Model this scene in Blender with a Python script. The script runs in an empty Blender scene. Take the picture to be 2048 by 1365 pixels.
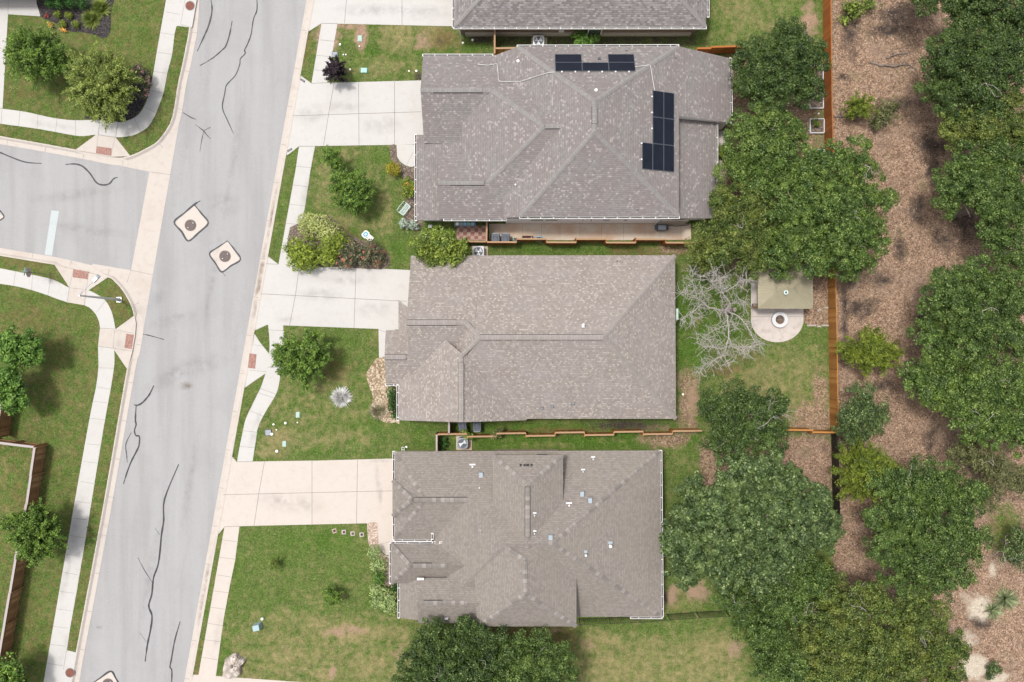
import bpy, math, random
import numpy as np
from mathutils import Vector

R = math.radians
rnd = random.Random(7)
nrg = np.random.default_rng(11)
S = bpy.context.scene
COL = S.collection
H = 70.0            # height of the drone over the street
PPM = 25.0          # survey scale: plan units per metre at street level
GZ = 0.14           # lawn level above the carriageway


def P(px, py, z=0.0):
    k = (H - z) / H / PPM
    return ((px - 1024.0) * k, (682.5 - py) * k, z)


def on_plane(px, py, tri, up=0.0):
    a, b, c = (Vector(t) for t in tri)
    n = (b - a).cross(c - a).normalized()
    if n.z < 0:
        n = -n
    a = a + n * up
    o = Vector((0, 0, H))
    d = Vector(P(px, py, 0)) - o
    t = n.dot(a - o) / n.dot(d)
    return tuple(o + d * t)


# ------------------------------------------------------------------ materials
class NT:
    def __init__(self, name):
        self.m = bpy.data.materials.new(name)
        self.m.use_nodes = True
        self.t = self.m.node_tree
        self.b = self.t.nodes['Principled BSDF']
        self.out = self.t.nodes['Material Output']

    def n(self, typ, **kw):
        nd = self.t.nodes.new(typ)
        for k, v in kw.items():
            if k in nd.inputs:
                nd.inputs[k].default_value = v
            else:
                setattr(nd, k, v)
        return nd

    def l(self, a, b):
        self.t.links.new(a, b)

    def obj(self):
        if not hasattr(self, 'tc'):
            self.tc = self.n('ShaderNodeTexCoord')
        return self.tc.outputs['Object']

    def uv(self):
        if not hasattr(self, 'tc'):
            self.tc = self.n('ShaderNodeTexCoord')
        return self.tc.outputs['UV']

    def noise(self, scale, detail=3, rough=.55, vec=None):
        nd = self.n('ShaderNodeTexNoise', Scale=scale, Detail=detail, Roughness=rough)
        self.l(vec if vec is not None else self.obj(), nd.inputs['Vector'])
        return nd.outputs['Fac']

    def ramp(self, fac, stops, interp='LINEAR'):
        nd = self.n('ShaderNodeValToRGB')
        nd.color_ramp.interpolation = interp
        e = nd.color_ramp.elements
        while len(e) < len(stops):
            e.new(.5)
        for i, (p, c) in enumerate(stops):
            e[i].position = p
            e[i].color = (*c, 1) if len(c) == 3 else c
        self.l(fac, nd.inputs['Fac'])
        return nd.outputs['Color']

    def mix(self, fac, a, b, mode='MIX'):
        nd = self.n('ShaderNodeMix', data_type='RGBA', blend_type=mode)
        for s, i in ((fac, 0), (a, 6), (b, 7)):
            if isinstance(s, (int, float)):
                nd.inputs[i].default_value = s
            elif isinstance(s, tuple):
                nd.inputs[i].default_value = (*s, 1)
            else:
                self.l(s, nd.inputs[i])
        return nd.outputs[2]

    def math(self, op, a, b=0.0, clamp=False):
        nd = self.n('ShaderNodeMath', operation=op, use_clamp=clamp)
        for s, i in ((a, 0), (b, 1)):
            if isinstance(s, (int, float)):
                nd.inputs[i].default_value = s
            else:
                self.l(s, nd.inputs[i])
        return nd.outputs[0]

    def map(self, v, a, b, c=0.0, d=1.0):
        nd = self.n('ShaderNodeMapRange')
        nd.inputs[1].default_value, nd.inputs[2].default_value = a, b
        nd.inputs[3].default_value, nd.inputs[4].default_value = c, d
        self.l(v, nd.inputs[0])
        return nd.outputs[0]

    def bump(self, h, dist=.02, strength=.5):
        nd = self.n('ShaderNodeBump', Distance=dist, Strength=strength)
        self.l(h, nd.inputs['Height'])
        self.l(nd.outputs[0], self.b.inputs['Normal'])

    def done(self, col, rough=.9, metal=0.0, spec=.3):
        if isinstance(col, tuple):
            self.b.inputs['Base Color'].default_value = (*col, 1)
        else:
            self.l(col, self.b.inputs['Base Color'])
        self.b.inputs['Roughness'].default_value = rough
        self.b.inputs['Metallic'].default_value = metal
        self.b.inputs['Specular IOR Level'].default_value = spec
        return self.m


def sc(c, k):
    return tuple(min(1, x * k) for x in c)


def m_plain(name, c, rough=.7, var=.12, scale=6.0, metal=0.0, spec=.3):
    t = NT(name)
    f = t.noise(scale, 4)
    col = t.ramp(f, [(.3, sc(c, 1 - var)), (.7, sc(c, 1 + var))])
    return t.done(col, rough, metal, spec)


def m_concrete(name, c, stain=(.30, .27, .23), amount=.35, orange=0.0):
    t = NT(name)
    big = t.noise(.35, 4, .6)
    mid = t.noise(2.2, 5, .65)
    fine = t.noise(35, 2)
    col = t.ramp(fine, [(.3, sc(c, .93)), (.7, sc(c, 1.06))])
    col = t.mix(t.math('MULTIPLY', t.map(mid, .5, .8), amount * .6), col, stain)
    col = t.mix(t.math('MULTIPLY', t.map(big, .52, .75), amount * .5), col, sc(stain, 1.2))
    if orange:
        o = t.noise(.7, 5, .6)
        col = t.mix(t.math('MULTIPLY', t.map(o, .42, .68), orange), col, (.36, .17, .075))
    t.bump(fine, .004, .4)
    return t.done(col, .85)


def m_asphalt():
    t = NT('asphalt')
    fine = t.noise(55, 2, .7)
    agg = t.n('ShaderNodeTexVoronoi', Scale=26.0)
    t.l(t.obj(), agg.inputs['Vector'])
    col = t.ramp(fine, [(.28, (.165, .161, .160)), (.72, (.335, .329, .326))])
    sp = t.n('ShaderNodeSeparateColor')
    t.l(agg.outputs['Color'], sp.inputs[0])
    col = t.mix(t.math('MULTIPLY', t.map(sp.outputs[0], .9, 1.0), .45), col, (.37, .36, .35))
    col = t.mix(t.math('MULTIPLY', t.map(sp.outputs[1], .93, 1.0), .5), col, (.14, .14, .14))
    mp = t.n('ShaderNodeMapping')
    mp.inputs['Rotation'].default_value = (0, 0, R(-10))
    mp.inputs['Scale'].default_value = (1.0, .06, 1)
    t.l(t.obj(), mp.inputs['Vector'])
    st = t.noise(.9, 5, .6, mp.outputs[0])
    col = t.mix(t.math('MULTIPLY', t.map(st, .45, .7), .34), col, (.315, .31, .31))
    col = t.mix(t.math('MULTIPLY', t.map(st, .5, .28), .34), col, (.17, .165, .16))
    pat = t.noise(.25, 6, .65)
    col = t.mix(t.math('MULTIPLY', t.map(pat, .5, .7), .4), col, (.205, .20, .195))
    t.bump(fine, .006, .5)
    return t.done(col, .9)


def m_ground():
    t = NT('lawn_and_litter')
    at = t.n('ShaderNodeAttribute', attribute_name='cover')
    at2 = t.n('ShaderNodeAttribute', attribute_name='cover2')
    s1 = t.n('ShaderNodeSeparateColor'); t.l(at.outputs['Color'], s1.inputs[0])
    s2 = t.n('ShaderNodeSeparateColor'); t.l(at2.outputs['Color'], s2.inputs[0])
    fine = t.noise(7.5, 6, .78)
    tiny = t.noise(34, 3, .7)
    mid = t.noise(1.7, 6, .68)
    big = t.noise(.32, 4, .6)

    def cov(w, n, k=1.0, lo=.32, hi=.68):
        v = t.math('ADD', w, t.math('MULTIPLY', t.math('SUBTRACT', n, .5), k))
        return t.map(v, lo, hi)
    g = t.ramp(fine, [(.32, (.027, .056, .009)), (.5, (.062, .104, .020)), (.68, (.140, .178, .055))])
    g = t.mix(t.map(mid, .35, .7), g, t.ramp(fine, [(.34, (.044, .066, .014)), (.66, (.155, .162, .062))]), 'MIX')
    lush = t.ramp(fine, [(.33, (.020, .056, .006)), (.67, (.088, .145, .024))])
    g = t.mix(cov(at.outputs['Alpha'], mid, 1.0), g, lush)
    dry = t.ramp(tiny, [(.3, (.130, .105, .045)), (.7, (.285, .240, .125))])
    g = t.mix(t.math('MULTIPLY', cov(s1.outputs[0], mid, 1.5, .25, .85), .9), g, dry)
    wear = t.noise(.85, 8, .72)
    g = t.mix(t.math('MULTIPLY', t.map(wear, .52, .70), .55), g, dry)
    g = t.mix(t.math('MULTIPLY', t.map(wear, .46, .34), .35), g, lush)
    brown = t.ramp(tiny, [(.3, (.075, .052, .020)), (.7, (.165, .125, .055))])
    g = t.mix(t.math('MULTIPLY', cov(s2.outputs[0], mid, 1.5, .25, .85), .85), g, brown)
    v3 = t.noise(3.2, 5, .7)
    g = t.mix(1.0, g, t.ramp(v3, [(.32, (.70, .74, .66)), (.68, (1.28, 1.24, 1.22))]), 'MULTIPLY')
    # leaf litter
    vo = t.n('ShaderNodeTexVoronoi', Scale=13.0, Randomness=1.0)
    wv = t.n('ShaderNodeVectorMath', operation='MULTIPLY_ADD')
    nz = t.n('ShaderNodeTexNoise', Scale=7.0, Detail=2)
    t.l(t.obj(), nz.inputs['Vector'])
    t.l(nz.outputs['Color'], wv.inputs[0]); wv.inputs[1].default_value = (.12, .12, .12)
    t.l(t.obj(), wv.inputs[2]); t.l(wv.outputs[0], vo.inputs['Vector'])
    vs = t.n('ShaderNodeSeparateColor'); t.l(vo.outputs['Color'], vs.inputs[0])
    lit = t.ramp(vs.outputs[0], [(0, (.100, .062, .040)), (.3, (.182, .116, .076)), (.65, (.255, .168, .112)), (.9, (.325, .228, .160)), (1, (.41, .315, .235))])
    lit = t.mix(t.math('MULTIPLY', t.map(mid, .54, .70), .62), lit, (.075, .052, .040))
    lit = t.mix(t.math('MULTIPLY', t.map(big, .52, .68), .5), lit, t.ramp(vs.outputs[1], [(0, (.13, .09, .065)), (1, (.27, .195, .15))]))
    sm = t.noise(2.9, 5, .7)
    lit = t.mix(t.math('MULTIPLY', t.map(sm, .54, .66), .6), lit, (.062, .045, .036))
    gr = t.noise(.5, 5, .7)
    lit = t.mix(t.math('MULTIPLY', t.map(gr, .56, .70), .45), lit, t.ramp(vs.outputs[1], [(0, (.10, .10, .045)), (1, (.19, .17, .09))]))
    g = t.mix(cov(s1.outputs[1], mid, 1.1), g, lit)
    soil = t.ramp(tiny, [(.3, (.022, .017, .014)), (.7, (.065, .050, .042))])
    g = t.mix(cov(s1.outputs[2], mid, .8), g, soil)
    sand = t.ramp(fine, [(.3, (.30, .245, .18)), (.7, (.50, .45, .37))])
    g = t.mix(cov(s2.outputs[1], mid, 1.0), g, sand)
    clay = t.ramp(tiny, [(.3, (.20, .125, .085)), (.7, (.33, .225, .16))])
    g = t.mix(cov(s2.outputs[2], mid, 1.0), g, clay)
    # stray pale leaves and twigs on the grass
    v2 = t.n('ShaderNodeTexVoronoi', Scale=2.6); t.l(t.obj(), v2.inputs['Vector'])
    g = t.mix(t.math('MULTIPLY', t.map(v2.outputs['Distance'], .075, .04), .6), g, (.34, .29, .19))
    hsum = t.math('ADD', fine, tiny)
    t.bump(hsum, .05, .65)
    return t.done(g, .95, 0, .12)


def m_shingle(name, stops, row=.15, width=.34, patch=None, pamt=.3, spots=None, line=.62):
    t = NT(name)
    br = t.n('ShaderNodeTexBrick', offset=.5, squash=1.0)
    br.inputs['Color1'].default_value = (0, 0, 0, 1)
    br.inputs['Color2'].default_value = (1, 1, 1, 1)
    br.inputs['Mortar'].default_value = (.5, .5, .5, 1)
    br.inputs['Scale'].default_value = 1.0
    br.inputs['Mortar Size'].default_value = .016
    br.inputs['Mortar Smooth'].default_value = .3
    br.inputs['Brick Width'].default_value = width
    br.inputs['Row Height'].default_value = row
    t.l(t.uv(), br.inputs['Vector'])
    col = t.ramp(br.outputs['Color'], stops)
    pn = t.noise(.45, 4, .6)
    if patch:
        col = t.mix(t.math('MULTIPLY', t.map(pn, .4, .65), pamt), col, patch)
    if spots:
        b2 = t.n('ShaderNodeTexBrick', offset=.5)
        b2.inputs['Color1'].default_value = (0, 0, 0, 1)
        b2.inputs['Color2'].default_value = (1, 1, 1, 1)
        b2.inputs['Scale'].default_value = 1.0
        b2.inputs['Mortar Size'].default_value = 0.0
        b2.inputs['Brick Width'].default_value = .15
        b2.inputs['Row Height'].default_value = row
        t.l(t.uv(), b2.inputs['Vector'])
        sn = t.noise(1.1, 3)
        th = t.math('ADD', t.math('MULTIPLY', b2.outputs['Color'], .75), t.math('MULTIPLY', sn, .42))
        col = t.mix(t.math('MULTIPLY', t.map(th, .84, .95), .40), col, spots)
    gran = t.noise(60, 2, .7)
    col = t.mix(.35, col, t.ramp(gran, [(.3, (.25, .25, .25)), (.7, (.75, .75, .75))]), 'OVERLAY')
    # each course overlaps the next: narrow butt line
    sx = t.n('ShaderNodeSeparateXYZ'); t.l(t.uv(), sx.inputs[0])
    fr = t.math('FRACT', t.math('DIVIDE', sx.outputs[1], row))
    col = t.mix(t.math('MULTIPLY', t.map(fr, .22, .02), line), col, (.05, .047, .046))
    t.bump(t.math('SUBTRACT', 1.0, fr), .02, .6)
    return t.done(col, .92, 0, .15)


def m_wood(name, c1, c2, c3, stain=.5):
    t = NT(name)
    ge = t.n('ShaderNodeNewGeometry')
    col = t.ramp(ge.outputs['Random Per Island'], [(0, c1), (.5, c2), (1, c3)])
    mp = t.n('ShaderNodeMapping'); mp.inputs['Scale'].default_value = (9, 9, .8)
    t.l(t.obj(), mp.inputs['Vector'])
    gr = t.noise(2.5, 4, .6, mp.outputs[0])
    col = t.mix(t.math('MULTIPLY', t.map(gr, .45, .75), stain), col, sc(c1, .5))
    return t.done(col, .8)


def m_leaf(name, stops, trans=.22, hue=.45, alt=None, rough=.55):
    t = NT(name)
    ge = t.n('ShaderNodeNewGeometry')
    col = t.ramp(ge.outputs['Random Per Island'], stops)
    if alt:
        nf = t.noise(.55, 3, .6)
        col = t.mix(t.math('MULTIPLY', t.map(nf, .48, .66), hue), col, alt)
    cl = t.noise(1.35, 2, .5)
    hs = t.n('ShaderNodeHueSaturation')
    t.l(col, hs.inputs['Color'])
    t.l(t.map(cl, .36, .64, .66, 1.36), hs.inputs['Value'])  # clump noise paints light and dark patches, imitating lit and shaded foliage
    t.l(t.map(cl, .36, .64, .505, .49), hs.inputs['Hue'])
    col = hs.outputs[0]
    t.l(col, t.b.inputs['Base Color'])
    t.b.inputs['Roughness'].default_value = rough
    t.b.inputs['Specular IOR Level'].default_value = .25
    tr = t.n('ShaderNodeBsdfTranslucent')
    t.l(t.mix(.5, col, (.16, .24, .03)), tr.inputs['Color'])
    mx = t.n('ShaderNodeMixShader'); mx.inputs[0].default_value = trans
    t.l(t.b.outputs[0], mx.inputs[1]); t.l(tr.outputs[0], mx.inputs[2])
    t.l(mx.outputs[0], t.out.inputs['Surface'])
    return t.m


def m_brick(name, c1, c2, mortar):
    t = NT(name)
    br = t.n('ShaderNodeTexBrick')
    br.inputs['Color1'].default_value = (*c1, 1); br.inputs['Color2'].default_value = (*c2, 1)
    br.inputs['Mortar'].default_value = (*mortar, 1)
    br.inputs['Scale'].default_value = 1.0
    br.inputs['Brick Width'].default_value = .23; br.inputs['Row Height'].default_value = .08
    br.inputs['Mortar Size'].default_value = .010
    t.l(t.uv(), br.inputs['Vector'])
    col = t.mix(.3, br.outputs['Color'], t.ramp(t.noise(8, 3), [(.3, (.3, .3, .3)), (.7, (.7, .7, .7))]), 'OVERLAY')
    return t.done(col, .9)


def m_checker(name, c1, c2, size):
    t = NT(name)
    mp = t.n('ShaderNodeMapping'); mp.inputs['Scale'].default_value = (1 / size, 1 / size, 0)
    t.l(t.obj(), mp.inputs['Vector'])
    ck = t.n('ShaderNodeTexChecker', Scale=1.0)
    ck.inputs['Color1'].default_value = (*c1, 1); ck.inputs['Color2'].default_value = (*c2, 1)
    t.l(mp.outputs[0], ck.inputs['Vector'])
    col = t.mix(.5, ck.outputs['Color'], t.ramp(t.noise(5, 4), [(.3, (.3, .3, .3)), (.7, (.7, .7, .7))]), 'OVERLAY')
    return t.done(col, .9)


def m_gravel(name, stops, scale=9):
    t = NT(name)
    vo = t.n('ShaderNodeTexVoronoi', Scale=scale); t.l(t.obj(), vo.inputs['Vector'])
    s = t.n('ShaderNodeSeparateColor'); t.l(vo.outputs['Color'], s.inputs[0])
    col = t.ramp(s.outputs[0], stops)
    col = t.mix(t.map(vo.outputs['Distance'], .3, .75, 0, .55), col, sc(stops[0][1], .4))
    t.bump(vo.outputs['Distance'], .04, -.8)
    return t.done(col, .9)


M = {}
M['asphalt'] = m_asphalt()
M['ground'] = m_ground()
M['concrete'] = m_concrete('pale_concrete', (.385, .372, .352), (.27, .245, .21), .42)
M['warm_concrete'] = m_concrete('warm_concrete', (.40, .357, .318), (.29, .24, .19), .45)
M['gutter_concrete'] = m_concrete('gutter_concrete', (.385, .345, .308), (.26, .21, .17), .75)
M['old_concrete'] = m_concrete('stained_concrete', (.43, .37, .30), (.26, .20, .14), .5, .5)
M['patio_concrete'] = m_concrete('patio_concrete', (.40, .355, .32), (.16, .13, .11), .9)
M['joint'] = m_plain('joint', (.17, .155, .14), .95)
M['seal'] = m_plain('tar', (.022, .022, .025), .55, .3, 3)
M['paint'] = m_plain('road_paint', (.33, .36, .355), .7, .1, 14)
M['tactile'] = m_gravel('red_tactile', [(0, (.24, .125, .10)), (1, (.34, .20, .165))], 14)
M['iron'] = m_plain('cast_iron', (.105, .082, .076), .7, .35, 14, .3)
M['rust'] = m_plain('rusty_iron', (.155, .060, .045), .8, .25, 10)
M['shingle_a'] = m_shingle('mottled_shingle', [(0, (.148, .135, .129)), (.5, (.172, .160, .152)), (1, (.198, .182, .172))], patch=(.168, .136, .131), pamt=.5, spots=(.41, .36, .335), width=.22, row=.145)
M['shingle_b'] = m_shingle('tan_shingle', [(0, (.172, .148, .130)), (.4, (.206, .180, .160)), (.75, (.238, .210, .188)), (1, (.325, .292, .255))], patch=(.238, .214, .205), pamt=.4, line=.38, width=.17, row=.145)
M['shingle_c'] = m_shingle('weathered_shingle', [(0, (.158, .138, .122)), (.5, (.183, .162, .144)), (1, (.218, .194, .173))], patch=(.19, .172, .14), pamt=.4, line=.5, width=.19, row=.14)
M['shingle_n'] = m_shingle('dark_shingle', [(0, (.12, .108, .104)), (.5, (.165, .152, .147)), (1, (.235, .218, .21))], row=.155, width=.24, line=.7)
M['cap_a'] = m_shingle('cap_grey', [(0, (.178, .167, .158)), (1, (.212, .20, .19))], row=.2, width=.6, line=.3)
M['cap_b'] = m_shingle('cap_tan', [(0, (.205, .183, .167)), (1, (.24, .215, .198))], row=.2, width=.6, line=.3)
M['cap_c'] = m_shingle('cap_mixed', [(0, (.14, .126, .115)), (.5, (.195, .175, .158)), (1, (.245, .22, .198))], row=.33, width=.8, line=.35)
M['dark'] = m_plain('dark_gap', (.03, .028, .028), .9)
M['trim'] = m_plain('white_trim', (.62, .60, .575), .5, .05)
M['tan_trim'] = m_plain('tan_trim', (.47, .40, .33), .6, .06)
M['stucco'] = m_plain('white_stucco', (.80, .76, .70), .9, .05, 18)
M['brick'] = m_brick('brown_brick', (.115, .065, .048), (.21, .135, .10), (.27, .22, .18))
M['stone'] = m_brick('tan_stone', (.36, .27, .20), (.45, .36, .27), (.38, .33, .27))
M['glass'] = m_plain('window_glass', (.05, .06, .055), .08, .1, 2, 0, .6)
M['frame'] = m_plain('green_frame', (.30, .34, .24), .6)
M['solar'] = m_plain('solar_glass', (.007, .009, .016), .42, .2, 2, 0, .22)
M['solar_edge'] = m_plain('solar_edge', (.13, .15, .17), .4, .1, 4, .6)
M['conduit'] = m_plain('conduit', (.43, .42, .40), .5, .06, 4)
M['metal'] = m_plain('galvanised', (.45, .46, .46), .45, .1, 6, .5)
M['white_metal'] = m_plain('white_metal', (.45, .45, .445), .45, .05)
M['grey_metal'] = m_plain('grey_metal', (.20, .22, .24), .5, .12)
M['blade'] = m_plain('fan_blade', (.55, .57, .60), .4, .06)
M['bin'] = m_plain('bin_plastic', (.050, .058, .075), .5, .15)
M['lid_green'] = m_plain('pale_green_plastic', (.27, .37, .32), .6, .08)
M['lid_teal'] = m_plain('teal_plastic', (.26, .45, .39), .6, .08)
M['lid_blue'] = m_plain('pale_blue_box', (.25, .34, .36), .5, .08)
M['lid_dark'] = m_plain('dark_lid', (.055, .06, .075), .6, .15)
M['white'] = m_plain('white_plastic', (.78, .77, .70), .6, .04)
M['teal_cloth'] = m_plain('teal_cloth', (.08, .36, .30), .8, .15)
M['duct'] = m_plain('grey_duct', (.24, .275, .30), .5, .1)
M['blue'] = m_plain('blue_plastic', (.20, .42, .58), .5, .1)
M['sign_blue'] = m_plain('sign_blue', (.12, .42, .62), .5, .08)
M['red'] = m_plain('sign_red', (.42, .02, .02), .5, .05)
M['sign_back'] = m_plain('sign_back', (.33, .27, .26), .5, .12, 6)
M['patina'] = m_plain('pale_patina', (.42, .52, .48), .6, .2, 8)
M['black'] = m_plain('black_iron', (.012, .013, .012), .5, .2)
M['cedar'] = m_wood('cedar_boards', (.24, .098, .022), (.335, .150, .036), (.42, .20, .052))
M['red_cedar'] = m_wood('red_cedar_boards', (.24, .075, .018), (.30, .098, .022), (.36, .125, .030))
M['worn'] = m_wood('worn_boards', (.15, .075, .035), (.24, .125, .055), (.34, .20, .10), .6)
M['cap_wood'] = m_wood('grey_wood', (.27, .235, .225), (.31, .27, .26), (.35, .31, .30), .2)
M['pale_wood'] = m_wood('pale_wood', (.25, .155, .085), (.29, .18, .10), (.33, .215, .125), .3)
M['bark'] = m_plain('bark', (.16, .13, .11), .95, .35, 5)
M['deadwood'] = m_plain('deadwood', (.33, .30, .275), .9, .18, 6)
M['mulch'] = m_gravel('black_mulch', [(0, (.018, .015, .016)), (.7, (.045, .037, .038)), (1, (.10, .085, .08))], 14)
M['brown_mulch'] = m_gravel('brown_mulch', [(0, (.030, .019, .015)), (1, (.075, .048, .038))], 14)
M['bed_soil'] = m_gravel('bed_soil', [(0, (.085, .065, .05)), (.6, (.15, .115, .09)), (1, (.25, .2, .16))], 11)
M['chips'] = m_gravel('tan_chips', [(0, (.16, .11, .065)), (.5, (.33, .25, .165)), (1, (.50, .42, .31))], 8)
M['river_rock'] = m_gravel('pink_gravel', [(0, (.26, .185, .14)), (.5, (.38, .29, .23)), (1, (.50, .42, .35))], 9)
M['limestone'] = m_gravel('limestone', [(0, (.34, .28, .235)), (.55, (.43, .38, .33)), (1, (.50, .45, .40))], 2.6)
M['bronze'] = m_plain('tan_sheet', (.265, .238, .163), .55, .06, 1.5, 0)
M['checker'] = m_checker('paver_checks', (.21, .10, .085), (.33, .235, .185), .30)
M['ash'] = m_gravel('ash', [(0, (.055, .04, .032)), (1, (.22, .13, .09))], 9)

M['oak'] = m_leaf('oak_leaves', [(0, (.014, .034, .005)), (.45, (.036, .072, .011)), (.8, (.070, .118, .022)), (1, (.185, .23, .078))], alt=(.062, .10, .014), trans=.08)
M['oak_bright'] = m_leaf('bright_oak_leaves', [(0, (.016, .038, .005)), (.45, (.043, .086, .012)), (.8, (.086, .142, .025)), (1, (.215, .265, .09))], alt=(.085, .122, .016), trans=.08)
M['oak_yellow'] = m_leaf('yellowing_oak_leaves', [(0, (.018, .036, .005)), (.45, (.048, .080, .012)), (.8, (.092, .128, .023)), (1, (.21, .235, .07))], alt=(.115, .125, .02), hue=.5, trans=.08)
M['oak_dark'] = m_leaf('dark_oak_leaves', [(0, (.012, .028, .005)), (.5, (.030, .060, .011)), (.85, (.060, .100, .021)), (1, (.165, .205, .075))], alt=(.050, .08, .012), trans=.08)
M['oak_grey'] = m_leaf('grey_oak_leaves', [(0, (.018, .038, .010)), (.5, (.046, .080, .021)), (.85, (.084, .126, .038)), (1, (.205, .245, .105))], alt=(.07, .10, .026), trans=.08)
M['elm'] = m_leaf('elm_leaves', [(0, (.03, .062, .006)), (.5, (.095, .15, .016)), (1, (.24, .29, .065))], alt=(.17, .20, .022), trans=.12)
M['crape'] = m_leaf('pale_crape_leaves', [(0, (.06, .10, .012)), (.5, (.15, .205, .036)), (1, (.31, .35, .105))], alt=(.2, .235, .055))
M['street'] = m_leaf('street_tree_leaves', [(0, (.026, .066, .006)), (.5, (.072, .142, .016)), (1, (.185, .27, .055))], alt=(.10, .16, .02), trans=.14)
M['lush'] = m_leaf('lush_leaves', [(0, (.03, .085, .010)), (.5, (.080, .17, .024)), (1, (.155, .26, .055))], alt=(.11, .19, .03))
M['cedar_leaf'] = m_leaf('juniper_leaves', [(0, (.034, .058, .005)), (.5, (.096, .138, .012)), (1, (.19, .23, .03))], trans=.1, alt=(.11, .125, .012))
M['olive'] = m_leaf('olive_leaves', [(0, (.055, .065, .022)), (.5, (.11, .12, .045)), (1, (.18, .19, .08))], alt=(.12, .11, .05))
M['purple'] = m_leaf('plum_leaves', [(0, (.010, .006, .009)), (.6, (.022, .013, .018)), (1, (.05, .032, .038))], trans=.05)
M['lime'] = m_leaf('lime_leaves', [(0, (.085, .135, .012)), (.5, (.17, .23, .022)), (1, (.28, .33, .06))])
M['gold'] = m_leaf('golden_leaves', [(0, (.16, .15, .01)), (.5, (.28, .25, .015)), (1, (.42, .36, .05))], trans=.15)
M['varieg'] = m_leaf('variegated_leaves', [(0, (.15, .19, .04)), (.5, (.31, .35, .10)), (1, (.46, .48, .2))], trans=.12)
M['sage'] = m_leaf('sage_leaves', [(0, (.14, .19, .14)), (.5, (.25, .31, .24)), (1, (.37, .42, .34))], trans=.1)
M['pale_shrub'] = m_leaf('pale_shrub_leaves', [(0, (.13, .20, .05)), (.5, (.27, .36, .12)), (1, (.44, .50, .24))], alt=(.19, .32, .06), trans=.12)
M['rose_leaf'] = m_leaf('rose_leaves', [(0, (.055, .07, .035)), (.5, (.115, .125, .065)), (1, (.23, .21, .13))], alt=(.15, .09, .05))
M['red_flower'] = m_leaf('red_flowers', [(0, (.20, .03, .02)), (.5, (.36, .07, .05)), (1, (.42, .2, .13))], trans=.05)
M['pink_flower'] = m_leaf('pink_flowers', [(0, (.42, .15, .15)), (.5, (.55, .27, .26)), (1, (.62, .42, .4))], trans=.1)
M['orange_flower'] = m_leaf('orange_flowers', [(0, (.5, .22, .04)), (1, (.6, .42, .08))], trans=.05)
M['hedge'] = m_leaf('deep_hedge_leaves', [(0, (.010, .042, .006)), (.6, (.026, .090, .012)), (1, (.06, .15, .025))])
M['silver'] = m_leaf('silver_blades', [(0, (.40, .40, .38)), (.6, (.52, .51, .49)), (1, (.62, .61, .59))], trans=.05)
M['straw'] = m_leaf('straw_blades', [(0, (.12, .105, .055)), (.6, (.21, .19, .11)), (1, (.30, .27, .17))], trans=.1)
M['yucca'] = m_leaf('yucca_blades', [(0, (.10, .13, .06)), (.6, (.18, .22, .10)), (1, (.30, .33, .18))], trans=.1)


# ------------------------------------------------------------------ mesh helpers
OFF = {}


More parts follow.
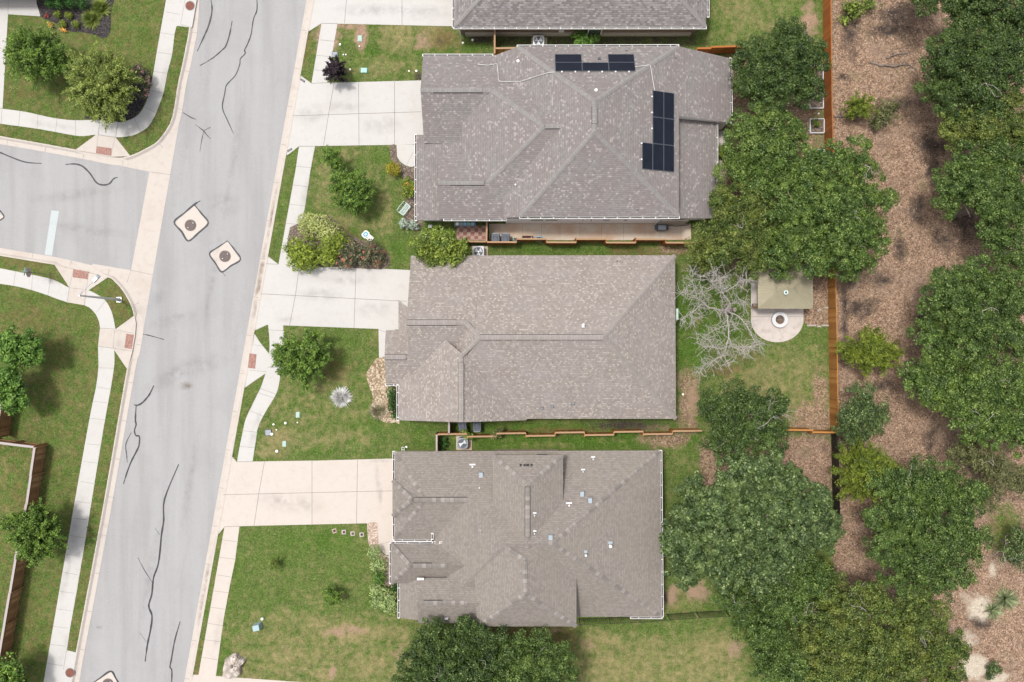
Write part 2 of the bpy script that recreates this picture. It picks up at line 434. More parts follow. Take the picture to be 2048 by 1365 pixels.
class MB:
    def __init__(self):
        self.v, self.f, self.mi, self.uv = [], [], [], []

    def add(self, verts, faces, m=0, uvs=None):
        o = len(self.v)
        self.v.extend(verts)
        for k, f in enumerate(faces):
            self.f.append([i + o for i in f])
            self.mi.append(m)
            self.uv.append(uvs[k] if uvs else None)
        return self

    def box(self, c, s, rz=0.0, m=0, taper=1.0):
        x, y, z = (k / 2 for k in s)
        ca, sa = math.cos(rz), math.sin(rz)
        vs = []
        for dz in (-z, z):
            k = taper if dz > 0 else 1.0
            for dx, dy in ((-x, -y), (x, -y), (x, y), (-x, y)):
                dx, dy = dx * k, dy * k
                vs.append((c[0] + dx * ca - dy * sa, c[1] + dx * sa + dy * ca, c[2] + dz))
        return self.add(vs, [(3, 2, 1, 0), (4, 5, 6, 7), (0, 1, 5, 4), (1, 2, 6, 5), (2, 3, 7, 6), (3, 0, 4, 7)], m)

    def prism(self, poly, z0, z1, m=0):
        a = sum(poly[i][0] * poly[(i + 1) % len(poly)][1] - poly[(i + 1) % len(poly)][0] * poly[i][1] for i in range(len(poly)))
        if a < 0:
            poly = poly[::-1]
        n = len(poly)
        vs = [(p[0], p[1], z0) for p in poly] + [(p[0], p[1], z1) for p in poly]
        fs = [tuple(range(n, 2 * n))] + [(i, (i + 1) % n, n + (i + 1) % n, n + i) for i in range(n)]
        return self.add(vs, fs, m)

    def sheet(self, poly, z, m=0):
        a = sum(poly[i][0] * poly[(i + 1) % len(poly)][1] - poly[(i + 1) % len(poly)][0] * poly[i][1] for i in range(len(poly)))
        if a < 0:
            poly = poly[::-1]
        return self.add([(p[0], p[1], z) for p in poly], [tuple(range(len(poly)))], m)

    def cyl(self, c, r0, r1, z0, z1, n=20, m=0, cap=True, ry=1.0):
        vs = []
        for z, r in ((z0, r0), (z1, r1)):
            for i in range(n):
                a = 2 * math.pi * i / n
                vs.append((c[0] + r * math.cos(a), c[1] + r * ry * math.sin(a), z))
        fs = [(i, (i + 1) % n, n + (i + 1) % n, n + i) for i in range(n)]
        if cap:
            fs += [tuple(range(n, 2 * n)), tuple(range(n - 1, -1, -1))]
        return self.add(vs, fs, m)

    def ring(self, c, r0, r1, z0, z1, n=32, m=0):
        vs = []
        for r in (r0, r1):
            for z in (z0, z1):
                for i in range(n):
                    a = 2 * math.pi * i / n
                    vs.append((c[0] + r * math.cos(a), c[1] + r * math.sin(a), z))
        fs = []
        for i in range(n):
            j = (i + 1) % n
            fs += [(i, n + i, n + j, j), (2 * n + i, 2 * n + j, 3 * n + j, 3 * n + i), (n + i, 3 * n + i, 3 * n + j, n + j)]
        return self.add(vs, fs, m)

    def tube(self, pts, rad, n=6, m=0):
        pts = [Vector(p) for p in pts]
        if not isinstance(rad, (list, tuple)):
            rad = [rad] * len(pts)
        vs, fs = [], []
        for i, p in enumerate(pts):
            d = (pts[min(i + 1, len(pts) - 1)] - pts[max(i - 1, 0)]).normalized()
            u = d.cross(Vector((0, 0, 1)) if abs(d.z) < .9 else Vector((1, 0, 0))).normalized()
            w = d.cross(u)
            for k in range(n):
                a = 2 * math.pi * k / n
                vs.append(tuple(p + (u * math.cos(a) + w * math.sin(a)) * rad[i]))
        for i in range(len(pts) - 1):
            for k in range(n):
                l = (k + 1) % n
                fs.append((i * n + k, i * n + l, (i + 1) * n + l, (i + 1) * n + k))
        fs += [tuple(range(n - 1, -1, -1)), tuple((len(pts) - 1) * n + k for k in range(n))]
        return self.add(vs, fs, m)

    def build(self, name, mats, parent=None, base=None, local=False, smooth=False):
        mats = mats if isinstance(mats, (list, tuple)) else [mats]
        off = (0, 0, 0)
        if not local:
            if parent is not None:
                off = OFF.get(parent.name, (0, 0, 0))
            elif base is not None:
                off = base
        me = bpy.data.meshes.new(name)
        me.from_pydata([(v[0] - off[0], v[1] - off[1], v[2] - off[2]) for v in self.v], [], self.f)
        for q in mats:
            me.materials.append(q)
        me.polygons.foreach_set('material_index', self.mi)
        if any(u is not None for u in self.uv):
            ul = me.uv_layers.new(name='UVMap')
            d = []
            for f, u in zip(self.f, self.uv):
                for k in range(len(f)):
                    d.extend(u[k] if u else (0, 0))
            ul.data.foreach_set('uv', d)
        if smooth:
            me.polygons.foreach_set('use_smooth', [True] * len(me.polygons))
        me.update()
        o = bpy.data.objects.new(name, me)
        COL.objects.link(o)
        if parent is not None:
            o.parent = parent
            OFF[o.name] = off
        elif base is not None:
            o.location = base
            OFF[o.name] = tuple(base)
        return o


def tag(o, label, cat, group=None):
    o['label'] = label
    o['category'] = cat
    if group:
        o['group'] = group
    return o


def thing(name, label, cat, loc, group=None, rz=0.0):
    o = bpy.data.objects.new(name, None)
    o.empty_display_size = .3
    COL.objects.link(o)
    o.location = loc
    o.rotation_euler = (0, 0, rz)
    OFF[o.name] = tuple(loc)
    return tag(o, label, cat, group)


def struct(o, kind='structure'):
    o['kind'] = kind
    return o


def kids(o):
    return [c for c in bpy.data.objects if c.parent == o]


def dup(root, loc, label=None, rz=None, scale=None):
    r = root.copy(); COL.objects.link(r)
    r.location = loc
    OFF[r.name] = tuple(loc)
    if label:
        r['label'] = label
    if rz is not None:
        r.rotation_euler = (0, 0, rz)
    if scale is not None:
        r.scale = (scale,) * 3
    for c in kids(root):
        d = c.copy(); COL.objects.link(d); d.parent = r
        for g in kids(c):
            e = g.copy(); COL.objects.link(e); e.parent = d
    return r


def W(pts, z=0.0):
    return [P(x, y, z)[:2] for x, y in pts]


def strip(mb, a, b, w, z, m=0):
    """thin flat strip between two plan points"""
    ax, ay, _ = P(*a, z); bx, by, _ = P(*b, z)
    dx, dy = bx - ax, by - ay
    l = math.hypot(dx, dy) or 1
    nx, ny = -dy / l * w / 2, dx / l * w / 2
    mb.add([(ax + nx, ay + ny, z), (ax - nx, ay - ny, z), (bx - nx, by - ny, z), (bx + nx, by + ny, z)], [(0, 1, 2, 3)], m)


def smooth_line(pts, n=4):
    out = []
    for i in range(len(pts) - 1):
        p0, p1, p2, p3 = pts[max(i - 1, 0)], pts[i], pts[i + 1], pts[min(i + 2, len(pts) - 1)]
        for k in range(n):
            t = k / n
            out.append(tuple(.5 * (2 * p1[d] + (p2[d] - p0[d]) * t + (2 * p0[d] - 5 * p1[d] + 4 * p2[d] - p3[d]) * t * t + (3 * p1[d] - p0[d] - 3 * p2[d] + p3[d]) * t ** 3) for d in range(len(p1))))
    out.append(tuple(pts[-1]))
    return out


# ------------------------------------------------------------------ street plan
kr = lambda y: 629 - .1795 * y           # back of the east kerb
WN = [(503, -700), (415, -200), (396, -90), (386, -30), (380, 54), (374, 90), (366, 130), (357, 170), (350, 215), (344, 241), (336, 258), (327, 271), (317, 283),
      (305, 292), (284, 303), (261, 313), (240, 316), (222, 314), (192, 308), (151, 300), (80, 287), (17, 276), (-30, 267), (-90, 256), (-200, 237), (-700, 150)]
WS = [(-700, 390), (-200, 477), (-90, 496), (-30, 507), (0, 512), (60, 522), (109, 530), (150, 539), (216, 555), (230, 563), (246, 581), (261, 606), (269, 630), (272, 648), (270, 672),
      (264, 706), (255, 740), (206, 1023), (153, 1306), (145, 1352), (136, 1400), (118, 1500), (10, 2100)]
EA = [(kr(y), y) for y in (-700, -30, 20, 55, 66, 150, 160, 300, 314, 510, 520, 655, 664, 672, 690, 760, 778, 910, 922, 1060, 1072, 1345, 1356, 1400, 2100)]
ROAD = WN + WS + EA[::-1]

mb = MB()
mb.sheet(W(ROAD), 0.0)
struct(mb.build('road', M['asphalt']))

# joined concrete: spandrels of the junction and the cross gutter
mb = MB()
SPAN = [(368, 190), (288, 652), (272, 650), (269, 630), (261, 606), (246, 581), (230, 563), (216, 555), (185, 548), (185, 528), (262, 541), (299, 344),
        (222, 328), (225, 314), (240, 316), (261, 313), (284, 303), (305, 292), (317, 283), (327, 271), (336, 258), (344, 241), (350, 215), (355, 190)]
mb.sheet(W(SPAN), .005)
for a, b in (((299, 344), (342, 350)), ((262, 541), (306, 550)), ((366, 226), (350, 224)), ((275, 640), (288, 645)), ((262, 541), (248, 583))):
    strip(mb, a, b, .025, .009, 1)
struct(mb.build('cross_gutter', [M['gutter_concrete'], M['joint']]))


KERBS = []


def kerb(path, low, side, name):
    """gutter pan and kerb, swept along the back-of-kerb line; side=+1: road on the left of travel"""
    KERBS.append((path, side, low))
    w = [Vector((*P(x, y)[:2], 0)) for x, y in path]
    prof = [(-.005, -.1), (-.005, 1.0), (.10, 1.0), (.25, .12), (.42, .05), (.62, .016)]
    vs, fs, mi = [], [], []
    n = len(prof)
    mbk = MB()
    for i, p in enumerate(w):
        d = (w[min(i + 1, len(w) - 1)] - w[max(i - 1, 0)]).normalized()
        nr = Vector((-d.y, d.x, 0)) * side
        h = .045 if low(path[i]) else .155
        for k, (o, z) in enumerate(prof):
            q = p + nr * o
            zz = z * h if k < 3 else (z * .155 if k < 5 else z)
            if k == 0:
                zz = -.1
            vs.append((q.x, q.y, zz))
    for i in range(len(w) - 1):
        for k in range(n - 1):
            f = (i * n + k, i * n + k + 1, (i + 1) * n + k + 1, (i + 1) * n + k)
            fs.append(f if side < 0 else f[::-1])
    mbk.add(vs, fs)
    # expansion joints
    tot = 0
    for i in range(len(w) - 1):
        L = (w[i + 1] - w[i]).length
        d = (w[i + 1] - w[i]).normalized()
        nr = Vector((-d.y, d.x, 0)) * side
        while tot < L:
            c = w[i] + d * tot
            if abs(c.x) < 48 and abs(c.y) < 34:
                a = c + nr * .17
                b = c + nr * .62
                t = d * .012
                mbk.add([(a.x - t.x, a.y - t.y, .026), (b.x - t.x, b.y - t.y, .02), (b.x + t.x, b.y + t.y, .02), (a.x + t.x, a.y + t.y, .026)], [(0, 1, 2, 3)], 1)
            tot += 3.1
        tot -= L
    return struct(mbk.build(name, [M['gutter_concrete'], M['joint']]))


def inr(y, *rs):
    return any(a <= y <= b for a, b in rs)


kerb(smooth_line(WN, 3), lambda p: 165 < p[0] < 250, 1, 'kerb')
kerb(smooth_line(WS, 3), lambda p: (109 < p[0] < 214 and p[1] < 556) or 636 < p[1] < 736, 1, 'kerb')
kerb(EA, lambda p: inr(p[1], (-30, 60), (155, 310), (515, 660), (675, 775), (916, 1065), (1352, 1400)), -1, 'kerb')

# tar-sealed cracks
CR = [([(422, 0), (424, 22), (418, 50), (408, 75), (395, 103)], .10), ([(464, 43), (459, 70), (452, 92), (445, 101), (425, 117), (400, 132)], .085),
      ([(512, -20), (514, 18), (508, 35), (505, 47), (502, 70), (495, 90), (489, 100), (490, 108), (481, 118), (480, 130), (471, 152), (454, 170), (450, 188), (445, 215), (455, 240), (467, 267)], .075),
      ([(366, 226), (382, 235), (392, 239)], .08), ([(391, 250), (401, 257), (408, 263), (413, 270), (422, 278)], .06), ([(406, 262), (421, 255)], .06),
      ([(407, 264), (404, 280), (400, 303)], .05), ([(-20, 298), (0, 305), (20, 314), (50, 325), (84, 327)], .09),
      ([(131, 329), (150, 328), (165, 333), (180, 348), (193, 366), (206, 370), (219, 368), (227, 358), (236, 355)], .10),
      ([(-12, 415), (0, 423), (8, 434), (0, 441), (-12, 450)], .09), ([(286, 669), (300, 671), (328, 679)], .07),
      ([(308, 772), (298, 790), (285, 806), (275, 811), (268, 810)], .11), ([(273, 812), (271, 840), (272, 850), (269, 862), (272, 872), (279, 874), (278, 890), (274, 902), (262, 924), (254, 945), (247, 968)], .10),
      ([(263, 866), (252, 889), (254, 910), (255, 925)], .06), ([(357, 929), (329, 998), (328, 1040), (323, 1070), (320, 1100), (316, 1130), (308, 1152), (306, 1168), (304, 1190), (298, 1212), (304, 1232), (301, 1260), (295, 1290), (290, 1323)], .11),
      ([(276, 1115), (290, 1142), (306, 1168)], .05), ([(310, 1056), (320, 1070)], .035), ([(280, 1266), (293, 1284)], .035),
      ([(361, 1243), (350, 1280), (343, 1320), (340, 1335), (344, 1342), (342, 1380)], .085),
      ([(389, 410), (404, 429), (417, 447), (397, 466), (377, 482), (363, 464), (349, 445), (369, 427), (389, 410), (401, 402)], .115),
      ([(455, 482), (469, 500), (481, 519), (462, 532), (444, 544), (431, 526), (419, 508), (437, 495), (455, 482)], .10), ([(444, 544), (451, 552)], .05),
      ([(178, 1372), (200, 1357), (222, 1343), (232, 1357), (245, 1380)], .10)]
mb = MB()
for pts, w in CR:
    sp = smooth_line([(x + rnd.uniform(-.6, .6), y + rnd.uniform(-.6, .6)) for x, y in pts], 4)
    n = len(sp)
    pv = [Vector(P(x, y)) for x, y in sp]
    vs = []
    for i, p in enumerate(pv):
        d = (pv[min(i + 1, n - 1)] - pv[max(i - 1, 0)]).normalized()
        ww = w * 1.3 * rnd.uniform(.75, 1.15) * (1 if 2 < i < n - 3 else .6) / 2
        vs += [(p.x - d.y * ww, p.y + d.x * ww, .009), (p.x + d.y * ww, p.y - d.x * ww, .009)]
    mb.add(vs, [(2 * i + 1, 2 * i + 3, 2 * i + 2, 2 * i) for i in range(n - 1)])
struct(mb.build('road_crack_seal', M['seal']))
mb = MB()
for q in ([(389, 411), (416, 447), (377, 481), (350, 445)], [(455, 483), (480, 519), (444, 543), (420, 508)], [(222, 1344), (245, 1382), (190, 1395), (176, 1374)], [(-12, 416), (7, 434), (-12, 449)]):
    mb.sheet(W(q), .005)
struct(mb.build('road_patch', M['warm_concrete']))
mb = MB()
mb.sheet(W([(103, 421), (118, 423), (104, 512), (89.5, 509.5)]), .005)
struct(mb.build('stop_line', M['paint']))


def manhole(px, py, r, z, mat, label):
    t = thing('manhole_cover', label, 'manhole cover', P(px, py, z))
    a = MB().cyl((0, 0), r, r, -.05, .012, 28)
    for k in range(-3, 4):
        a.box((0, k * r * .24, .016), (1.6 * r * math.sqrt(max(.05, 1 - (k * .24) ** 2)), r * .07, .012))
    a.build('cover', mat, t, local=True)
    MB().ring((0, 0), r * 1.02, r * 1.16, -.05, .008, 28).build('rim', M['joint'] if mat is M['rust'] else M['iron'], t, local=True)
    if mat is M['iron']:
        for k in (1, -1):
            MB().box((k * r * .5, k * r * .45, .02), (.07, .07, .02)).build('pick_hole', M['white_metal'], t, local=True)
    return t


manhole(381, 451, .40, .008, M['iron'], 'manhole cover in the concrete diamond nearer the side street')
manhole(450, 513, .40, .008, M['iron'], 'manhole cover in the concrete diamond nearer the driveways')
manhole(216, 1369, .40, .008, M['iron'], 'manhole cover in the concrete patch cut off by the bottom edge')
mb = MB().cyl((0, 0), .09, .09, -.02, .01, 14)
tag(mb.build('valve_cover', M['iron'], base=P(302, 362, .009)), 'tiny round valve cover in the cross gutter', 'valve cover')
for v in tuple(bpy.data.objects):
    if v.name == 'valve_cover':
        pass

# ------------------------------------------------------------------ pavements and drives
SZ = .155


PAVED = []


def slab(name, poly, mat, joints=(), z=SZ, jw=.035):
    PAVED.append(poly)
    m_ = MB()
    m_.prism(W(poly, z), -.05, z)
    for a, b in joints:
        strip(m_, a, b, jw, z + .004, 1)
    return struct(m_.build(name, [mat, M['joint']]))


slab('driveway', [(kr(-60), -60), (kr(63), 63), (643, 47), (906, 53), (930, 53), (930, -60)], M['concrete'],
     [((697, -50), (689, 47)), ((804, -50), (804, 51)), ((643, 47), (675, 47.5))])
slab('pavement', [(643, 47), (675, 48), (654, 166), (623, 167)], M['concrete'], [((638, 80), (669, 83)), ((633, 111), (663, 114)), ((628, 140), (658, 143))], SZ - .003, .025)
slab('driveway', [(kr(152), 152), (623, 167), (850, 161), (860, 289), (598, 293), (kr(312), 312)], M['concrete'],
     [((668, 167), (657, 230)), ((657, 230), (647, 291)), ((717, 165), (718, 291)), ((789, 163), (789, 290)), ((586, 232), (842, 224)), ((623, 167), (654, 166)), ((598, 293), (630, 293))])
slab('footpath', [(793, 290), (793, 310), (796, 317), (800, 323), (806, 328), (812, 331.5), (820, 334), (850, 334), (850, 290)], M['concrete'], [((813, 331), (826, 305))], SZ - .004, .02)
slab('pavement', [(598, 293), (630, 293), (621, 341), (608, 426), (597, 480), (588, 535), (557, 529), (591, 341)], M['concrete'],
     [((592, 333), (623, 336)), ((584, 370), (615, 374)), ((579, 409), (610, 412)), ((571, 447), (603, 450)), ((564, 486), (596, 489))], SZ - .003, .025)
slab('driveway', [(kr(514), 514), (557, 529), (830, 541), (830, 661), (534, 650), (kr(661), 661)], M['concrete'],
     [((599, 531), (591, 590)), ((591, 590), (579, 652)), ((712, 536), (708, 657)), ((521, 588), (813, 603)), ((557, 529), (532, 528))])
slab('footpath', [(757, 658), (790, 658), (790, 716), (758, 716)], M['concrete'], [((757, 660), (772, 665))], SZ - .004, .02)
slab('pavement', smooth_line([(536, 649), (539, 682), (538, 709), (532, 743), (522, 774), (512, 795), (492, 837), (486, 862), (479, 895), (474, 925)], 3)
     + smooth_line([(505, 925), (512, 879), (517, 852), (534, 819), (552, 789), (559, 762), (563, 727), (568, 690), (566, 649)], 3), M['concrete'],
     [((537, 660), (567, 662)), ((535, 735), (562, 736)), ((517, 786), (550, 797)), ((500, 822), (526, 833)), ((487, 862), (514, 865)), ((480, 893), (508, 896)), ((520, 777), (552, 789))], SZ - .003, .025)
slab('kerb_ramp', [(kr(668), 668), (519, 684), (538, 708), (533, 746), (512, 760), (kr(776), 776)], M['concrete'], [((506, 690), (537, 694)), ((499, 741), (533, 744))], SZ - .006, .02)
slab('driveway', [(kr(914), 914), (473, 924), (640, 921.5), (805, 917), (805, 1046), (735, 1047), (512, 1052), (449, 1054), (kr(1069), 1069)], M['warm_concrete'],
     [((529, 923), (518, 985)), ((518, 985), (508, 1052)), ((624, 922), (624, 1049)), ((715, 920), (713, 1047)), ((446, 990), (787, 982)), ((474, 924), (505, 924)), ((449, 1054), (479, 1053))])
slab('footpath', [(754, 1046), (756, 1085), (759, 1095), (764, 1104), (771, 1110), (800, 1114), (800, 1046)], M['warm_concrete'], [((757, 1090), (782, 1083))], SZ - .004, .02)
slab('pavement', [(449, 1054), (479, 1053), (470, 1123), (460, 1170), (447, 1240), (430, 1365), (428, 1380), (393, 1375), (397, 1350)], M['warm_concrete'],
     [((444, 1080), (474, 1084)), ((439, 1115), (470, 1119)), ((434, 1150), (464, 1155)), ((427, 1182), (457, 1186)), ((421, 1215), (451, 1219)), ((416, 1247), (446, 1252)), ((410, 1280), (441, 1284)), ((404, 1315), (435, 1320))], SZ - .003, .025)
slab('driveway', [(kr(1350), 1350), (397, 1350), (700, 1372), (700, 1460), (kr(1460), 1460)], M['warm_concrete'], [], SZ - .008)
# west side of the street
slab('pavement', smooth_line([(340, -60), (332, 0), (316, 90), (306, 150), (300, 180), (292, 205), (281, 225), (268, 236), (250, 243), (236, 244.5), (200, 240), (150, 241), (105, 236), (50, 224), (5, 218), (-60, 210)], 3)
     + smooth_line([(-60, 238), (2, 248), (75, 258), (147, 271), (170, 272.5), (192, 270), (231, 275), (262, 272), (280, 265), (295, 255), (305, 241), (314, 222), (327, 185), (335, 145), (344, 110), (349, 70), (354, 50), (370, 0), (382, -60)], 3), M['concrete'],
     [((331, 24), (364, 30)), ((321, 66), (350, 70)), ((315, 105), (343, 109)), ((306, 143), (334, 147)), ((300, 181), (328, 187)), ((289, 214), (313, 227)), ((268, 236), (281, 264)), ((236, 244), (232, 274)),
      ((200, 240), (196, 270)), ((151, 241), (151, 271)), ((114, 238), (111, 265)), ((76, 230), (74, 258)), ((40, 223), (37, 253)), ((4, 219), (2, 248))], SZ - .003, .022)
slab('kerb_ramp', [(200, 239), (235, 245), (231, 275), (261, 313), (222, 314), (192, 308), (151, 300), (192, 270)], M['gutter_concrete'], [((200, 240), (192, 306)), ((236, 245), (222, 312)), ((196, 270), (231, 275))], SZ - .007, .02)
slab('drain_inlet_top', [(kr(0) - 259, -30), (369, 0), (353, 52), (379, 55), (384, 55), (393, 2), (396, -30)], M['concrete'], [((370, 0), (361, 50)), ((362, 50), (381, 54))], SZ + .002, .02)
slab('footpath', [(-60, -30), (82, -30), (80, 33), (16, 29), (5, 217), (-60, 215)], M['concrete'], [((16, 29), (17, -10))], SZ - .004, .02)
slab('pavement', smooth_line([(-60, 526), (0, 537), (31, 543), (65, 550), (100, 558), (120, 566), (139, 576), (160, 577), (177, 581), (197, 591), (212, 603), (222, 621), (227, 638), (231, 659)], 3)
     + smooth_line([(228, 697), (229, 727), (221, 780), (207, 857), (180, 1023), (154, 1180), (133, 1306), (150, 1306), (140, 1370), (128, 1440)], 2)
     + smooth_line([(74, 1440), (87, 1365), (146, 1023), (180, 832), (192, 775), (197, 732), (196, 693), (200, 656), (195, 636), (185, 621), (169, 611), (134, 605), (95, 591), (65, 581), (32, 573), (0, 568), (-60, 560)], 2), M['concrete'],
     [((31, 543), (27, 572)), ((65, 550), (63, 581)), ((101, 558), (96, 592)), ((139, 576), (134, 605)), ((172, 579), (169, 611)), ((211, 602), (193, 625)), ((230, 658), (200, 657)), ((226, 697), (196, 693)),
      ((197, 736), (228, 737)), ((193, 774), (221, 779)), ((187, 803), (214, 806)), ((181, 837), (209, 840)), ((174, 888), (202, 891)), ((166, 923), (194, 927)), ((160, 963), (188, 968)), ((152, 1003), (180, 1007)),
      ((146, 1037), (174, 1040)), ((139, 1071), (167, 1076)), ((132, 1109), (161, 1113)), ((126, 1145), (154, 1150)), ((119, 1183), (148, 1187)), ((113, 1218), (142, 1222)), ((106, 1253), (135, 1257)), ((100, 1289), (131, 1293)), ((93, 1327), (128, 1332)), ((134, 1306), (128, 1350))], SZ - .003, .022)
slab('kerb_ramp', [(109, 530), (216, 555), (177, 581), (169, 611), (134, 605), (139, 576)], M['gutter_concrete'], [((147, 539), (139, 576)), ((178, 545), (172, 579)), ((139, 576), (174, 580))], SZ + .001, .02)
slab('kerb_ramp', [(231, 659), (269, 631), (272, 648), (270, 672), (264, 706), (255, 740), (226, 697), (196, 693), (200, 656)], M['gutter_concrete'], [((229, 661), (226, 697)), ((231, 660), (268, 667)), ((226, 697), (266, 703))], SZ + .001, .02)
mb = MB()
for q in ([(194, 293), (223, 297), (222, 312), (192, 307)], [(147, 539), (177, 544), (175, 559), (145.5, 555)], [(253, 668), (268, 670), (263.5, 699), (249, 696)], [(499, 707), (513, 709), (510, 738), (496, 736)]):
    mb.prism(W(q, SZ), SZ - .02, SZ + .014)
struct(mb.build('tactile_paving', M['tactile']))
manhole(380, 12, .33, SZ + .004, M['rust'], 'rusty round cover on the drain inlet beside the corner lawn strip')
slab('drain_inlet_top', [(130, 1300), (154, 1306), (146, 1352), (138, 1400), (118, 1400)], M['concrete'], [((133, 1301), (127, 1340))], SZ + .003, .02)
manhole(140, 1346, .33, SZ + .005, M['rust'], 'rusty round cover on the drain inlet at the bottom of the street')

# side yard of the solar roof house and the patio
slab('side_path', [(978, 448), (1382, 448), (1382, 480), (1180, 481), (978, 480)], M['old_concrete'], [((x, 449), (x, 480)) for x in (1045, 1083, 1120, 1160, 1203, 1247, 1290, 1320, 1362)], SZ + .01, .02)
slab('paver_patio', [(913, 452), (975, 452), (975, 481), (913, 481)], M['checker'], [], SZ + .006)
arc = [(1607 - 52.5 + 52.5 * math.cos(a), 640 + 45 * math.sin(a)) for a in np.linspace(0, math.pi, 22)]
slab('patio', [(1502, 533), (1607, 533)] + [(float(x), float(y)) for x, y in arc], M['patio_concrete'], [((1502, 634), (1607, 634))], SZ + .01, .03)
slab('back_step', [(1425, 262), (1450, 262), (1450, 292), (1425, 292)], M['patio_concrete'], [], SZ + .01)

# dirt and oil marks lying on the paving
def m_stain(name, c, amt):
    t = NT(name)
    tc = t.n('ShaderNodeTexCoord')
    mp = t.n('ShaderNodeVectorMath', operation='LENGTH')
    t.l(t.uv(), mp.inputs[0])
    f = t.math('MULTIPLY', t.map(mp.outputs['Value'], 1.0, .25), t.map(t.noise(1.6, 7, .62), .36, .70))
    f = t.math('MULTIPLY', f, amt)
    t.done(c, .9)
    tr = t.n('ShaderNodeBsdfTransparent')
    mx = t.n('ShaderNodeMixShader')
    t.l(f, mx.inputs[0]); t.l(tr.outputs[0], mx.inputs[1]); t.l(t.b.outputs[0], mx.inputs[2])
    t.l(mx.outputs[0], t.out.inputs['Surface'])
    return t.m


M['dirt'] = m_stain('paving_dirt', (.16, .11, .075), .6)
M['oil'] = m_stain('oil_mark', (.12, .11, .10), .17)
M['pale_dust'] = m_stain('pale_dust', (.42, .41, .40), .35)


def stain(name, spots, mat, z):
    m_ = MB()
    for px, py, rx, ry, a in spots:
        x, y, _ = P(px, py, z)
        k = 1 / PPM
        vs, uv = [], []
        for i in range(24):
            t_ = 2 * math.pi * i / 24
            u, v = math.cos(t_), math.sin(t_)
            ca, sa = math.cos(R(a)), math.sin(R(a))
            vs.append((x + (u * rx * ca - v * ry * sa) * k, y + (u * rx * sa + v * ry * ca) * k, z))
            uv.append((u, v))
        m_.add(vs, [tuple(range(24))], 0, [uv])
        z += .0006
    return struct(m_.build(name, M[mat]))


stain('road_dirt', [(409, 1185, 90, 7, 80), (520, 560, 110, 7, 80), (372, 772, 16, 10, 0), (545, 430, 70, 6, 80), (199, 1255, 8, 4, 0)], 'dirt', .032)
stain('road_oil', [(345, 640, 60, 16, 15), (400, 730, 70, 24, 10), (470, 300, 120, 10, 80), (425, 560, 140, 9, 80), (330, 760, 60, 20, 30), (450, 410, 40, 30, 0), (150, 390, 110, 14, 8), (180, 460, 110, 12, -8), (300, 1150, 130, 10, 80), (380, 960, 140, 10, 80)], 'oil', .012)
stain('road_dust', [(324, 560, 70, 9, 80), (365, 1130, 60, 5, 75), (480, 640, 90, 6, 80), (415, 130, 150, 12, 80), (360, 330, 120, 12, 80)], 'pale_dust', .02)
stain('driveway_dirt', [(755, 960, 70, 6, 95), (762, 985, 26, 5, 90), (600, 1010, 60, 22, 0), (545, 1000, 40, 20, 0), (760, 922, 40, 5, 0), (620, 230, 44, 22, 10), (690, 215, 60, 16, 0), (760, 250, 50, 24, 0), (640, 590, 60, 16, 0), (750, 620, 44, 20, 5), (700, 560, 70, 14, 0), (575, 640, 30, 8, 0), (740, 20, 90, 16, 0), (850, 25, 60, 20, 0)], 'oil', SZ + .007)
stain('pavement_dirt', [(610, 400, 60, 12, 80), (585, 480, 50, 10, 80), (150, 1060, 90, 14, 80), (130, 1160, 60, 10, 80), (435, 1270, 60, 10, 80), (100, 560, 40, 10, -12), (100, 250, 60, 8, -8), (330, 150, 60, 10, 75), (240, 690, 20, 20, 0), (130, 1300, 40, 10, 80), (510, 860, 50, 9, 75)], 'oil', SZ + .008)

# planting beds
BZ = SZ + .004


def bed(name, poly, mat, z=BZ):
    PAVED.append(poly)
    return struct(MB().sheet(W(smooth_line(poly + [poly[0]], 4)[:-1], z), z).build(name, mat))


bed('mulch_bed', [(81, 34), (82, -20), (217, -20), (221, 30), (221, 55), (217, 70), (206, 77), (193, 71), (165, 65), (135, 62), (118, 50), (95, 40)], M['mulch'], .165)
bed('mulch_bed', [(170, 222), (172, 238), (200, 240), (236, 244), (255, 241), (270, 233), (286, 212), (297, 180), (303, 155), (292, 140), (270, 150), (240, 200), (200, 222)], M['mulch'], .165)
bed('planting_bed', [(779, 291), (792, 291), (795, 318), (805, 329), (822, 335), (845, 335), (845, 452), (815, 455), (806, 420), (816, 385), (800, 345), (784, 325)], M['bed_soil'], .163)
bed('planting_bed', [(580, 455), (650, 430), (700, 470), (770, 500), (772, 537), (690, 535), (600, 531), (575, 500)], M['bed_soil'], .1635)
bed('wood_chip_bed', [(752, 718), (738, 738), (733, 752), (738, 772), (746, 795), (742, 815), (744, 832), (758, 838), (772, 846), (790, 845), (800, 838), (800, 718)], M['chips'], .164)
bed('gravel_bed', [(734, 1047), (754, 1047), (757, 1086), (763, 1104), (774, 1112), (800, 1116), (800, 1170), (770, 1170), (755, 1120), (738, 1090)], M['river_rock'], .164)
tag(MB().cyl((0, 0), .68, .60, -.05, .06, 30).build('mulch_mound', M['brown_mulch'], base=P(792, 903, .15)), 'round mound of dark brown mulch at the garage corner', 'mulch mound')


# ------------------------------------------------------------------ ground sheet
def inside(X, Y, poly):
    r = np.zeros(X.shape, bool)
    n = len(poly)
    for i in range(n):
        x1, y1 = poly[i]; x2, y2 = poly[(i + 1) % n]
        if y1 == y2:
            continue
        c = ((y1 > Y) != (y2 > Y)) & (X < (x2 - x1) * (Y - y1) / (y2 - y1) + x1)
        r ^= c
    return r


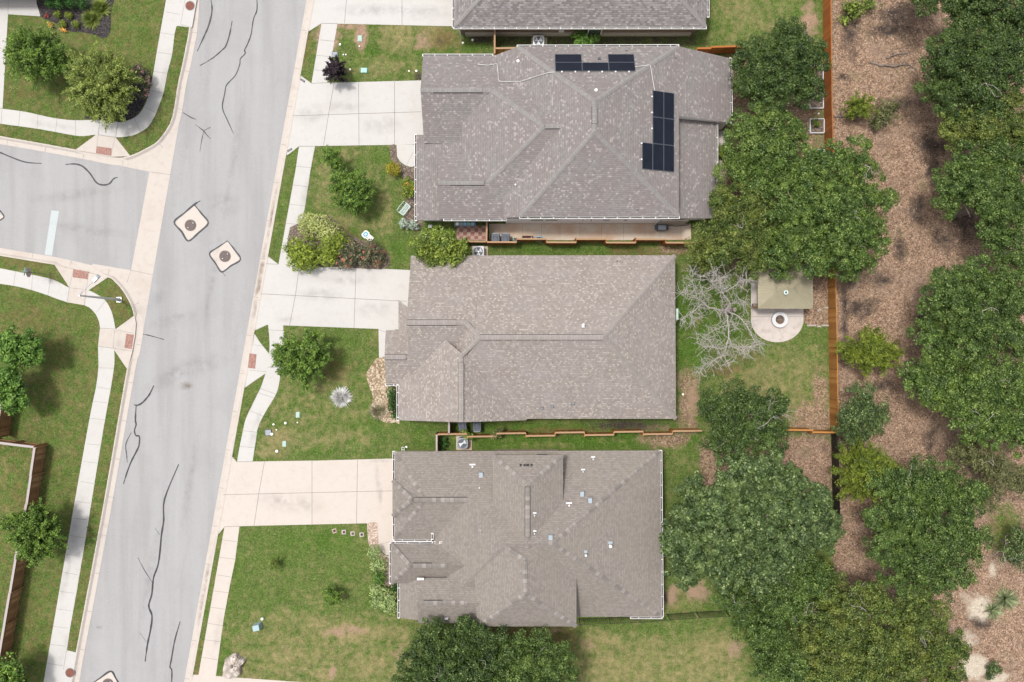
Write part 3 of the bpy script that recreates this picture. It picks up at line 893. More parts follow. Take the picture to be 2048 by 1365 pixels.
def ground():
    xs = np.concatenate([[-12000, -5000, -2200, -1200, -800, -600, -450, -300], np.arange(-200, 2260, 5.0), [2350, 2500, 2800, 3300, 4500, 7000, 14000]])
    ys = np.concatenate([[-12000, -5000, -2200, -1300, -900, -650, -450, -330, -260], np.arange(-200, 1580, 5.0), [1640, 1720, 1820, 1950, 2150, 2600, 3400, 6000, 13000]])
    X, Y = np.meshgrid(xs, ys)
    inn = inside(X, Y, ROAD)
    rg = np.random.default_rng(3)
    Z = np.where(inn, -.15, GZ) + np.where(inn, 0, rg.uniform(-.004, .004, X.shape))
    X0, Y0 = X.copy(), Y.copy()
    fine_ = (X > -205) & (X < 2262) & (Y > -205) & (Y < 1582)
    best = np.full(X.shape, 9.0)
    for path, side, low in KERBS:
        for i in range(len(path) - 1):
            (x1, y1), (x2, y2) = path[i], path[i + 1]
            dx, dy = x2 - x1, y2 - y1
            L2 = dx * dx + dy * dy
            if L2 < 1e-6:
                continue
            near = fine_ & (X0 > min(x1, x2) - 6) & (X0 < max(x1, x2) + 6) & (Y0 > min(y1, y2) - 6) & (Y0 < max(y1, y2) + 6)
            t = np.clip(((X0 - x1) * dx + (Y0 - y1) * dy) / L2, 0, 1)
            qx, qy = x1 + t * dx, y1 + t * dy
            ds = np.hypot(X0 - qx, Y0 - qy)
            h = near & (ds < 2.9) & (ds < best)
            # image rows run downwards, so the road side is mirrored
            L = math.sqrt(L2)
            nx_, ny_ = dy / L * side, -dx / L * side
            best = np.where(h, ds, best)
            X = np.where(h, qx + nx_ * 1.5, X)
            Y = np.where(h, qy + ny_ * 1.5, Y)
            Z = np.where(h, -.02 if (low((x1, y1)) or low((x2, y2))) else .125, Z)
    # gentle rise of the wood floor beyond the back fence
    Z += np.where(X > 1680, .06 * np.sin(X / 37.0) * np.sin(Y / 53.0), 0) * (~inn)
    dry = np.zeros(X.shape); lit = np.zeros(X.shape); soil = np.zeros(X.shape); lush = np.zeros(X.shape)
    brown = np.zeros(X.shape); sand = np.zeros(X.shape); clay = np.zeros(X.shape)

    def bl(a, cx, cy, rx, ry, s=1.0, p=2):
        d = ((X - cx) / rx) ** 2 + ((Y - cy) / ry) ** 2
        np.maximum(a, s * np.exp(-d ** (p / 2) * .7), out=a)

    def rc(a, x0, y0, x1, y1, s, f=8.0):
        k = 1 / (1 + np.exp(-(X - x0) / f)) / (1 + np.exp((X - x1) / f)) / (1 + np.exp(-(Y - y0) / f)) / (1 + np.exp((Y - y1) / f))
        np.maximum(a, s * k, out=a)
    fx = 1656 + (Y - 300) * .012
    np.maximum(lit, 1 / (1 + np.exp(-(X - fx) / 5)), out=lit)
    # west lawns are browner
    west = X < (kr(0) - .1795 * Y - 100)
    brown += np.where(west, .36, 0.0)
    for c in ((50, 190, 40, 30, .55), (20, 190, 20, 40, .5), (60, 640, 90, 50, .55), (120, 700, 60, 60, .5), (110, 760, 50, 70, .5), (100, 930, 30, 60, .5), (40, 1010, 40, 90, .55), (60, 1230, 40, 60, .5), (230, 600, 30, 40, .65), (60, 525, 80, 14, .7), (245, 625, 15, 15, .8)):
        bl(brown, *c)
    for c in ((60, 590, 60, 20, .55), (170, 650, 30, 40, .5), (110, 850, 30, 60, .5), (95, 1150, 40, 60, .4), (240, 60, 60, 60, .45), (290, 90, 30, 80, .5), (360, 150, 15, 80, .5), (300, 290, 30, 15, .5)):
        bl(lush, *c)
    # lawn strips by the kerb
    for c in ((610, 90, 14, 35, .9), (228, 760, 14, 60, .45), (200, 900, 14, 80, .4), (160, 1150, 16, 140, .5), (140, 1290, 14, 40, .5), (398, 1330, 14, 60, .7), (495, 800, 12, 40, .3)):
        bl(brown, *c)
    # north lawn
    bl(clay, 655, 75, 26, 38, .85); bl(clay, 722, 72, 13, 30, .95); bl(clay, 846, 85, 26, 25, .6); bl(clay, 690, 52, 40, 8, .7)
    for c in ((800, 75, 40, 40, .75), (870, 70, 40, 40, .7), (760, 135, 50, 25, .6), (700, 60, 60, 22, .5), (820, 130, 60, 18, .5)):
        bl(dry, *c)
    bl(brown, 885, 80, 30, 22, 1.0); bl(soil, 882, 82, 20, 16, .45); bl(soil, 838, 155, 12, 14, .7)
    bl(lush, 735, 110, 30, 25, .8); bl(lush, 870, 105, 60, 10, .9); bl(lush, 790, 115, 50, 14, .6)
    rc(lush, 905, 80, 990, 110, .8); bl(soil, 960, 78, 30, 10, .8)
    # lawn of the solar roof house
    for c in ((655, 345, 18, 40, .7), (700, 445, 50, 16, .6), (770, 420, 16, 60, .6), (690, 310, 20, 14, .7), (650, 410, 22, 30, .6), (760, 360, 30, 30, .4)):
        bl(dry, *c)
    bl(lush, 790, 500, 45, 30, .7); bl(lush, 640, 425, 26, 20, .6); bl(lush, 760, 320, 30, 30, .5); bl(lush, 580, 350, 10, 120, .4); bl(lush, 552, 460, 12, 80, .4)
    bl(brown, 690, 470, 30, 14, .7)
    # middle front lawn
    rc(dry, 515, 735, 760, 915, .40, 14)
    for c in ((560, 880, 40, 30, .8), (650, 780, 40, 22, .5), (690, 875, 60, 20, .55), (570, 800, 40, 26, .5), (640, 850, 60, 30, .4), (540, 905, 30, 14, .8)):
        bl(dry, *c)
    for c in ((690, 690, 40, 30, .6), (730, 790, 16, 60, .6), (740, 850, 70, 20, .7), (640, 905, 80, 12, .6), (520, 780, 10, 60, .4)):
        bl(lush, *c)
    bl(brown, 665, 735, 40, 26, .7)
    # south lawn
    for c in ((700, 1265, 70, 26, .95), (620, 1240, 60, 20, .6), (560, 1230, 40, 24, .5), (800, 1270, 40, 40, .6), (590, 1310, 90, 30, .7), (740, 1330, 90, 30, .75), (650, 1350, 40, 20, .8), (500, 1310, 40, 30, .6), (640, 1200, 60, 30, .4)):
        bl(dry, *c)
    rc(dry, 440, 1220, 860, 1500, .5, 18)
    bl(clay, 690, 1262, 55, 14, .62); bl(clay, 800, 1300, 26, 30, .45); bl(clay, 665, 1345, 8, 18, .7)
    for c in ((640, 1080, 110, 30, .7), (560, 1110, 70, 40, .5), (470, 1160, 20, 80, .6), (690, 1120, 60, 60, .45), (450, 1300, 20, 60, .6), (520, 1180, 40, 40, .4)):
        bl(lush, *c)
    # yard south of the weathered roof
    rc(dry, 1110, 1262, 1500, 1520, .62, 14)
    for c in ((1200, 1280, 60, 20, .8), (1420, 1300, 60, 40, .8), (1250, 1340, 120, 20, .7)):
        bl(dry, *c)
    bl(lush, 1270, 1275, 40, 16, .4)
    bl(clay, 1470, 1300, 22, 30, .6); bl(clay, 1170, 1290, 30, 18, .45)
    rc(brown, 950, 1240, 1160, 1300, .85, 8); bl(clay, 1100, 1262, 60, 12, .5)
    bl(clay, 1395, 1185, 28, 22, .75); bl(clay, 1345, 1190, 12, 22, .8); bl(lush, 1355, 1215, 20, 18, .6); bl(dry, 1350, 1200, 40, 30, .7); bl(soil, 1332, 1195, 6, 14, .9)
    # side yards
    rc(lush, 900, 845, 1400, 900, .85, 6); rc(lush, 820, 845, 880, 900, .75, 8)
    bl(soil, 1250, 850, 90, 14, .7); bl(lit, 1330, 880, 60, 22, .75); bl(lit, 1300, 855, 60, 8, .6); bl(brown, 1120, 862, 120, 8, .8); bl(dry, 1100, 890, 80, 8, .5)
    rc(lush, 1000, 488, 1230, 512, .7, 5); rc(brown, 1210, 490, 1380, 515, .8, 6); bl(lit, 1340, 500, 50, 14, .6)
    rc(soil, 985, 60, 1400, 100, .6, 6); rc(lush, 985, 70, 1230, 100, .5, 6)
    # backyards
    rc(lush, 1352, 545, 1420, 740, 1.0, 10); rc(lush, 1400, 560, 1500, 700, .7, 14)
    rc(lit, 1352, 735, 1400, 880, .75, 8); bl(clay, 1385, 800, 14, 40, .7)
    rc(dry, 1420, 690, 1660, 860, .55, 16); bl(lit, 1630, 840, 50, 40, .9); bl(lit, 1640, 780, 24, 50, .7); bl(brown, 1450, 740, 40, 16, .7); bl(lush, 1540, 720, 50, 22, .5)
    rc(lit, 1608, 545, 1662, 652, 1.0, 3); rc(lit, 1490, 520, 1660, 545, .8, 5)
    rc(lit, 1400, 870, 1665, 1060, .95, 8)
    rc(lit, 1440, 110, 1650, 545, .75, 12); bl(brown, 1475, 210, 25, 50, .9); rc(lush, 1400, 520, 1495, 560, .6, 8)
    rc(dry, 1400, -60, 1610, 110, .38, 14); bl(lush, 1440, 60, 40, 40, .5); bl(clay, 1618, 45, 20, 45, .75); bl(lush, 1550, 15, 20, 14, .6); bl(dry, 1480, 30, 50, 30, .6)
    bl(sand, 1443, 400, 10, 70, .8); bl(sand, 1450, 330, 12, 20, .7)
    # wood floor
    for c in ((1700, 60, 20, 60), (1800, 30, 60, 25), (1860, 290, 40, 26), (1800, 210, 50, 18), (1690, 155, 14, 10), (1835, 420, 22, 32), (1700, 560, 14, 18), (1720, 615, 40, 22), (1890, 480, 30, 26), (1830, 750, 26, 26), (1930, 450, 40, 40), (1960, 1240, 26, 30), (1690, 620, 8, 100), (1780, 60, 60, 16), (1865, 345, 16, 40), (1760, 560, 30, 14), (1800, 500, 14, 30), (1845, 640, 20, 30), (1770, 770, 30, 12), (1860, 880, 20, 26), (1700, 330, 20, 14)):  # the tall narrow blob beside the cedar fence paints the fence's shadow
        bl(soil, c[0], c[1], c[2] * 1.15, c[3] * 1.15, .66)
    for c in ((1705, 20, 24, 30, .75), (1690, 75, 10, 22, .6), (2010, 1060, 40, 50, .5), (1985, 1010, 30, 30, .4)):
        bl(lush, *c); bl(brown, *c)
    for c in ((1962, 1218, 26, 22, 1.0), (1945, 1195, 40, 14, .5), (1950, 1335, 26, 24, 1.1), (1940, 1280, 18, 24, .6), (1990, 1355, 40, 14, .7), (1985, 1140, 12, 20, .6)):
        bl(sand, *c)
    np.minimum(lit, 1 - .8 * np.exp(-(((X - 2010) / 50) ** 2 + ((Y - 1060) / 70) ** 2)), out=lit)
    nx, ny = len(xs), len(ys)
    co = np.stack([(X - 1024) / PPM * (H - GZ) / H, (682.5 - Y) / PPM * (H - GZ) / H, Z], -1).reshape(-1, 3)
    i = np.arange(nx * ny).reshape(ny, nx)
    q = np.stack([i[1:, :-1], i[1:, 1:], i[:-1, 1:], i[:-1, :-1]], -1).reshape(-1, 4)
    me = bpy.data.meshes.new('ground')
    me.vertices.add(len(co)); me.vertices.foreach_set('co', co.ravel())
    me.loops.add(q.size); me.loops.foreach_set('vertex_index', q.ravel().astype(np.int32))
    me.polygons.add(len(q)); me.polygons.foreach_set('loop_start', np.arange(0, q.size, 4, dtype=np.int32))
    me.update(calc_edges=True)
    for nm, ch in (('cover', (dry, lit, soil, lush)), ('cover2', (brown, sand, clay, np.ones(X.shape)))):
        a = me.color_attributes.new(nm, 'FLOAT_COLOR', 'POINT')
        a.data.foreach_set('color', np.clip(np.stack(ch, -1), 0, 1.2).ravel().astype(np.float32))
    me.materials.append(M['ground'])
    me.polygons.foreach_set('use_smooth', [True] * len(me.polygons))
    o = bpy.data.objects.new('ground', me)
    COL.objects.link(o)
    struct(o)


ground()


# ------------------------------------------------------------------ houses
def face_uv(pts):
    v = [Vector(p) for p in pts]
    n = Vector((0, 0, 0))
    for i in range(len(v)):
        a, b = v[i], v[(i + 1) % len(v)]
        n += Vector(((a.y - b.y) * (a.z + b.z), (a.z - b.z) * (a.x + b.x), (a.x - b.x) * (a.y + b.y)))
    n.normalize()
    u = Vector((0, 0, 1)).cross(n)
    if u.length < .02:
        u = Vector((1, 0, 0))
    u.normalize()
    w = n.cross(u)
    return n, [(p.dot(u) + 50, p.dot(w) + 50) for p in v]


class House:
    def __init__(self, label, center, shingle, cap, wallmat, fascia='trim'):
        self.t = thing('house', label, 'house', (*P(*center)[:2], .1))
        self.roof, self.fas, self.wall = MB(), MB(), MB()
        self.sh, self.cap, self.wm, self.fm = shingle, cap, wallmat, fascia
        self.later = []

    def volume(self, verts, faces, inset=.3, wall=True, drop=.18):
        v = {k: P(*p) for k, p in verts.items()}
        F = []
        for f in faces:
            pts = [v[k] for k in f]
            n, uv = face_uv(pts)
            if n.z < 0:
                f = f[::-1]
                pts = pts[::-1]
                n, uv = face_uv(pts)
            F.append(list(f))
            self.roof.add(pts, [tuple(range(len(pts)))], 0, [uv])
        ed = {}
        for f in F:
            for i in range(len(f)):
                ed[(f[i], f[(i + 1) % len(f)])] = 1
        bd = {a: b for (a, b) in ed if (b, a) not in ed}
        loop, cur = [], next(iter(bd))
        while cur not in loop:
            loop.append(cur)
            cur = bd[cur]
        L = [Vector(v[k]) for k in loop]
        n = len(L)
        for i in range(n):
            a, b = L[i], L[(i + 1) % n]
            self.fas.add([(a.x, a.y, a.z - .004), (a.x, a.y, a.z - drop), (b.x, b.y, b.z - drop), (b.x, b.y, b.z - .004)], [(0, 1, 2, 3)])
        if wall:
            ins = []
            for i in range(n):
                p0, p1, p2 = L[i - 1].to_2d(), L[i].to_2d(), L[(i + 1) % n].to_2d()
                d1, d2 = (p1 - p0).normalized(), (p2 - p1).normalized()
                n1, n2 = Vector((-d1.y, d1.x)), Vector((-d2.y, d2.x))
                bi = n1 + n2
                k = 1 / max(.35, (1 + n1.dot(n2)))
                ins.append((p1.x + bi.x * k * inset, p1.y + bi.y * k * inset, L[i].z - drop * .8))
            for i in range(n):
                a, b = ins[i], ins[(i + 1) % n]
                ln = math.hypot(b[0] - a[0], b[1] - a[1])
                self.wall.add([(a[0], a[1], 0), (b[0], b[1], 0), b, a], [(0, 1, 2, 3)], 0, [[(0, 0), (ln, 0), (ln, b[2]), (0, a[2])]])
            # soffit
            for i in range(n):
                a, b, c, d = ins[i], ins[(i + 1) % n], L[(i + 1) % n], L[i]
                self.fas.add([(a[0], a[1], a[2]), (b[0], b[1], b[2]), (c.x, c.y, c.z - drop + .003), (d.x, d.y, d.z - drop + .003)], [(3, 2, 1, 0)])
        return v

    def finish(self):
        r = self.roof.build('roof', M[self.sh], self.t)
        self.fas.build('fascia', M[self.fm], self.t)
        self.wall.build('wall', M[self.wm], self.t)
        for f in self.later:
            f(r)
        return self.t

    def caps(self, lines, w=.15, s=.35):
        def go(r):
            for a, b in lines:
                a, b = Vector(P(*a)), Vector(P(*b))
                d = (b - a)
                ln = d.length
                h = Vector((-d.y, d.x, 0)).normalized() * w
                dz = Vector((0, 0, w * s))
                up = Vector((0, 0, .045))
                q = [a - h - dz + up, a + up, a + h - dz + up, b - h - dz + up, b + up, b + h - dz + up]
                m_ = MB().add([tuple(x) for x in q], [(0, 3, 4, 1), (1, 4, 5, 2)], 0, [[(0, 0), (0, ln), (.2, ln), (.2, 0)], [(.2, 0), (.2, ln), (.4, ln), (.4, 0)]])
                m_.build('ridge_cap', M[self.cap], r)
        self.later.append(go)

    def vents(self, lines, w=.17, h=.09):
        def go(r):
            for a, b in lines:
                a, b = Vector(P(*a)), Vector(P(*b))
                d = b - a
                ln = d.length
                n2 = Vector((-d.y, d.x, 0)).normalized()
                up = Vector((0, 0, h))
                m_ = MB()
                q = []
                for e in (a, b):
                    q += [e - n2 * w + up * .55, e + up, e + n2 * w + up * .55, e - n2 * (w + .03) - up * .6, e + n2 * (w + .03) - up * .6]
                m_.add([tuple(x) for x in q], [(0, 5, 6, 1), (1, 6, 7, 2)], 0, [[(0, 0), (0, ln), (.2, ln), (.2, 0)], [(.2, 0), (.2, ln), (.4, ln), (.4, 0)]])
                m_.add([tuple(x) for x in q], [(3, 8, 5, 0), (2, 7, 9, 4), (0, 1, 2, 4, 3), (5, 8, 9, 7, 6)], 1)  # dark sides paint the shadow line along the vent
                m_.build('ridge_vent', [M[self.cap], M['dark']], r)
        self.later.append(go)

    def gutter(self, lines, step=.95, w=.145):
        """white open trough; the line is the eave edge, the trough hangs outside it (right of a->b)"""
        def go(r):
            for a, b in lines:
                a, b = Vector(P(*a)), Vector(P(*b))
                d = (b - a)
                ln = d.length
                d.normalize()
                o = Vector((d.y, -d.x, 0)).normalized()
                m_ = MB()

                def slabq(x0, x1, z0, z1, s0, s1, m):
                    vs = []
                    for s in (s0, s1):
                        p = a + d * s
                        for x, z in ((x0, z0), (x1, z0), (x1, z1), (x0, z1)):
                            vs.append((p.x + o.x * x, p.y + o.y * x, p.z + z))
                    m_.add(vs, [(0, 1, 2, 3), (7, 6, 5, 4), (0, 4, 5, 1), (1, 5, 6, 2), (2, 6, 7, 3), (3, 7, 4, 0)], m)
                slabq(w - .03, w, -.13, .0, 0, ln, 0)
                slabq(.004, .02, -.13, -.03, 0, ln, 0)
                slabq(.02, w - .03, -.13, -.12, 0, ln, 1)  # trough floor coloured dark to paint the shade inside
                slabq(-.03, w, -.13, .002, -.05, 0, 0)
                slabq(-.03, w, -.13, .002, ln, ln + .05, 0)
                s = step * .6
                while s < ln - .2:
                    slabq(.0, w - .03, -.025, -.005, s, s + .045, 0)
                    s += step
                m_.build('gutter', [M['trim'], M['dark']], self.t)
        self.later.append(go)

    def roof_bits(self, fn):
        self.later.append(fn)


def pipe(mb, p, h, r, m=0, cap=None):
    mb.cyl((p[0], p[1]), r, r, p[2] - .15, p[2] + h, 12, m)
    if cap:
        mb.cyl((p[0], p[1]), cap, cap * .8, p[2] + h - .02, p[2] + h + .06, 14, m)


# ---- middle house (tan roof)
h2 = House('house with the plain tan shingle roof between two shared fences', (1085, 676), 'shingle_b', 'cap_b', 'stone', 'tan_trim')
E2 = 2.9
a2 = h2.volume(dict(nw=(862, 511.5, E2), ne=(1350, 511, E2), se=(1352, 838, E2), sw=(862, 838, E2), r1=(960, 675, 6.05), r2=(1208, 675, 6.05)),
               [('nw', 'r1', 'r2', 'ne'), ('ne', 'r2', 'se'), ('se', 'r2', 'r1', 'sw'), ('sw', 'r1', 'nw')])
h2.volume(dict(nw=(822, 511.5, E2 + .01), n2=(962, 511.5, E2 + .01), r2=(950, 645.5, 5.55), r1=(813, 645.5, 5.55), sw=(822, 779, E2 + .01), s2=(955, 779, E2 + .01)),
          [('nw', 'n2', 'r2', 'r1'), ('r1', 'r2', 's2', 'sw')])
h2.volume(dict(sw=(797, 841, E2 + .02), nw=(797, 600, E2 + .02), r1=(922, 706, 5.5), r2=(922, 845, 5.5), se=(1053, 841, E2 + .02), ne=(1053, 706, E2 + .02)),
          [('sw', 'r2', 'r1', 'nw'), ('se', 'ne', 'r1', 'r2')])
h2.volume(dict(nw=(771.5, 661, E2 - .02), ne=(850, 661, E2 - .02), r1=(769, 714.5, 3.95), r2=(860, 714.5, 3.95), sw=(771.5, 768, E2 - .02), se=(850, 768, E2 - .02)),
          [('nw', 'r1', 'r2', 'ne'), ('sw', 'se', 'r2', 'r1')], inset=.25)
h2.caps([((1208, 675, 6.05), (1350, 511, E2)), ((1208, 675, 6.05), (1352, 838, E2)), ((928, 643, 5.55), (960, 675, 6.05)), ((922, 712, 5.5), (960, 675, 6.05)), ((910, 645.5, 5.55), (930, 645.5, 5.55)), ((922, 706, 5.5), (922, 725, 5.5))], .17)
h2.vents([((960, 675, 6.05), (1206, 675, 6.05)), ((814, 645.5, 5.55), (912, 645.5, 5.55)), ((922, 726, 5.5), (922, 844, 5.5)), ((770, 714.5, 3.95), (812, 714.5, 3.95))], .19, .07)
h2.gutter([((804, 768.5, E2 - .02), (772, 768.5, E2 - .02))][::-1] and [((772, 768.5, E2 - .02), (804, 768.5, E2 - .02)), ((797, 770, E2 + .02), (797, 841, E2 + .02))])
pS2 = (a2['se'], a2['r2'], a2['r1'])
pN2 = (a2['ne'], a2['nw'], a2['r1'])


def bits2(r):
    for px, py, s, mt in ((970, 808, .26, 'lid_dark'), (1084, 817, .2, 'lid_dark'), (1104, 813.5, .2, 'lid_dark'), (1145.5, 807.5, .2, 'lid_dark')):
        p = on_plane(px, py, pS2)
        m_ = MB().box((p[0], p[1], p[2] + .06), (s, s * .8, .16), 0, 0)
        m_.cyl((p[0], p[1]), .06, .06, p[2] + .1, p[2] + .2, 10, 1)
        m_.build('roof_vent', [M[mt], M['grey_metal']], r)
    for px, py in ((944, 799), ):
        p = on_plane(px, py, pS2); m_ = MB(); pipe(m_, p, .2, .045); m_.build('vent_pipe', M['lid_dark'], r)
    p = on_plane(1234, 523, pN2); m_ = MB(); pipe(m_, p, .2, .05); m_.build('vent_pipe', M['lid_dark'], r)
    p = on_plane(1166, 650, pN2); m_ = MB().box((p[0], p[1] - .1, p[2] + .1), (.3, .3, .24), 0, 0, .7); m_.cyl((p[0], p[1]), .1, .1, p[2] + .1, p[2] + .35, 12, 0); m_.build('roof_vent', M['white_metal'], r)
    MB().box((*P(1353.5, 629, 2.6)[:2], 2.6), (.16, .85, .5)).build('utility_box', M['lid_green'], h2.t)


h2.roof_bits(bits2)
h2.finish()

# ---- south house (weathered roof)
h3 = House('house with the weathered many-hipped roof beside the black iron fence', (1055, 1075), 'shingle_c', 'cap_c', 'stone')
a3 = h3.volume(dict(nw=(868, 903.5, E2), ne=(1320, 902, E2), se=(1323.5, 1234, E2), sw=(868, 1234, E2), r1=(1010, 1087, 6.2), r2=(1105, 1087, 6.2)),
               [('nw', 'r1', 'r2', 'ne'), ('ne', 'r2', 'se'), ('se', 'r2', 'r1', 'sw'), ('sw', 'r1', 'nw')])
b3 = h3.volume(dict(nw=(985, 911, 4.8), ne=(1126, 911, 4.8), n=(1055, 970, 6.15), s=(1055, 1096, 6.15), sw=(985, 1096, 4.8), se=(1126, 1096, 4.8)),
               [('nw', 'n', 'ne'), ('ne', 'n', 's', 'se'), ('nw', 'sw', 's', 'n')], inset=.12)
c3 = h3.volume(dict(nw=(788.5, 904, E2 + .01), sw=(788.5, 1079, E2 + .01), se=(900, 1079, E2 + .01), ne=(1000, 904, E2 + .01), r1=(850, 1000, 4.5), r2=(1020, 1000, 4.5)),
               [('nw', 'r1', 'r2', 'ne'), ('nw', 'sw', 'r1'), ('sw', 'se', 'r2', 'r1')], inset=.25)
h3.volume(dict(nw=(785, 961, 3.3), sw=(785, 1033, 3.3), r1=(823, 999.5, 4.62), r2=(846, 999.5, 4.62), ne=(838, 961, 3.75), se=(838, 1033, 3.75)),
          [('nw', 'sw', 'r1'), ('nw', 'r1', 'r2', 'ne'), ('sw', 'se', 'r2', 'r1')], wall=False, drop=.25)
h3.volume(dict(nw=(782, 1088, 3.0), sw=(782, 1167, 3.0), r1=(820, 1131.5, 4.4), r2=(990, 1131.5, 4.4), ne=(990, 1093, 3.25), se=(990, 1167, 3.0)),
          [('nw', 'sw', 'r1'), ('nw', 'r1', 'r2', 'ne'), ('sw', 'se', 'r2', 'r1')], inset=.25)
f3 = h3.volume(dict(nw=(942.5, 1048, 4.75), ne=(1153, 1048, 4.75), se=(1153, 1253.5, 4.75), sw=(955, 1253.5, 4.75), n=(1050, 1121, 6.65), s=(1051, 1188, 6.65)),
               [('nw', 'n', 'ne'), ('ne', 'n', 's', 'se'), ('se', 's', 'sw'), ('sw', 's', 'n', 'nw')], inset=.15)
h3.volume(dict(nw=(835, 1158, 3.95), r1=(834, 1206, 4.95), sw=(837, 1247, 3.95), ne=(985, 1158, 3.95), r2=(985, 1206, 4.95), se=(985, 1247, 3.95)),
          [('nw', 'r1', 'r2', 'ne'), ('sw', 'se', 'r2', 'r1')], inset=.12)
h3.volume(dict(nw=(799, 1160, 2.75), sw=(799, 1236, 2.75), se=(850, 1243, 3.55), ne=(850, 1160, 3.55)), [('nw', 'sw', 'se', 'ne')], inset=.2)
h3.caps([((1105, 1087, 6.2), (1320, 902, E2)), ((1105, 1087, 6.2), (1323.5, 1234, E2)), ((1078, 1087, 6.2), (1105, 1087, 6.2)), ((985, 911, 4.8), (1055, 970, 6.15)), ((1126, 911, 4.8), (1055, 970, 6.15)),
         ((850, 1000, 4.5), (788.5, 904, E2)), ((850, 1000, 4.5), (788.5, 1079, E2)), ((785, 961, 3.3), (823, 999.5, 4.62)), ((785, 1033, 3.3), (823, 999.5, 4.62)), ((970, 1000, 4.5), (985, 1000, 4.5)),
         ((782, 1088, 3.0), (820, 1131.5, 4.4)), ((782, 1167, 3.0), (820, 1131.5, 4.4)), ((863, 1131.5, 4.4), (895, 1131.5, 4.4)), ((942.5, 1048, 4.75), (1050, 1121, 6.65)), ((955, 1253.5, 4.75), (1051, 1188, 6.65)),
         ((1153, 1253.5, 4.75), (1051, 1188, 6.65)), ((1050, 1121, 6.65), (1051, 1188, 6.65)), ((836, 1206, 4.95), (848, 1206, 4.95)), ((884, 1206, 4.95), (935, 1206, 4.95)), ((1055, 1075, 6.15), (1055, 1096, 6.15))], .16)
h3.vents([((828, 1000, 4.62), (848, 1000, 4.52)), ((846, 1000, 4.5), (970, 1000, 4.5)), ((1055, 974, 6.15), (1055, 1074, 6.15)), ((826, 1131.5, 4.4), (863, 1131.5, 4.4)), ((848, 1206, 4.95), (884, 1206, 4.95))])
h3.gutter([((788.5, 904, E2), (788.5, 960, E2)), ((788.5, 1034, E2), (788.5, 1079, E2)), ((789, 1079.5, E2), (862, 1079.5, E2)), ((863, 1079, E2 + .3), (863, 1068, E2 + .3)), ((782, 1088, 3.0), (782, 1167, 3.0)), ((880, 1087.5, 3.0), (782, 1087.5, 3.0)),
           ((942, 1092.5, 3.5), (880, 1087.5, 3.3)), ((799, 1161, 2.75), (799, 1236, 2.75)), ((1323.5, 1234, E2), (1320.5, 902, E2)), ((1262, 1234.5, E2), (1323.5, 1234.5, E2)), ((835, 1172, 3.95), (835, 1158, 3.95))])
pN3 = (a3['nw'], a3['ne'], a3['r1']); pE3 = (a3['ne'], a3['se'], a3['r2']); pC3 = (c3['nw'], c3['ne'], c3['r1']); pB3 = (b3['nw'], b3['ne'], b3['n'])


def bits3(r):
    def tee(px, py, pl, s=1.0):
        p = on_plane(px, py, pl)
        m_ = MB().box((p[0], p[1] + .1, p[2] + .03), (.42 * s, .12, .05)); m_.cyl((p[0], p[1] - .05), .09 * s, .07 * s, p[2] - .1, p[2] + .28, 12); m_.build('vent_pipe', M['white_metal'], r)
    for q in ((945, 932, pC3, 1.1), (959, 974, pC3, .8), (1186, 917, pN3, .8), (1166, 942, pN3, .7), (1138, 1009, pN3, 1.1), (1069, 1029, (b3['ne'], b3['se'], b3['s']), .7), (1069, 1065, (b3['ne'], b3['se'], b3['s']), .7)):
        tee(*q)
    for px, py, pl in ((962, 950, pC3), (1164, 988, pN3), (1180, 1001, pN3), (1101, 1075, pN3)):
        p = on_plane(px, py, pl)
        m_ = MB().box((p[0], p[1], p[2] + .1), (.36, .46, .2), 0, 0, .8); m_.build('roof_vent', M['duct'], r)
    for px, py, s in ((1220, 1091, .15), (1171, 1109, .11)):
        p = on_plane(px, py, pE3)
        m_ = MB().cyl((p[0], p[1]), s * .6, s * .6, p[2] - .1, p[2] + .35, 14); m_.cyl((p[0], p[1]), s, s * .8, p[2] + .33, p[2] + .42, 18); m_.box((p[0] + .02, p[1] + .2, p[2] + .04), (s * 2.2, .2, .03), 0, 1); m_.build('flue_cap', [M['white_metal'], M['duct']], r)
    for px in (1041, 1049, 1055, 1063):
        p = on_plane(px, 930.5, pB3)
        MB().box((p[0], p[1], p[2] + .05), (.13 if px != 1055 else .2, .17, .1)).build('roof_vent', M['dark'], r)
    p = on_plane(1126, 1117, (f3['ne'], f3['se'], f3['s'])); MB().box((p[0], p[1], p[2] + .05), (.3, .1, .1)).build('roof_vent', M['white_metal'], r)
    p = P(893, 1237, 4.2); MB().box((p[0], p[1], 4.25), (.26, .16, .14)).build('roof_vent', M['white_metal'], r)
    MB().box((*P(1084, 909.5, 4.3)[:2], 4.3), (.8, .05, .12)).build('louver', M['dark'], h3.t)
    MB().box((*P(832, 1083, 1.2)[:2], 1.2), (.9, .04, 2.1)).build('door', M['lid_dark'], h3.t)
    MB().box((*P(841, 1158, 4.05)[:2], 4.08), (.5, .16, .1)).build('downspout', M['trim'], h3.t)


h3.roof_bits(bits3)
h3.finish()

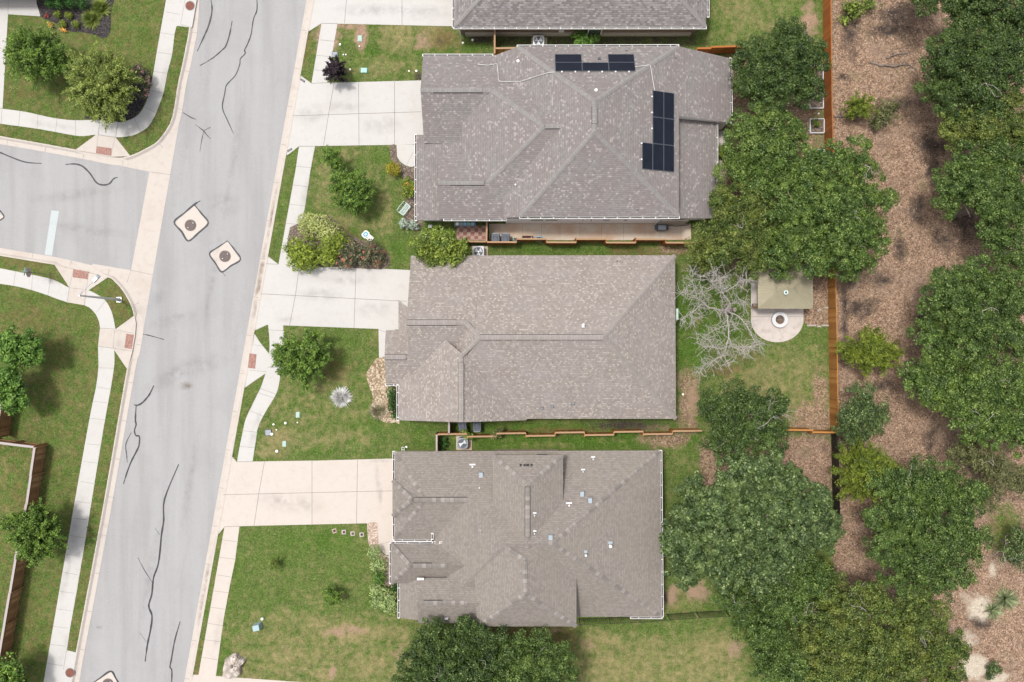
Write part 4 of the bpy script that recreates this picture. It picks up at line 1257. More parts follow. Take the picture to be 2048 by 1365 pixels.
# ---- north-middle house (solar roof)
h1 = House('house with the mottled grey roof carrying two solar arrays', (1145, 265), 'shingle_a', 'cap_a', 'stucco')
a1 = h1.volume(dict(a=(1189, 203, 7.9), b=(1189, 263, 7.9), c=(1035, 94, 4.9), d=(1357, 93, 4.9), e=(1460, 117, 2.91), f=(1462, 246, 2.88), g=(1358, 232, 4.89), h=(1358, 433.5, 4.9), i=(1040, 433.5, 5.0), j=(1008, 436, 4.34), k=(985, 113, 3.86)),
               [('c', 'd', 'a'), ('d', 'e', 'f', 'g', 'h', 'b', 'a'), ('h', 'i', 'b'), ('a', 'b', 'i', 'j', 'k', 'c')], inset=.12)
h1.volume(dict(s1=(846, 112, 3.3), k2=(1042, 112, 3.3), q=(1172, 253, 6.6), p=(1088, 253, 6.6), r2=(985, 181, 4.95), r1=(841, 181, 4.95), s2=(848, 286, 3.1), t=(995, 286, 3.1), w1=(924, 248, 3.93), w2=(924, 336, 3.93), u=(975, 366, 4.8),
               x2=(1046, 438, 3.6), x1=(975, 438, 3.6)),
          [('s1', 'k2', 'q', 'p', 'r2', 'r1'), ('p', 'q', 'x2', 'x1', 'u')], inset=.15, wall=False)
h1.volume(dict(p=(1088, 253, 6.6), r2=(985, 181, 4.95), w1=(924, 248, 3.93), w2=(924, 336, 3.93), u=(975, 366, 4.8)), [('p', 'r2', 'w1', 'w2', 'u')], wall=True, inset=.1, drop=.2)
h1.volume(dict(r1=(841, 181, 4.95), r2=(985, 181, 4.95), s2=(848, 286, 3.1), t=(995, 286, 3.1)), [('r1', 'r2', 't', 's2')], wall=False)
h1.volume(dict(v=(875, 366, 4.8), u=(978, 366, 4.8), a=(877, 308, 3.6), b=(960, 308, 3.6)), [('v', 'u', 'b', 'a')], wall=False, drop=.35)
h1.volume(dict(v=(875, 366, 4.8), u=(978, 366, 4.8), a=(878, 438, 3.6), b=(990, 438, 3.6)), [('v', 'a', 'b', 'u')], wall=False, drop=.35)
h1.volume(dict(a=(833, 270, 2.75), b=(833, 441, 2.75), c=(940, 441, 3.25), d=(940, 270, 3.25)), [('a', 'b', 'c', 'd')], inset=.3)
h1.volume(dict(a=(1350, 225, 3.75), b=(1432.5, 228, 2.55), c=(1430.5, 437, 2.55), d=(1350, 437, 3.75)), [('a', 'b', 'c', 'd')], inset=.25)
h1.caps([((1189, 203, 7.9), (1035, 94, 4.9)), ((1189, 203, 7.9), (1357, 93, 4.9)), ((1189, 263, 7.9), (1358, 433.5, 4.9)), ((1189, 263, 7.9), (1040, 433.5, 5.0)), ((1088, 253, 6.6), (985, 181, 4.95)), ((1088, 253, 6.6), (975, 366, 4.8)),
         ((841, 181, 4.95), (867, 181, 4.95)), ((965, 181, 4.95), (985, 181, 4.95)), ((1189, 203, 7.9), (1189, 214, 7.9)), ((1189, 247, 7.9), (1189, 263, 7.9)), ((875, 366, 4.8), (900, 366, 4.8))], .17)
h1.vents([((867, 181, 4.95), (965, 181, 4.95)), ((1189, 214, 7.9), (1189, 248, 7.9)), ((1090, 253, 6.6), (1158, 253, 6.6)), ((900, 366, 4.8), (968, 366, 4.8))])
h1.gutter([((1357, 93, 4.9), (1035, 94, 4.9)), ((985, 112, 3.3), (846, 112, 3.3)), ((833, 270, 2.75), (833, 441, 2.75)), ((888, 438.5, 3.6), (1012, 438.5, 3.6)), ((1040, 434, 4.9), (1358, 434, 4.9)), ((1462, 246, 2.88), (1460, 117, 2.91)), ((1432.5, 340, 2.55), (1432.5, 243, 2.55)), ((1430.5, 437, 2.55), (1430.5, 340, 2.55))])
pE1 = (a1['d'], a1['e'], a1['a']); pN1 = (a1['c'], a1['d'], a1['a']); pW1 = (a1['c'], a1['a'], a1['b'])
pM1 = (P(846, 112, 3.3), P(1042, 112, 3.3), P(1088, 253, 6.6)); pS1 = (P(975, 366, 4.8), P(1088, 253, 6.6), P(1046, 438, 3.6))


def bits1(r):
    for px, py, pl, h in ((1036, 123, pW1, .75), (1192, 181, pN1, .75)):
        p = on_plane(px, py, pl)
        p = (p[0], p[1], p[2] - h)
        m_ = MB(); pipe(m_, p, h, .07, 0, None); m_.cyl((p[0], p[1]), .12, .12, p[2] + h - .02, p[2] + h + .1, 14, 1); m_.build('vent_pipe', [M['grey_metal'], M['white_metal']], r)
    for px, py, pl in ((1198, 118, pN1), ):
        p = on_plane(px, py, pl); MB().box((p[0], p[1], p[2] + .08), (.18, .16, .16)).build('roof_vent', M['lid_dark'], r)
    for px, py, pl in ((1252, 101, pN1), (1350, 115, pE1), (1273, 419, (a1['h'], a1['i'], a1['b'])), (1043, 360, pS1)):
        p = on_plane(px, py, pl); m_ = MB(); pipe(m_, p, .25, .045); m_.build('vent_pipe', M['grey_metal'], r)
    p = on_plane(1031, 371, pS1); m_ = MB().cyl((p[0], p[1]), .09, .07, p[2] - .1, p[2] + .3, 12); m_.build('vent_pipe', M['white_metal'], r)
    for x0 in (1074, 1103):
        w0 = P(x0, 441.5, 2.9)
        f = MB().box((w0[0], w0[1], 3.2), (.95, .06, .45)).build('window', M['frame'], h1.t)
        MB().box((w0[0], w0[1] - .032, 3.2), (.83, .02, .34)).build('pane', M['glass'], f)
    for x0, w_ in ((1166, .08), (1182, .1), (1212, .5), (1251, .25)):
        w0 = P(x0, 441, 3)
        MB().box((w0[0], w0[1] - .01, 3.1), (w_, .08, .09 if w_ > .3 else .14)).build('wall_vent', M['grey_metal'], h1.t)
    w0, w1 = P(1322, 437, 4.2), P(1310, 450, .4)
    MB().tube([(w0[0] + .1, w0[1] + .1, 3.9), (w0[0], w0[1], 2.6), (w1[0], w1[1], .3)], .045, 8).build('downspout', M['trim'], h1.t)
    # stone wainscot at the patio corner
    q0, q1 = P(1322, 441, 2.2), P(1376, 441, 2.2)
    MB().box(((q0[0] + q1[0]) / 2, q0[1] - .05, 1.3), (q1[0] - q0[0], .1, 2.6)).build('stone_veneer', M['stone'], h1.t)


h1.roof_bits(bits1)
h1.finish()

# ---- north house, cut by the top edge
h0 = House('brown brick house cut off by the top edge', (1160, -130), 'shingle_n', 'cap_a', 'brick')
h0.volume(dict(nw=(908, -330, E2), ne=(1412, -330, E2), se=(1412, 54, E2), sw=(908, 54, E2), r1=(1085, -140, 6.3), r2=(1235, -140, 6.3)),
          [('nw', 'r1', 'r2', 'ne'), ('ne', 'r2', 'se'), ('se', 'r2', 'r1', 'sw'), ('sw', 'r1', 'nw')], inset=.36)
h0.volume(dict(nw=(1395, -330, E2 - .15), ne=(1415, -330, E2 - .15), se=(1415, 34, E2 - .15), sw=(1395, 34, E2 - .15)), [('nw', 'sw', 'se', 'ne')], wall=False)
h0.caps([((1085, -140, 6.3), (908, 54, E2)), ((1235, -140, 6.3), (1412, 54, E2))])
h0.gutter([((908, -330, E2), (908, 54, E2)), ((908, 54.5, E2), (1412, 54.5, E2)), ((1415, 34, E2 - .15), (1415, -330, E2 - .15))], .85)


def bits0(r):
    x0, y0, _ = P(931, 72.4); x1 = P(1379, 72)[0]
    MB().box(((x0 + x1) / 2, y0 - .02, .42), (x1 - x0, .12, .62)).build('stone_base', M['stone'], h0.t)
    w0 = P(1123, 60, 1.9)
    MB().box((w0[0], w0[1] - .02, 1.75), (.4, .12, .5)).build('meter_box', M['white_metal'], h0.t)
    for x0 in (1190,):
        w0 = P(x0, 62, 1.9)
        f = MB().box((w0[0], w0[1], 1.7), (1.1, .08, 1.2)).build('window', M['trim'], h0.t)
        MB().box((w0[0], w0[1] - .045, 1.7), (.95, .02, 1.05)).build('pane', M['glass'], f)
    m_ = MB(); q = P(921, 70, 1.2); m_.box((q[0], q[1], 1.3), (.09, .07, 2.4)); m_.build('downspout', M['trim'], h0.t)


h0.roof_bits(bits0)
h0.finish()

# ---- corner house, only its eave shows in the top left
hc = House('corner house whose grey eave barely shows at the top left corner', (-30, -150), 'shingle_n', 'cap_a', 'brick')
hc.volume(dict(nw=(-260, -300, E2), ne=(92, -300, E2), se=(92, -19, E2), sw=(-260, -19, E2), r1=(-110, -150, 5.6), r2=(-60, -150, 5.6)),
          [('nw', 'r1', 'r2', 'ne'), ('ne', 'r2', 'se'), ('se', 'r2', 'r1', 'sw'), ('sw', 'r1', 'nw')], inset=.4)
hc.caps([((-60, -150, 5.6), (92, -19, E2))])
hc.finish()


# ------------------------------------------------------------------ solar arrays
def solar(label, corners, pl, axis):
    """corners: list of plan quads (two opposite corners); one module each"""
    pts = [(on_plane(*a, pl), on_plane(*b, pl)) for a, b in corners]
    cx = sum(p[0] + q[0] for p, q in pts) / (2 * len(pts)); cy = sum(p[1] + q[1] for p, q in pts) / (2 * len(pts)); cz = sum(p[2] + q[2] for p, q in pts) / (2 * len(pts))
    t = thing('solar_array', label, 'solar panels', (cx, cy, cz))
    a, b, c = (Vector(v) for v in pl)
    n = (b - a).cross(c - a).normalized()
    if n.z < 0:
        n = -n

    def zz(x, y, up):
        return a.z - (n.x * (x - a.x) + n.y * (y - a.y)) / n.z + up
    for p, q in pts:
        x0, x1 = sorted((p[0], q[0])); y0, y1 = sorted((p[1], q[1]))
        g = .012
        x0 += g; x1 -= g; y0 += g; y1 -= g
        m_ = MB()
        for z0, z1, ins, mt in ((.07, .115, 0, 1), (.09, .118, .022, 0)):
            vs = []
            for up in (z0, z1):
                for x, y in ((x0 + ins, y0 + ins), (x1 - ins, y0 + ins), (x1 - ins, y1 - ins), (x0 + ins, y1 - ins)):
                    vs.append((x, y, zz(x, y, up)))
            m_.add(vs, [(4, 5, 6, 7), (0, 1, 5, 4), (1, 2, 6, 5), (2, 3, 7, 6), (3, 0, 4, 7)] + ([(3, 2, 1, 0)] if mt else []), mt)
        m_.build('solar_panel', [M['solar'], M['solar_edge']], t)
        xm, ym = (x0 + x1) / 2, (y0 + y1) / 2
    # clips on the upper rail
    for k in range(6 if axis == 'x' else 5):
        if axis == 'x':
            xs = min(p[0] for p, q in pts); xe = max(q[0] for p, q in pts); yy = min(min(p[1], q[1]) for p, q in pts) - .06
            x = xs + (xe - xs) * (k + .5) / 6; y = yy
        else:
            x = min(min(p[0], q[0]) for p, q in pts[:3]) - .05; ys = min(min(p[1], q[1]) for p, q in pts); ye = max(max(p[1], q[1]) for p, q in pts)
            y = ye - (ye - ys) * (k + .4) / 5
            if k >= 3:
                x = min(min(p[0], q[0]) for p, q in pts) - .05
        MB().box((x, y, zz(x, y, .06)), (.11, .11, .1)).build('rail_clip', M['white_metal'], t)
    return t


# modules of the tall array are laid out square to the ridge, in true plan
x0 = on_plane(1305, 262, pE1)[0]; x1 = on_plane(1327, 262, pE1)[0]; x2 = on_plane(1348, 262, pE1)[0]; xm1 = on_plane(1284, 312, pE1)[0]
yt = on_plane(1305, 181.5, pE1)[1]; yb = on_plane(1305, 341, pE1)[1]
hh = (yt - yb) / 3


def unplan(x, y, pl):
    a, b, c = (Vector(v) for v in pl)
    n = (b - a).cross(c - a)
    z = a.z - (n.x * (x - a.x) + n.y * (y - a.y)) / n.z
    k = H / (H - z) * PPM
    return (1024 + x * k, 682.5 - y * k)


cells = []
for k in range(3):
    for xa, xb in ((x0, x1), (x1, x2)):
        cells.append((unplan(xa, yt - hh * k, pE1), unplan(xb, yt - hh * (k + 1), pE1)))
cells.append((unplan(xm1, yt - hh * 2, pE1), unplan(x0, yt - hh * 3, pE1)))
xs_ = [on_plane(x, 134, pN1)[0] for x in (1110, 1164, 1217, 1270)]
ys_ = [on_plane(1190, y, pN1)[1] for y in (109.5, 126, 143.3)]
cn = []
for row, colm in ((0, 0), (0, 2), (1, 0), (1, 1), (1, 2)):
    cn.append((unplan(xs_[colm], ys_[row], pN1), unplan(xs_[colm + 1], ys_[row + 1], pN1)))
solar('row of black solar panels near the north eave, five in two tiers', cn, pN1, 'x')
solar('tall upright block of black solar panels on the east slope', cells, pE1, 'y')



def on_solar_roof(px, py, up):
    q = on_plane(px, py, pN1, up), on_plane(px, py, pW1, up)
    q = min(q, key=lambda v: v[2])
    return max(q, on_plane(px, py, pM1, up), key=lambda v: v[2])


mb = MB()
route = [(955, 129), (975, 131), (994, 128), (996, 145), (997, 161), (1001, 163.5), (1041, 163.5), (1075, 152), (1098, 145.5), (1113, 144.5)]
cd = []
for (xa, ya), (xb, yb) in zip(route, route[1:]):
    for k in range(4):
        cd.append(on_solar_roof(xa + (xb - xa) * k / 4, ya + (yb - ya) * k / 4, .07))
mb.tube(cd, .026, 7)
tag(mb.build('conduit', M['conduit'], base=cd[0]), 'long bent white conduit running down from the panel row', 'conduit')
mb = MB()
cd = [on_plane(1270, 134, pN1, .06), on_plane(1298, 130.5, pN1, .08), on_plane(1301, 131, pE1, .12), on_plane(1308, 175, pE1, .05), on_plane(1310, 183, pE1, .05)]
mb.tube(cd, .026, 7)
tag(mb.build('conduit', M['conduit'], base=cd[0]), 'short white conduit crossing the ridge between the two solar arrays', 'conduit')


# ------------------------------------------------------------------ fences
def fence(label, path, hgt=1.8, mat='cedar', cap='pale_wood', face=1, panel=2.4, step=0.0, post_side=True, capw=.13):
    """board fence: panels of pickets, rails and posts; face=+1: pickets on the left of travel"""
    w = [Vector((*P(x, y, GZ)[:2], 0)) for x, y in path]
    mid = w[len(w) // 2]
    t = thing('wooden_fence', label, 'fence', (mid.x, mid.y, GZ))
    k = 0
    for i in range(len(w) - 1):
        d = w[i + 1] - w[i]
        L = d.length
        d.normalize()
        n = max(1, round(L / panel))
        pl = L / n
        nr = Vector((-d.y, d.x, 0))
        ang = math.atan2(d.y, d.x)
        for j in range(n):
            a = w[i] + d * (pl * j)
            o = nr * (step if k % 2 else 0)
            hz = hgt - (.05 if (k % 3 == 1) else 0)
            m_ = MB()
            np_ = max(2, round(pl / .145))
            pw = pl / np_
            for q in range(np_):
                c = a + d * (pw * (q + .5)) + nr * (.03 * face) + o
                hh_ = hz + rnd.uniform(-.012, .012)
                m_.box((c.x, c.y, GZ + hh_ / 2), (pw - .008, .018, hh_), ang)
            m_.build('panel', M[mat], t)
            for zr in (.35, 1.45):
                if zr > hz - .1:
                    continue
                c = a + d * (pl / 2) - nr * (.01 * face) + o
                MB().box((c.x, c.y, GZ + zr), (pl, .04, .085), ang).build('rail', M[mat], t)
            c = a + d * (pl / 2) + o
            MB().box((c.x, c.y, GZ + hz + .028), (pl - .004, capw, .036), ang).build('cap_rail', M[cap], t)
            c = a - nr * (.075 * face) + o
            MB().box((c.x, c.y, GZ + hz / 2), (.09, .09, hz - .02), ang).build('post', M[mat], t)
            if step and k:
                c = a + nr * (step / 2)
                MB().box((c.x, c.y, GZ + hz * .5), (.05, abs(step), hz * .99), ang).build('return_board', M[mat], t)
            k += 1
    return t


fence('red cedar fence behind the white garden beds, along the leaf litter', [(1646, -60), (1647, 120), (1650, 300), (1652, 330)], 1.72, 'red_cedar', 'red_cedar', -1, capw=.05)
fence('orange cedar fence behind the fire pit patio, along the leaf litter', [(1652, 330), (1656, 560), (1661, 860)], 1.72, 'cedar', 'cedar', -1, capw=.05)
fence('stepped cedar fence beside the stained side path and the trash bins', [(975, 489.5), (1382, 491)], 1.75, 'red_cedar', 'pale_wood', -1, 2.35, .26)
fence('stepped cedar fence between the tan roof and the weathered roof', [(879, 864.5), (1395, 857.5)], 1.7, 'cedar', 'pale_wood', 1, 2.35, -.22)
fence('short cedar fence end joining the dark metal fence', [(1560, 856), (1663, 857)], 1.7, 'cedar', 'cedar', 1, 1.9, -.16)
fence('pale gate fence spanning from the brick house to the solar roof house', [(990.5, 72), (990, 122)], 1.8, 'worn', 'pale_wood', 1, 1.2)
fence('low cedar fence stub behind the pale gate, below the brick house', [(991, 112), (1045, 111)], 1.75, 'cedar', 'pale_wood', -1)
fence('red cedar fence length between the oak and the upper roof corner', [(1385, 112), (1412, 112), (1480, 110)], 1.75, 'red_cedar', 'red_cedar', 1, 2.0, .12)
fence('short pale fence beside the dark bins under the tan eave', [(901, 838), (901, 864)], 1.7, 'worn', 'cap_wood', 1, 1.0)
fence('short pale fence beside the grey cooling unit, reaching the weathered eave', [(877, 865), (877, 910)], 1.7, 'worn', 'cap_wood', 1, 1.6)
fence('pale fence end between the checkered pavers and the bins', [(975, 446), (974, 489)], 1.7, 'worn', 'pale_wood', -1, 1.6)
fence('low brown fence behind the checkered pavers', [(930, 487), (974, 487.5)], 1.3, 'worn', 'pale_wood', 1, 1.7)
fence('grey capped fence corner on the west lawn, long side casting a shadow', [(94, 890), (78, 1000), (56, 1110), (24, 1300), (10, 1380)], 1.8, 'worn', 'cap_wood', -1, capw=.18)
fence('grey capped fence on the west lawn, short side running off the left edge', [(92, 889), (0, 878), (-60, 870)], 1.8, 'worn', 'cap_wood', 1, capw=.18)
fence('grey fence end at the left edge, above the west fence corner', [(31, 800), (22, 855), (20, 872)], 1.9, 'worn', 'cap_wood', -1, capw=.15)


def iron_fence(label, path, hgt=1.55, panel=2.33, gap=.155, r=.017):
    w = [Vector((*P(x, y, GZ)[:2], 0)) for x, y in path]
    t = thing('iron_fence', label, 'fence', (w[0].x, w[0].y, GZ))
    for i in range(len(w) - 1):
        d = w[i + 1] - w[i]
        L = d.length
        d.normalize()
        n = max(1, round(L / panel))
        pl = L / n
        ang = math.atan2(d.y, d.x)
        for j in range(n + (i == len(w) - 2)):
            a = w[i] + d * (pl * j)
            MB().box((a.x, a.y, GZ + (hgt + .08) / 2), (.06, .06, hgt + .08), ang).build('post', M['black'], t)
            if j == n:
                break
            m_ = MB()
            for q in range(1, int(pl / gap)):
                c = a + d * (gap * q)
                m_.box((c.x, c.y, GZ + hgt / 2), (r * 2, r * 2, hgt - .06), ang)
            for zr in (.15, hgt - .02):
                c = a + d * (pl / 2)
                m_.box((c.x, c.y, GZ + zr), (pl, .022, .03), ang)
            m_.build('picket_panel', M['black'], t)
    return t


iron_fence('black iron picket fence below the weathered roof, on the south lawn', [(1140, 1238), (1158, 1237.5), (1276, 1233), (1392, 1224), (1450, 1221)])
iron_fence('black metal fence behind the oak, between yard litter and cedars', [(1662, 858), (1664, 960), (1666, 1060)], 1.6, 2.4, .06, .02)

# white garden beds along the red fence
for i, (x0_, y0_, x1_, y1_, lb) in enumerate(((1619, 132, 1646, 161, 'white framed garden bed nearest the top, half under the oak'), (1619.5, 189, 1646.5, 217, 'white framed garden bed second from the top, bare brown soil'),
                                              (1620, 238.5, 1648, 266.5, 'white framed garden bed holding a yellow-green plant'), (1621, 300, 1649, 328, 'white framed garden bed lowest by the red fence, dark plant inside'))):
    ax, ay, _ = P(x0_, y0_, .35); bx, by, _ = P(x1_, y1_, .35)
    t = thing('garden_bed', lb, 'garden bed', ((ax + bx) / 2, (ay + by) / 2, GZ), 'white garden beds along the red fence')
    m_ = MB()
    cx, cy, wx, wy = (ax + bx) / 2, (ay + by) / 2, bx - ax, ay - by
    for px_, py_, sx_, sy_ in ((cx, ay, wx, .07), (cx, by, wx, .07), (ax, cy, .07, wy - .07), (bx, cy, .07, wy - .07)):
        m_.box((px_, py_, GZ + .14), (sx_, sy_, .28))
    m_.build('frame', M['white_metal'], t)
    MB().box((cx, cy, GZ + .08), (wx - .08, wy - .08, .16)).build('soil', M['bed_soil'], t)


# ------------------------------------------------------------------ foliage
def leaf_mesh(name, cen, nrm, tan, sl, sw, mat, parent):
    n = len(cen)
    nrm = nrm / np.linalg.norm(nrm, axis=1, keepdims=True)
    bt = np.cross(nrm, tan); bt /= np.linalg.norm(bt, axis=1, keepdims=True) + 1e-9
    tn = np.cross(bt, nrm)
    sl = sl[:, None]; sw = sw[:, None]
    off = np.array(OFF.get(parent.name, (0, 0, 0)))
    fold = nrm * sw * .35
    v = np.stack([cen - tn * sl * .5, cen + bt * sw * .5 + fold * .4 + tn * sl * .05, cen + tn * sl * .5, cen - bt * sw * .5 + fold * .4 + tn * sl * .05], 1) - off
    me = bpy.data.meshes.new(name)
    me.vertices.add(n * 4); me.vertices.foreach_set('co', v.reshape(-1).astype(np.float32))
    me.loops.add(n * 4); me.loops.foreach_set('vertex_index', np.arange(n * 4, dtype=np.int32))
    me.polygons.add(n); me.polygons.foreach_set('loop_start', np.arange(0, n * 4, 4, dtype=np.int32))
    me.update(calc_edges=True)
    me.materials.append(mat)
    o = bpy.data.objects.new(name, me)
    COL.objects.link(o)
    o.parent = parent
    OFF[o.name] = tuple(off)
    return o


def unit(v):
    return v / (np.linalg.norm(v, axis=1, keepdims=True) + 1e-9)


def clumps(lobes, rg, cr, dens, fill=.72, low=-.25):
    """clump centres over the lobes' surfaces"""
    C, D = [], []
    for cx, cy, cz, rx, ry, rz in lobes:
        n = max(5, int(math.pi * rx * ry / (cr * cr) * dens))
        d = unit(rg.normal(size=(n * 3, 3)))
        d = d[d[:, 2] > low][:n]
        rr = rg.uniform(fill, 1.02, size=(len(d), 1)) * (1 + .10 * np.sin(d[:, :1] * 7 + cx) + .09 * np.sin(d[:, 1:2] * 9 + cy))
        C.append(np.array([cx, cy, cz]) + d * rr * np.array([rx, ry, rz]))
        D.append(d)
    return np.concatenate(C), np.concatenate(D)


def sublobes(lobes, rg, n=10, f=.36):
    out = []
    for l in lobes:
        if (l[3] + l[4]) / 2 < .85:
            out.append(l)
            continue
        for k in range(n):
            a = 2.4 * k + rg.uniform(-.5, .5)
            el = rg.uniform(.02, .35) if k < n - 3 else rg.uniform(.7, 1.5)
            d = (math.cos(a) * math.cos(el), math.sin(a) * math.cos(el), math.sin(el))
            q = rg.uniform(.72, 1.28)
            out.append((l[0] + d[0] * l[3] * .74, l[1] + d[1] * l[4] * .74, l[2] + d[2] * l[5] * .74, l[3] * f * q, l[4] * f * q, max(.4, l[5] * f * q * 1.05)))
    return out


def crown_oak(lobes, rg, cr=.40, per=96, size=.132, dens=1.2):
    lobes = sublobes(lobes, rg)
    C, D = clumps(lobes, rg, cr, dens)
    k = rg.uniform(.6, 1.35, size=len(C))
    if lobes[0][3] < .5:
        per, size = int(per * .8), size
    idx = np.repeat(np.arange(len(C)), per)
    d = unit(rg.normal(size=(len(idx), 3)) + np.array([0, 0, .35]) + D[idx] * .45)
    r = rg.uniform(.25, 1.0, size=(len(idx), 1)) ** .6 * cr * k[idx][:, None]
    cen = C[idx] + d * r * np.array([1, 1, .72])
    # drop some clumps to leave gaps
    keep = (rg.random(len(C)) > .08)[idx]
    cen, d = cen[keep], d[keep]
    nrm = d * .85 + np.array([0, 0, .35]) + rg.normal(size=d.shape) * .40
    tan = rg.normal(size=d.shape)
    n = len(cen)
    return cen, nrm, tan, size * rg.uniform(.65, 1.35, n), size * .62 * rg.uniform(.7, 1.3, n)


def crown_spray(lobes, rg, cr=.5, per=40, size=.26, dens=1.3, axis=None, thin=.3, out=1.0):
    per, size = int(per * 1.9), size * .78
    """leafy shoots that radiate from the trunk"""
    C, D = clumps(lobes, rg, cr, dens, .45, -.15)
    c0 = np.array(lobes[0][:3]) if axis is None else np.array(axis)
    dr = unit(C - c0 + np.array([0, 0, lobes[0][5] * .5]))
    dr = unit(dr + rg.normal(size=dr.shape) * .35)
    idx = np.repeat(np.arange(len(C)), per)
    s = rg.uniform(-.6, .9, size=(len(idx), 1)) * cr * 1.5 * out
    side = rg.normal(size=(len(idx), 3)) * cr * .20
    cen = C[idx] + dr[idx] * s + side
    tan = dr[idx] + rg.normal(size=cen.shape) * .55
    nrm = rg.normal(size=cen.shape) * .5 + np.array([0, 0, .8])
    n = len(cen)
    return cen, nrm, tan, size * rg.uniform(.6, 1.4, n), size * thin * rg.uniform(.7, 1.4, n)


def crown_ball(lobes, rg, cr=.2, per=40, size=.12, dens=1.0, lump=.10):
    C, N = [], []
    for cx, cy, cz, rx, ry, rz in lobes:
        n = int(2 * math.pi * rx * ry / (size * size) * 4.2 * dens)
        d = unit(rg.normal(size=(n, 3)))
        d = d[d[:, 2] > -.35]
        ph = rg.uniform(0, 6, 3)
        k = 1 + lump * (np.sin(d[:, :1] * 6 + ph[0]) * np.sin(d[:, 1:2] * 7 + ph[1]) + .6 * np.sin(d[:, 2:] * 11 + ph[2] + d[:, :1] * 9))
        C.append(np.array([cx, cy, cz]) + d * k * rg.uniform(.84, 1.04, (len(d), 1)) * np.array([rx, ry, rz]))
        N.append(d)
    C = np.concatenate(C); N = np.concatenate(N)
    m = C[:, 2] > GZ + .02
    C, N = C[m], N[m]
    n = len(C)
    nrm = N * .8 + np.array([0, 0, .35]) + rg.normal(size=N.shape) * .42
    return C, nrm, N * .6 + rg.normal(size=N.shape), size * rg.uniform(.6, 1.4, n), size * .55 * rg.uniform(.7, 1.3, n)


def lobes_of(spec, flat=.62):
    out = []
    for px, py, rp, zc in spec:
        rx = ry = rp
        if isinstance(rp, tuple):
            rx, ry = rp
        x, y, _ = P(px, py, zc)
        k = (H - zc) / H / PPM
        rx *= k; ry *= k
        rz = min((rx + ry) / 2 * flat, max(.35, zc - .25))
        out.append((x, y, zc, rx, ry, rz))
    return out


NTREE = [0]


def trunk_mesh(base, lobes, rg, r0):
    m_ = MB()
    top = np.mean([l[:3] for l in lobes], 0)
    zt = max(.6, top[2] - .2)
    b = Vector(base)
    mid = Vector((top[0] * .3 + b.x * .7, top[1] * .3 + b.y * .7, GZ + (zt - GZ) * .5))
    m_.tube([b - Vector((0, 0, .1)), b + Vector((0, 0, .25)), mid, Vector((top[0], top[1], zt))], [r0 * 1.35, r0, r0 * .8, r0 * .45], 9)
    for l in lobes[:9]:
        e = Vector(l[:3]) + Vector((0, 0, l[5] * .45))
        q = mid.lerp(e, .5) + Vector((rg.normal() * .2, rg.normal() * .2, .25))
        m_.tube([mid, q, e], [r0 * .5, r0 * .32, r0 * .1], 6)
        for s in range(3):
            f = q.lerp(e, rg.uniform(.2, .9))
            g = f + Vector((rg.normal() * l[3] * .5, rg.normal() * l[4] * .5, l[5] * .4))
            m_.tube([f, g], [r0 * .16, r0 * .05], 5)
    return m_


def twigs(m_, p, rg, n=5, L=.9, r=.022):
    p = Vector(p)
    for k in range(n):
        a = rg.uniform(0, 2 * math.pi)
        d = Vector((math.cos(a), math.sin(a), rg.uniform(-.1, .4)))
        pts = [p]
        for s in range(4):
            d = (d + Vector((rg.normal(), rg.normal(), rg.normal() * .5)) * .35).normalized()
            pts.append(pts[-1] + d * L * rg.uniform(.2, .34))
            if s > 0:
                e = (d + Vector((rg.normal(), rg.normal(), rg.normal() * .4)) * .9).normalized()
                m_.tube([pts[-1], pts[-1] + e * L * .3], [r * .6, r * .3], 4)
        m_.tube(pts, [r, r * .9, r * .75, r * .6, r * .4], 4)


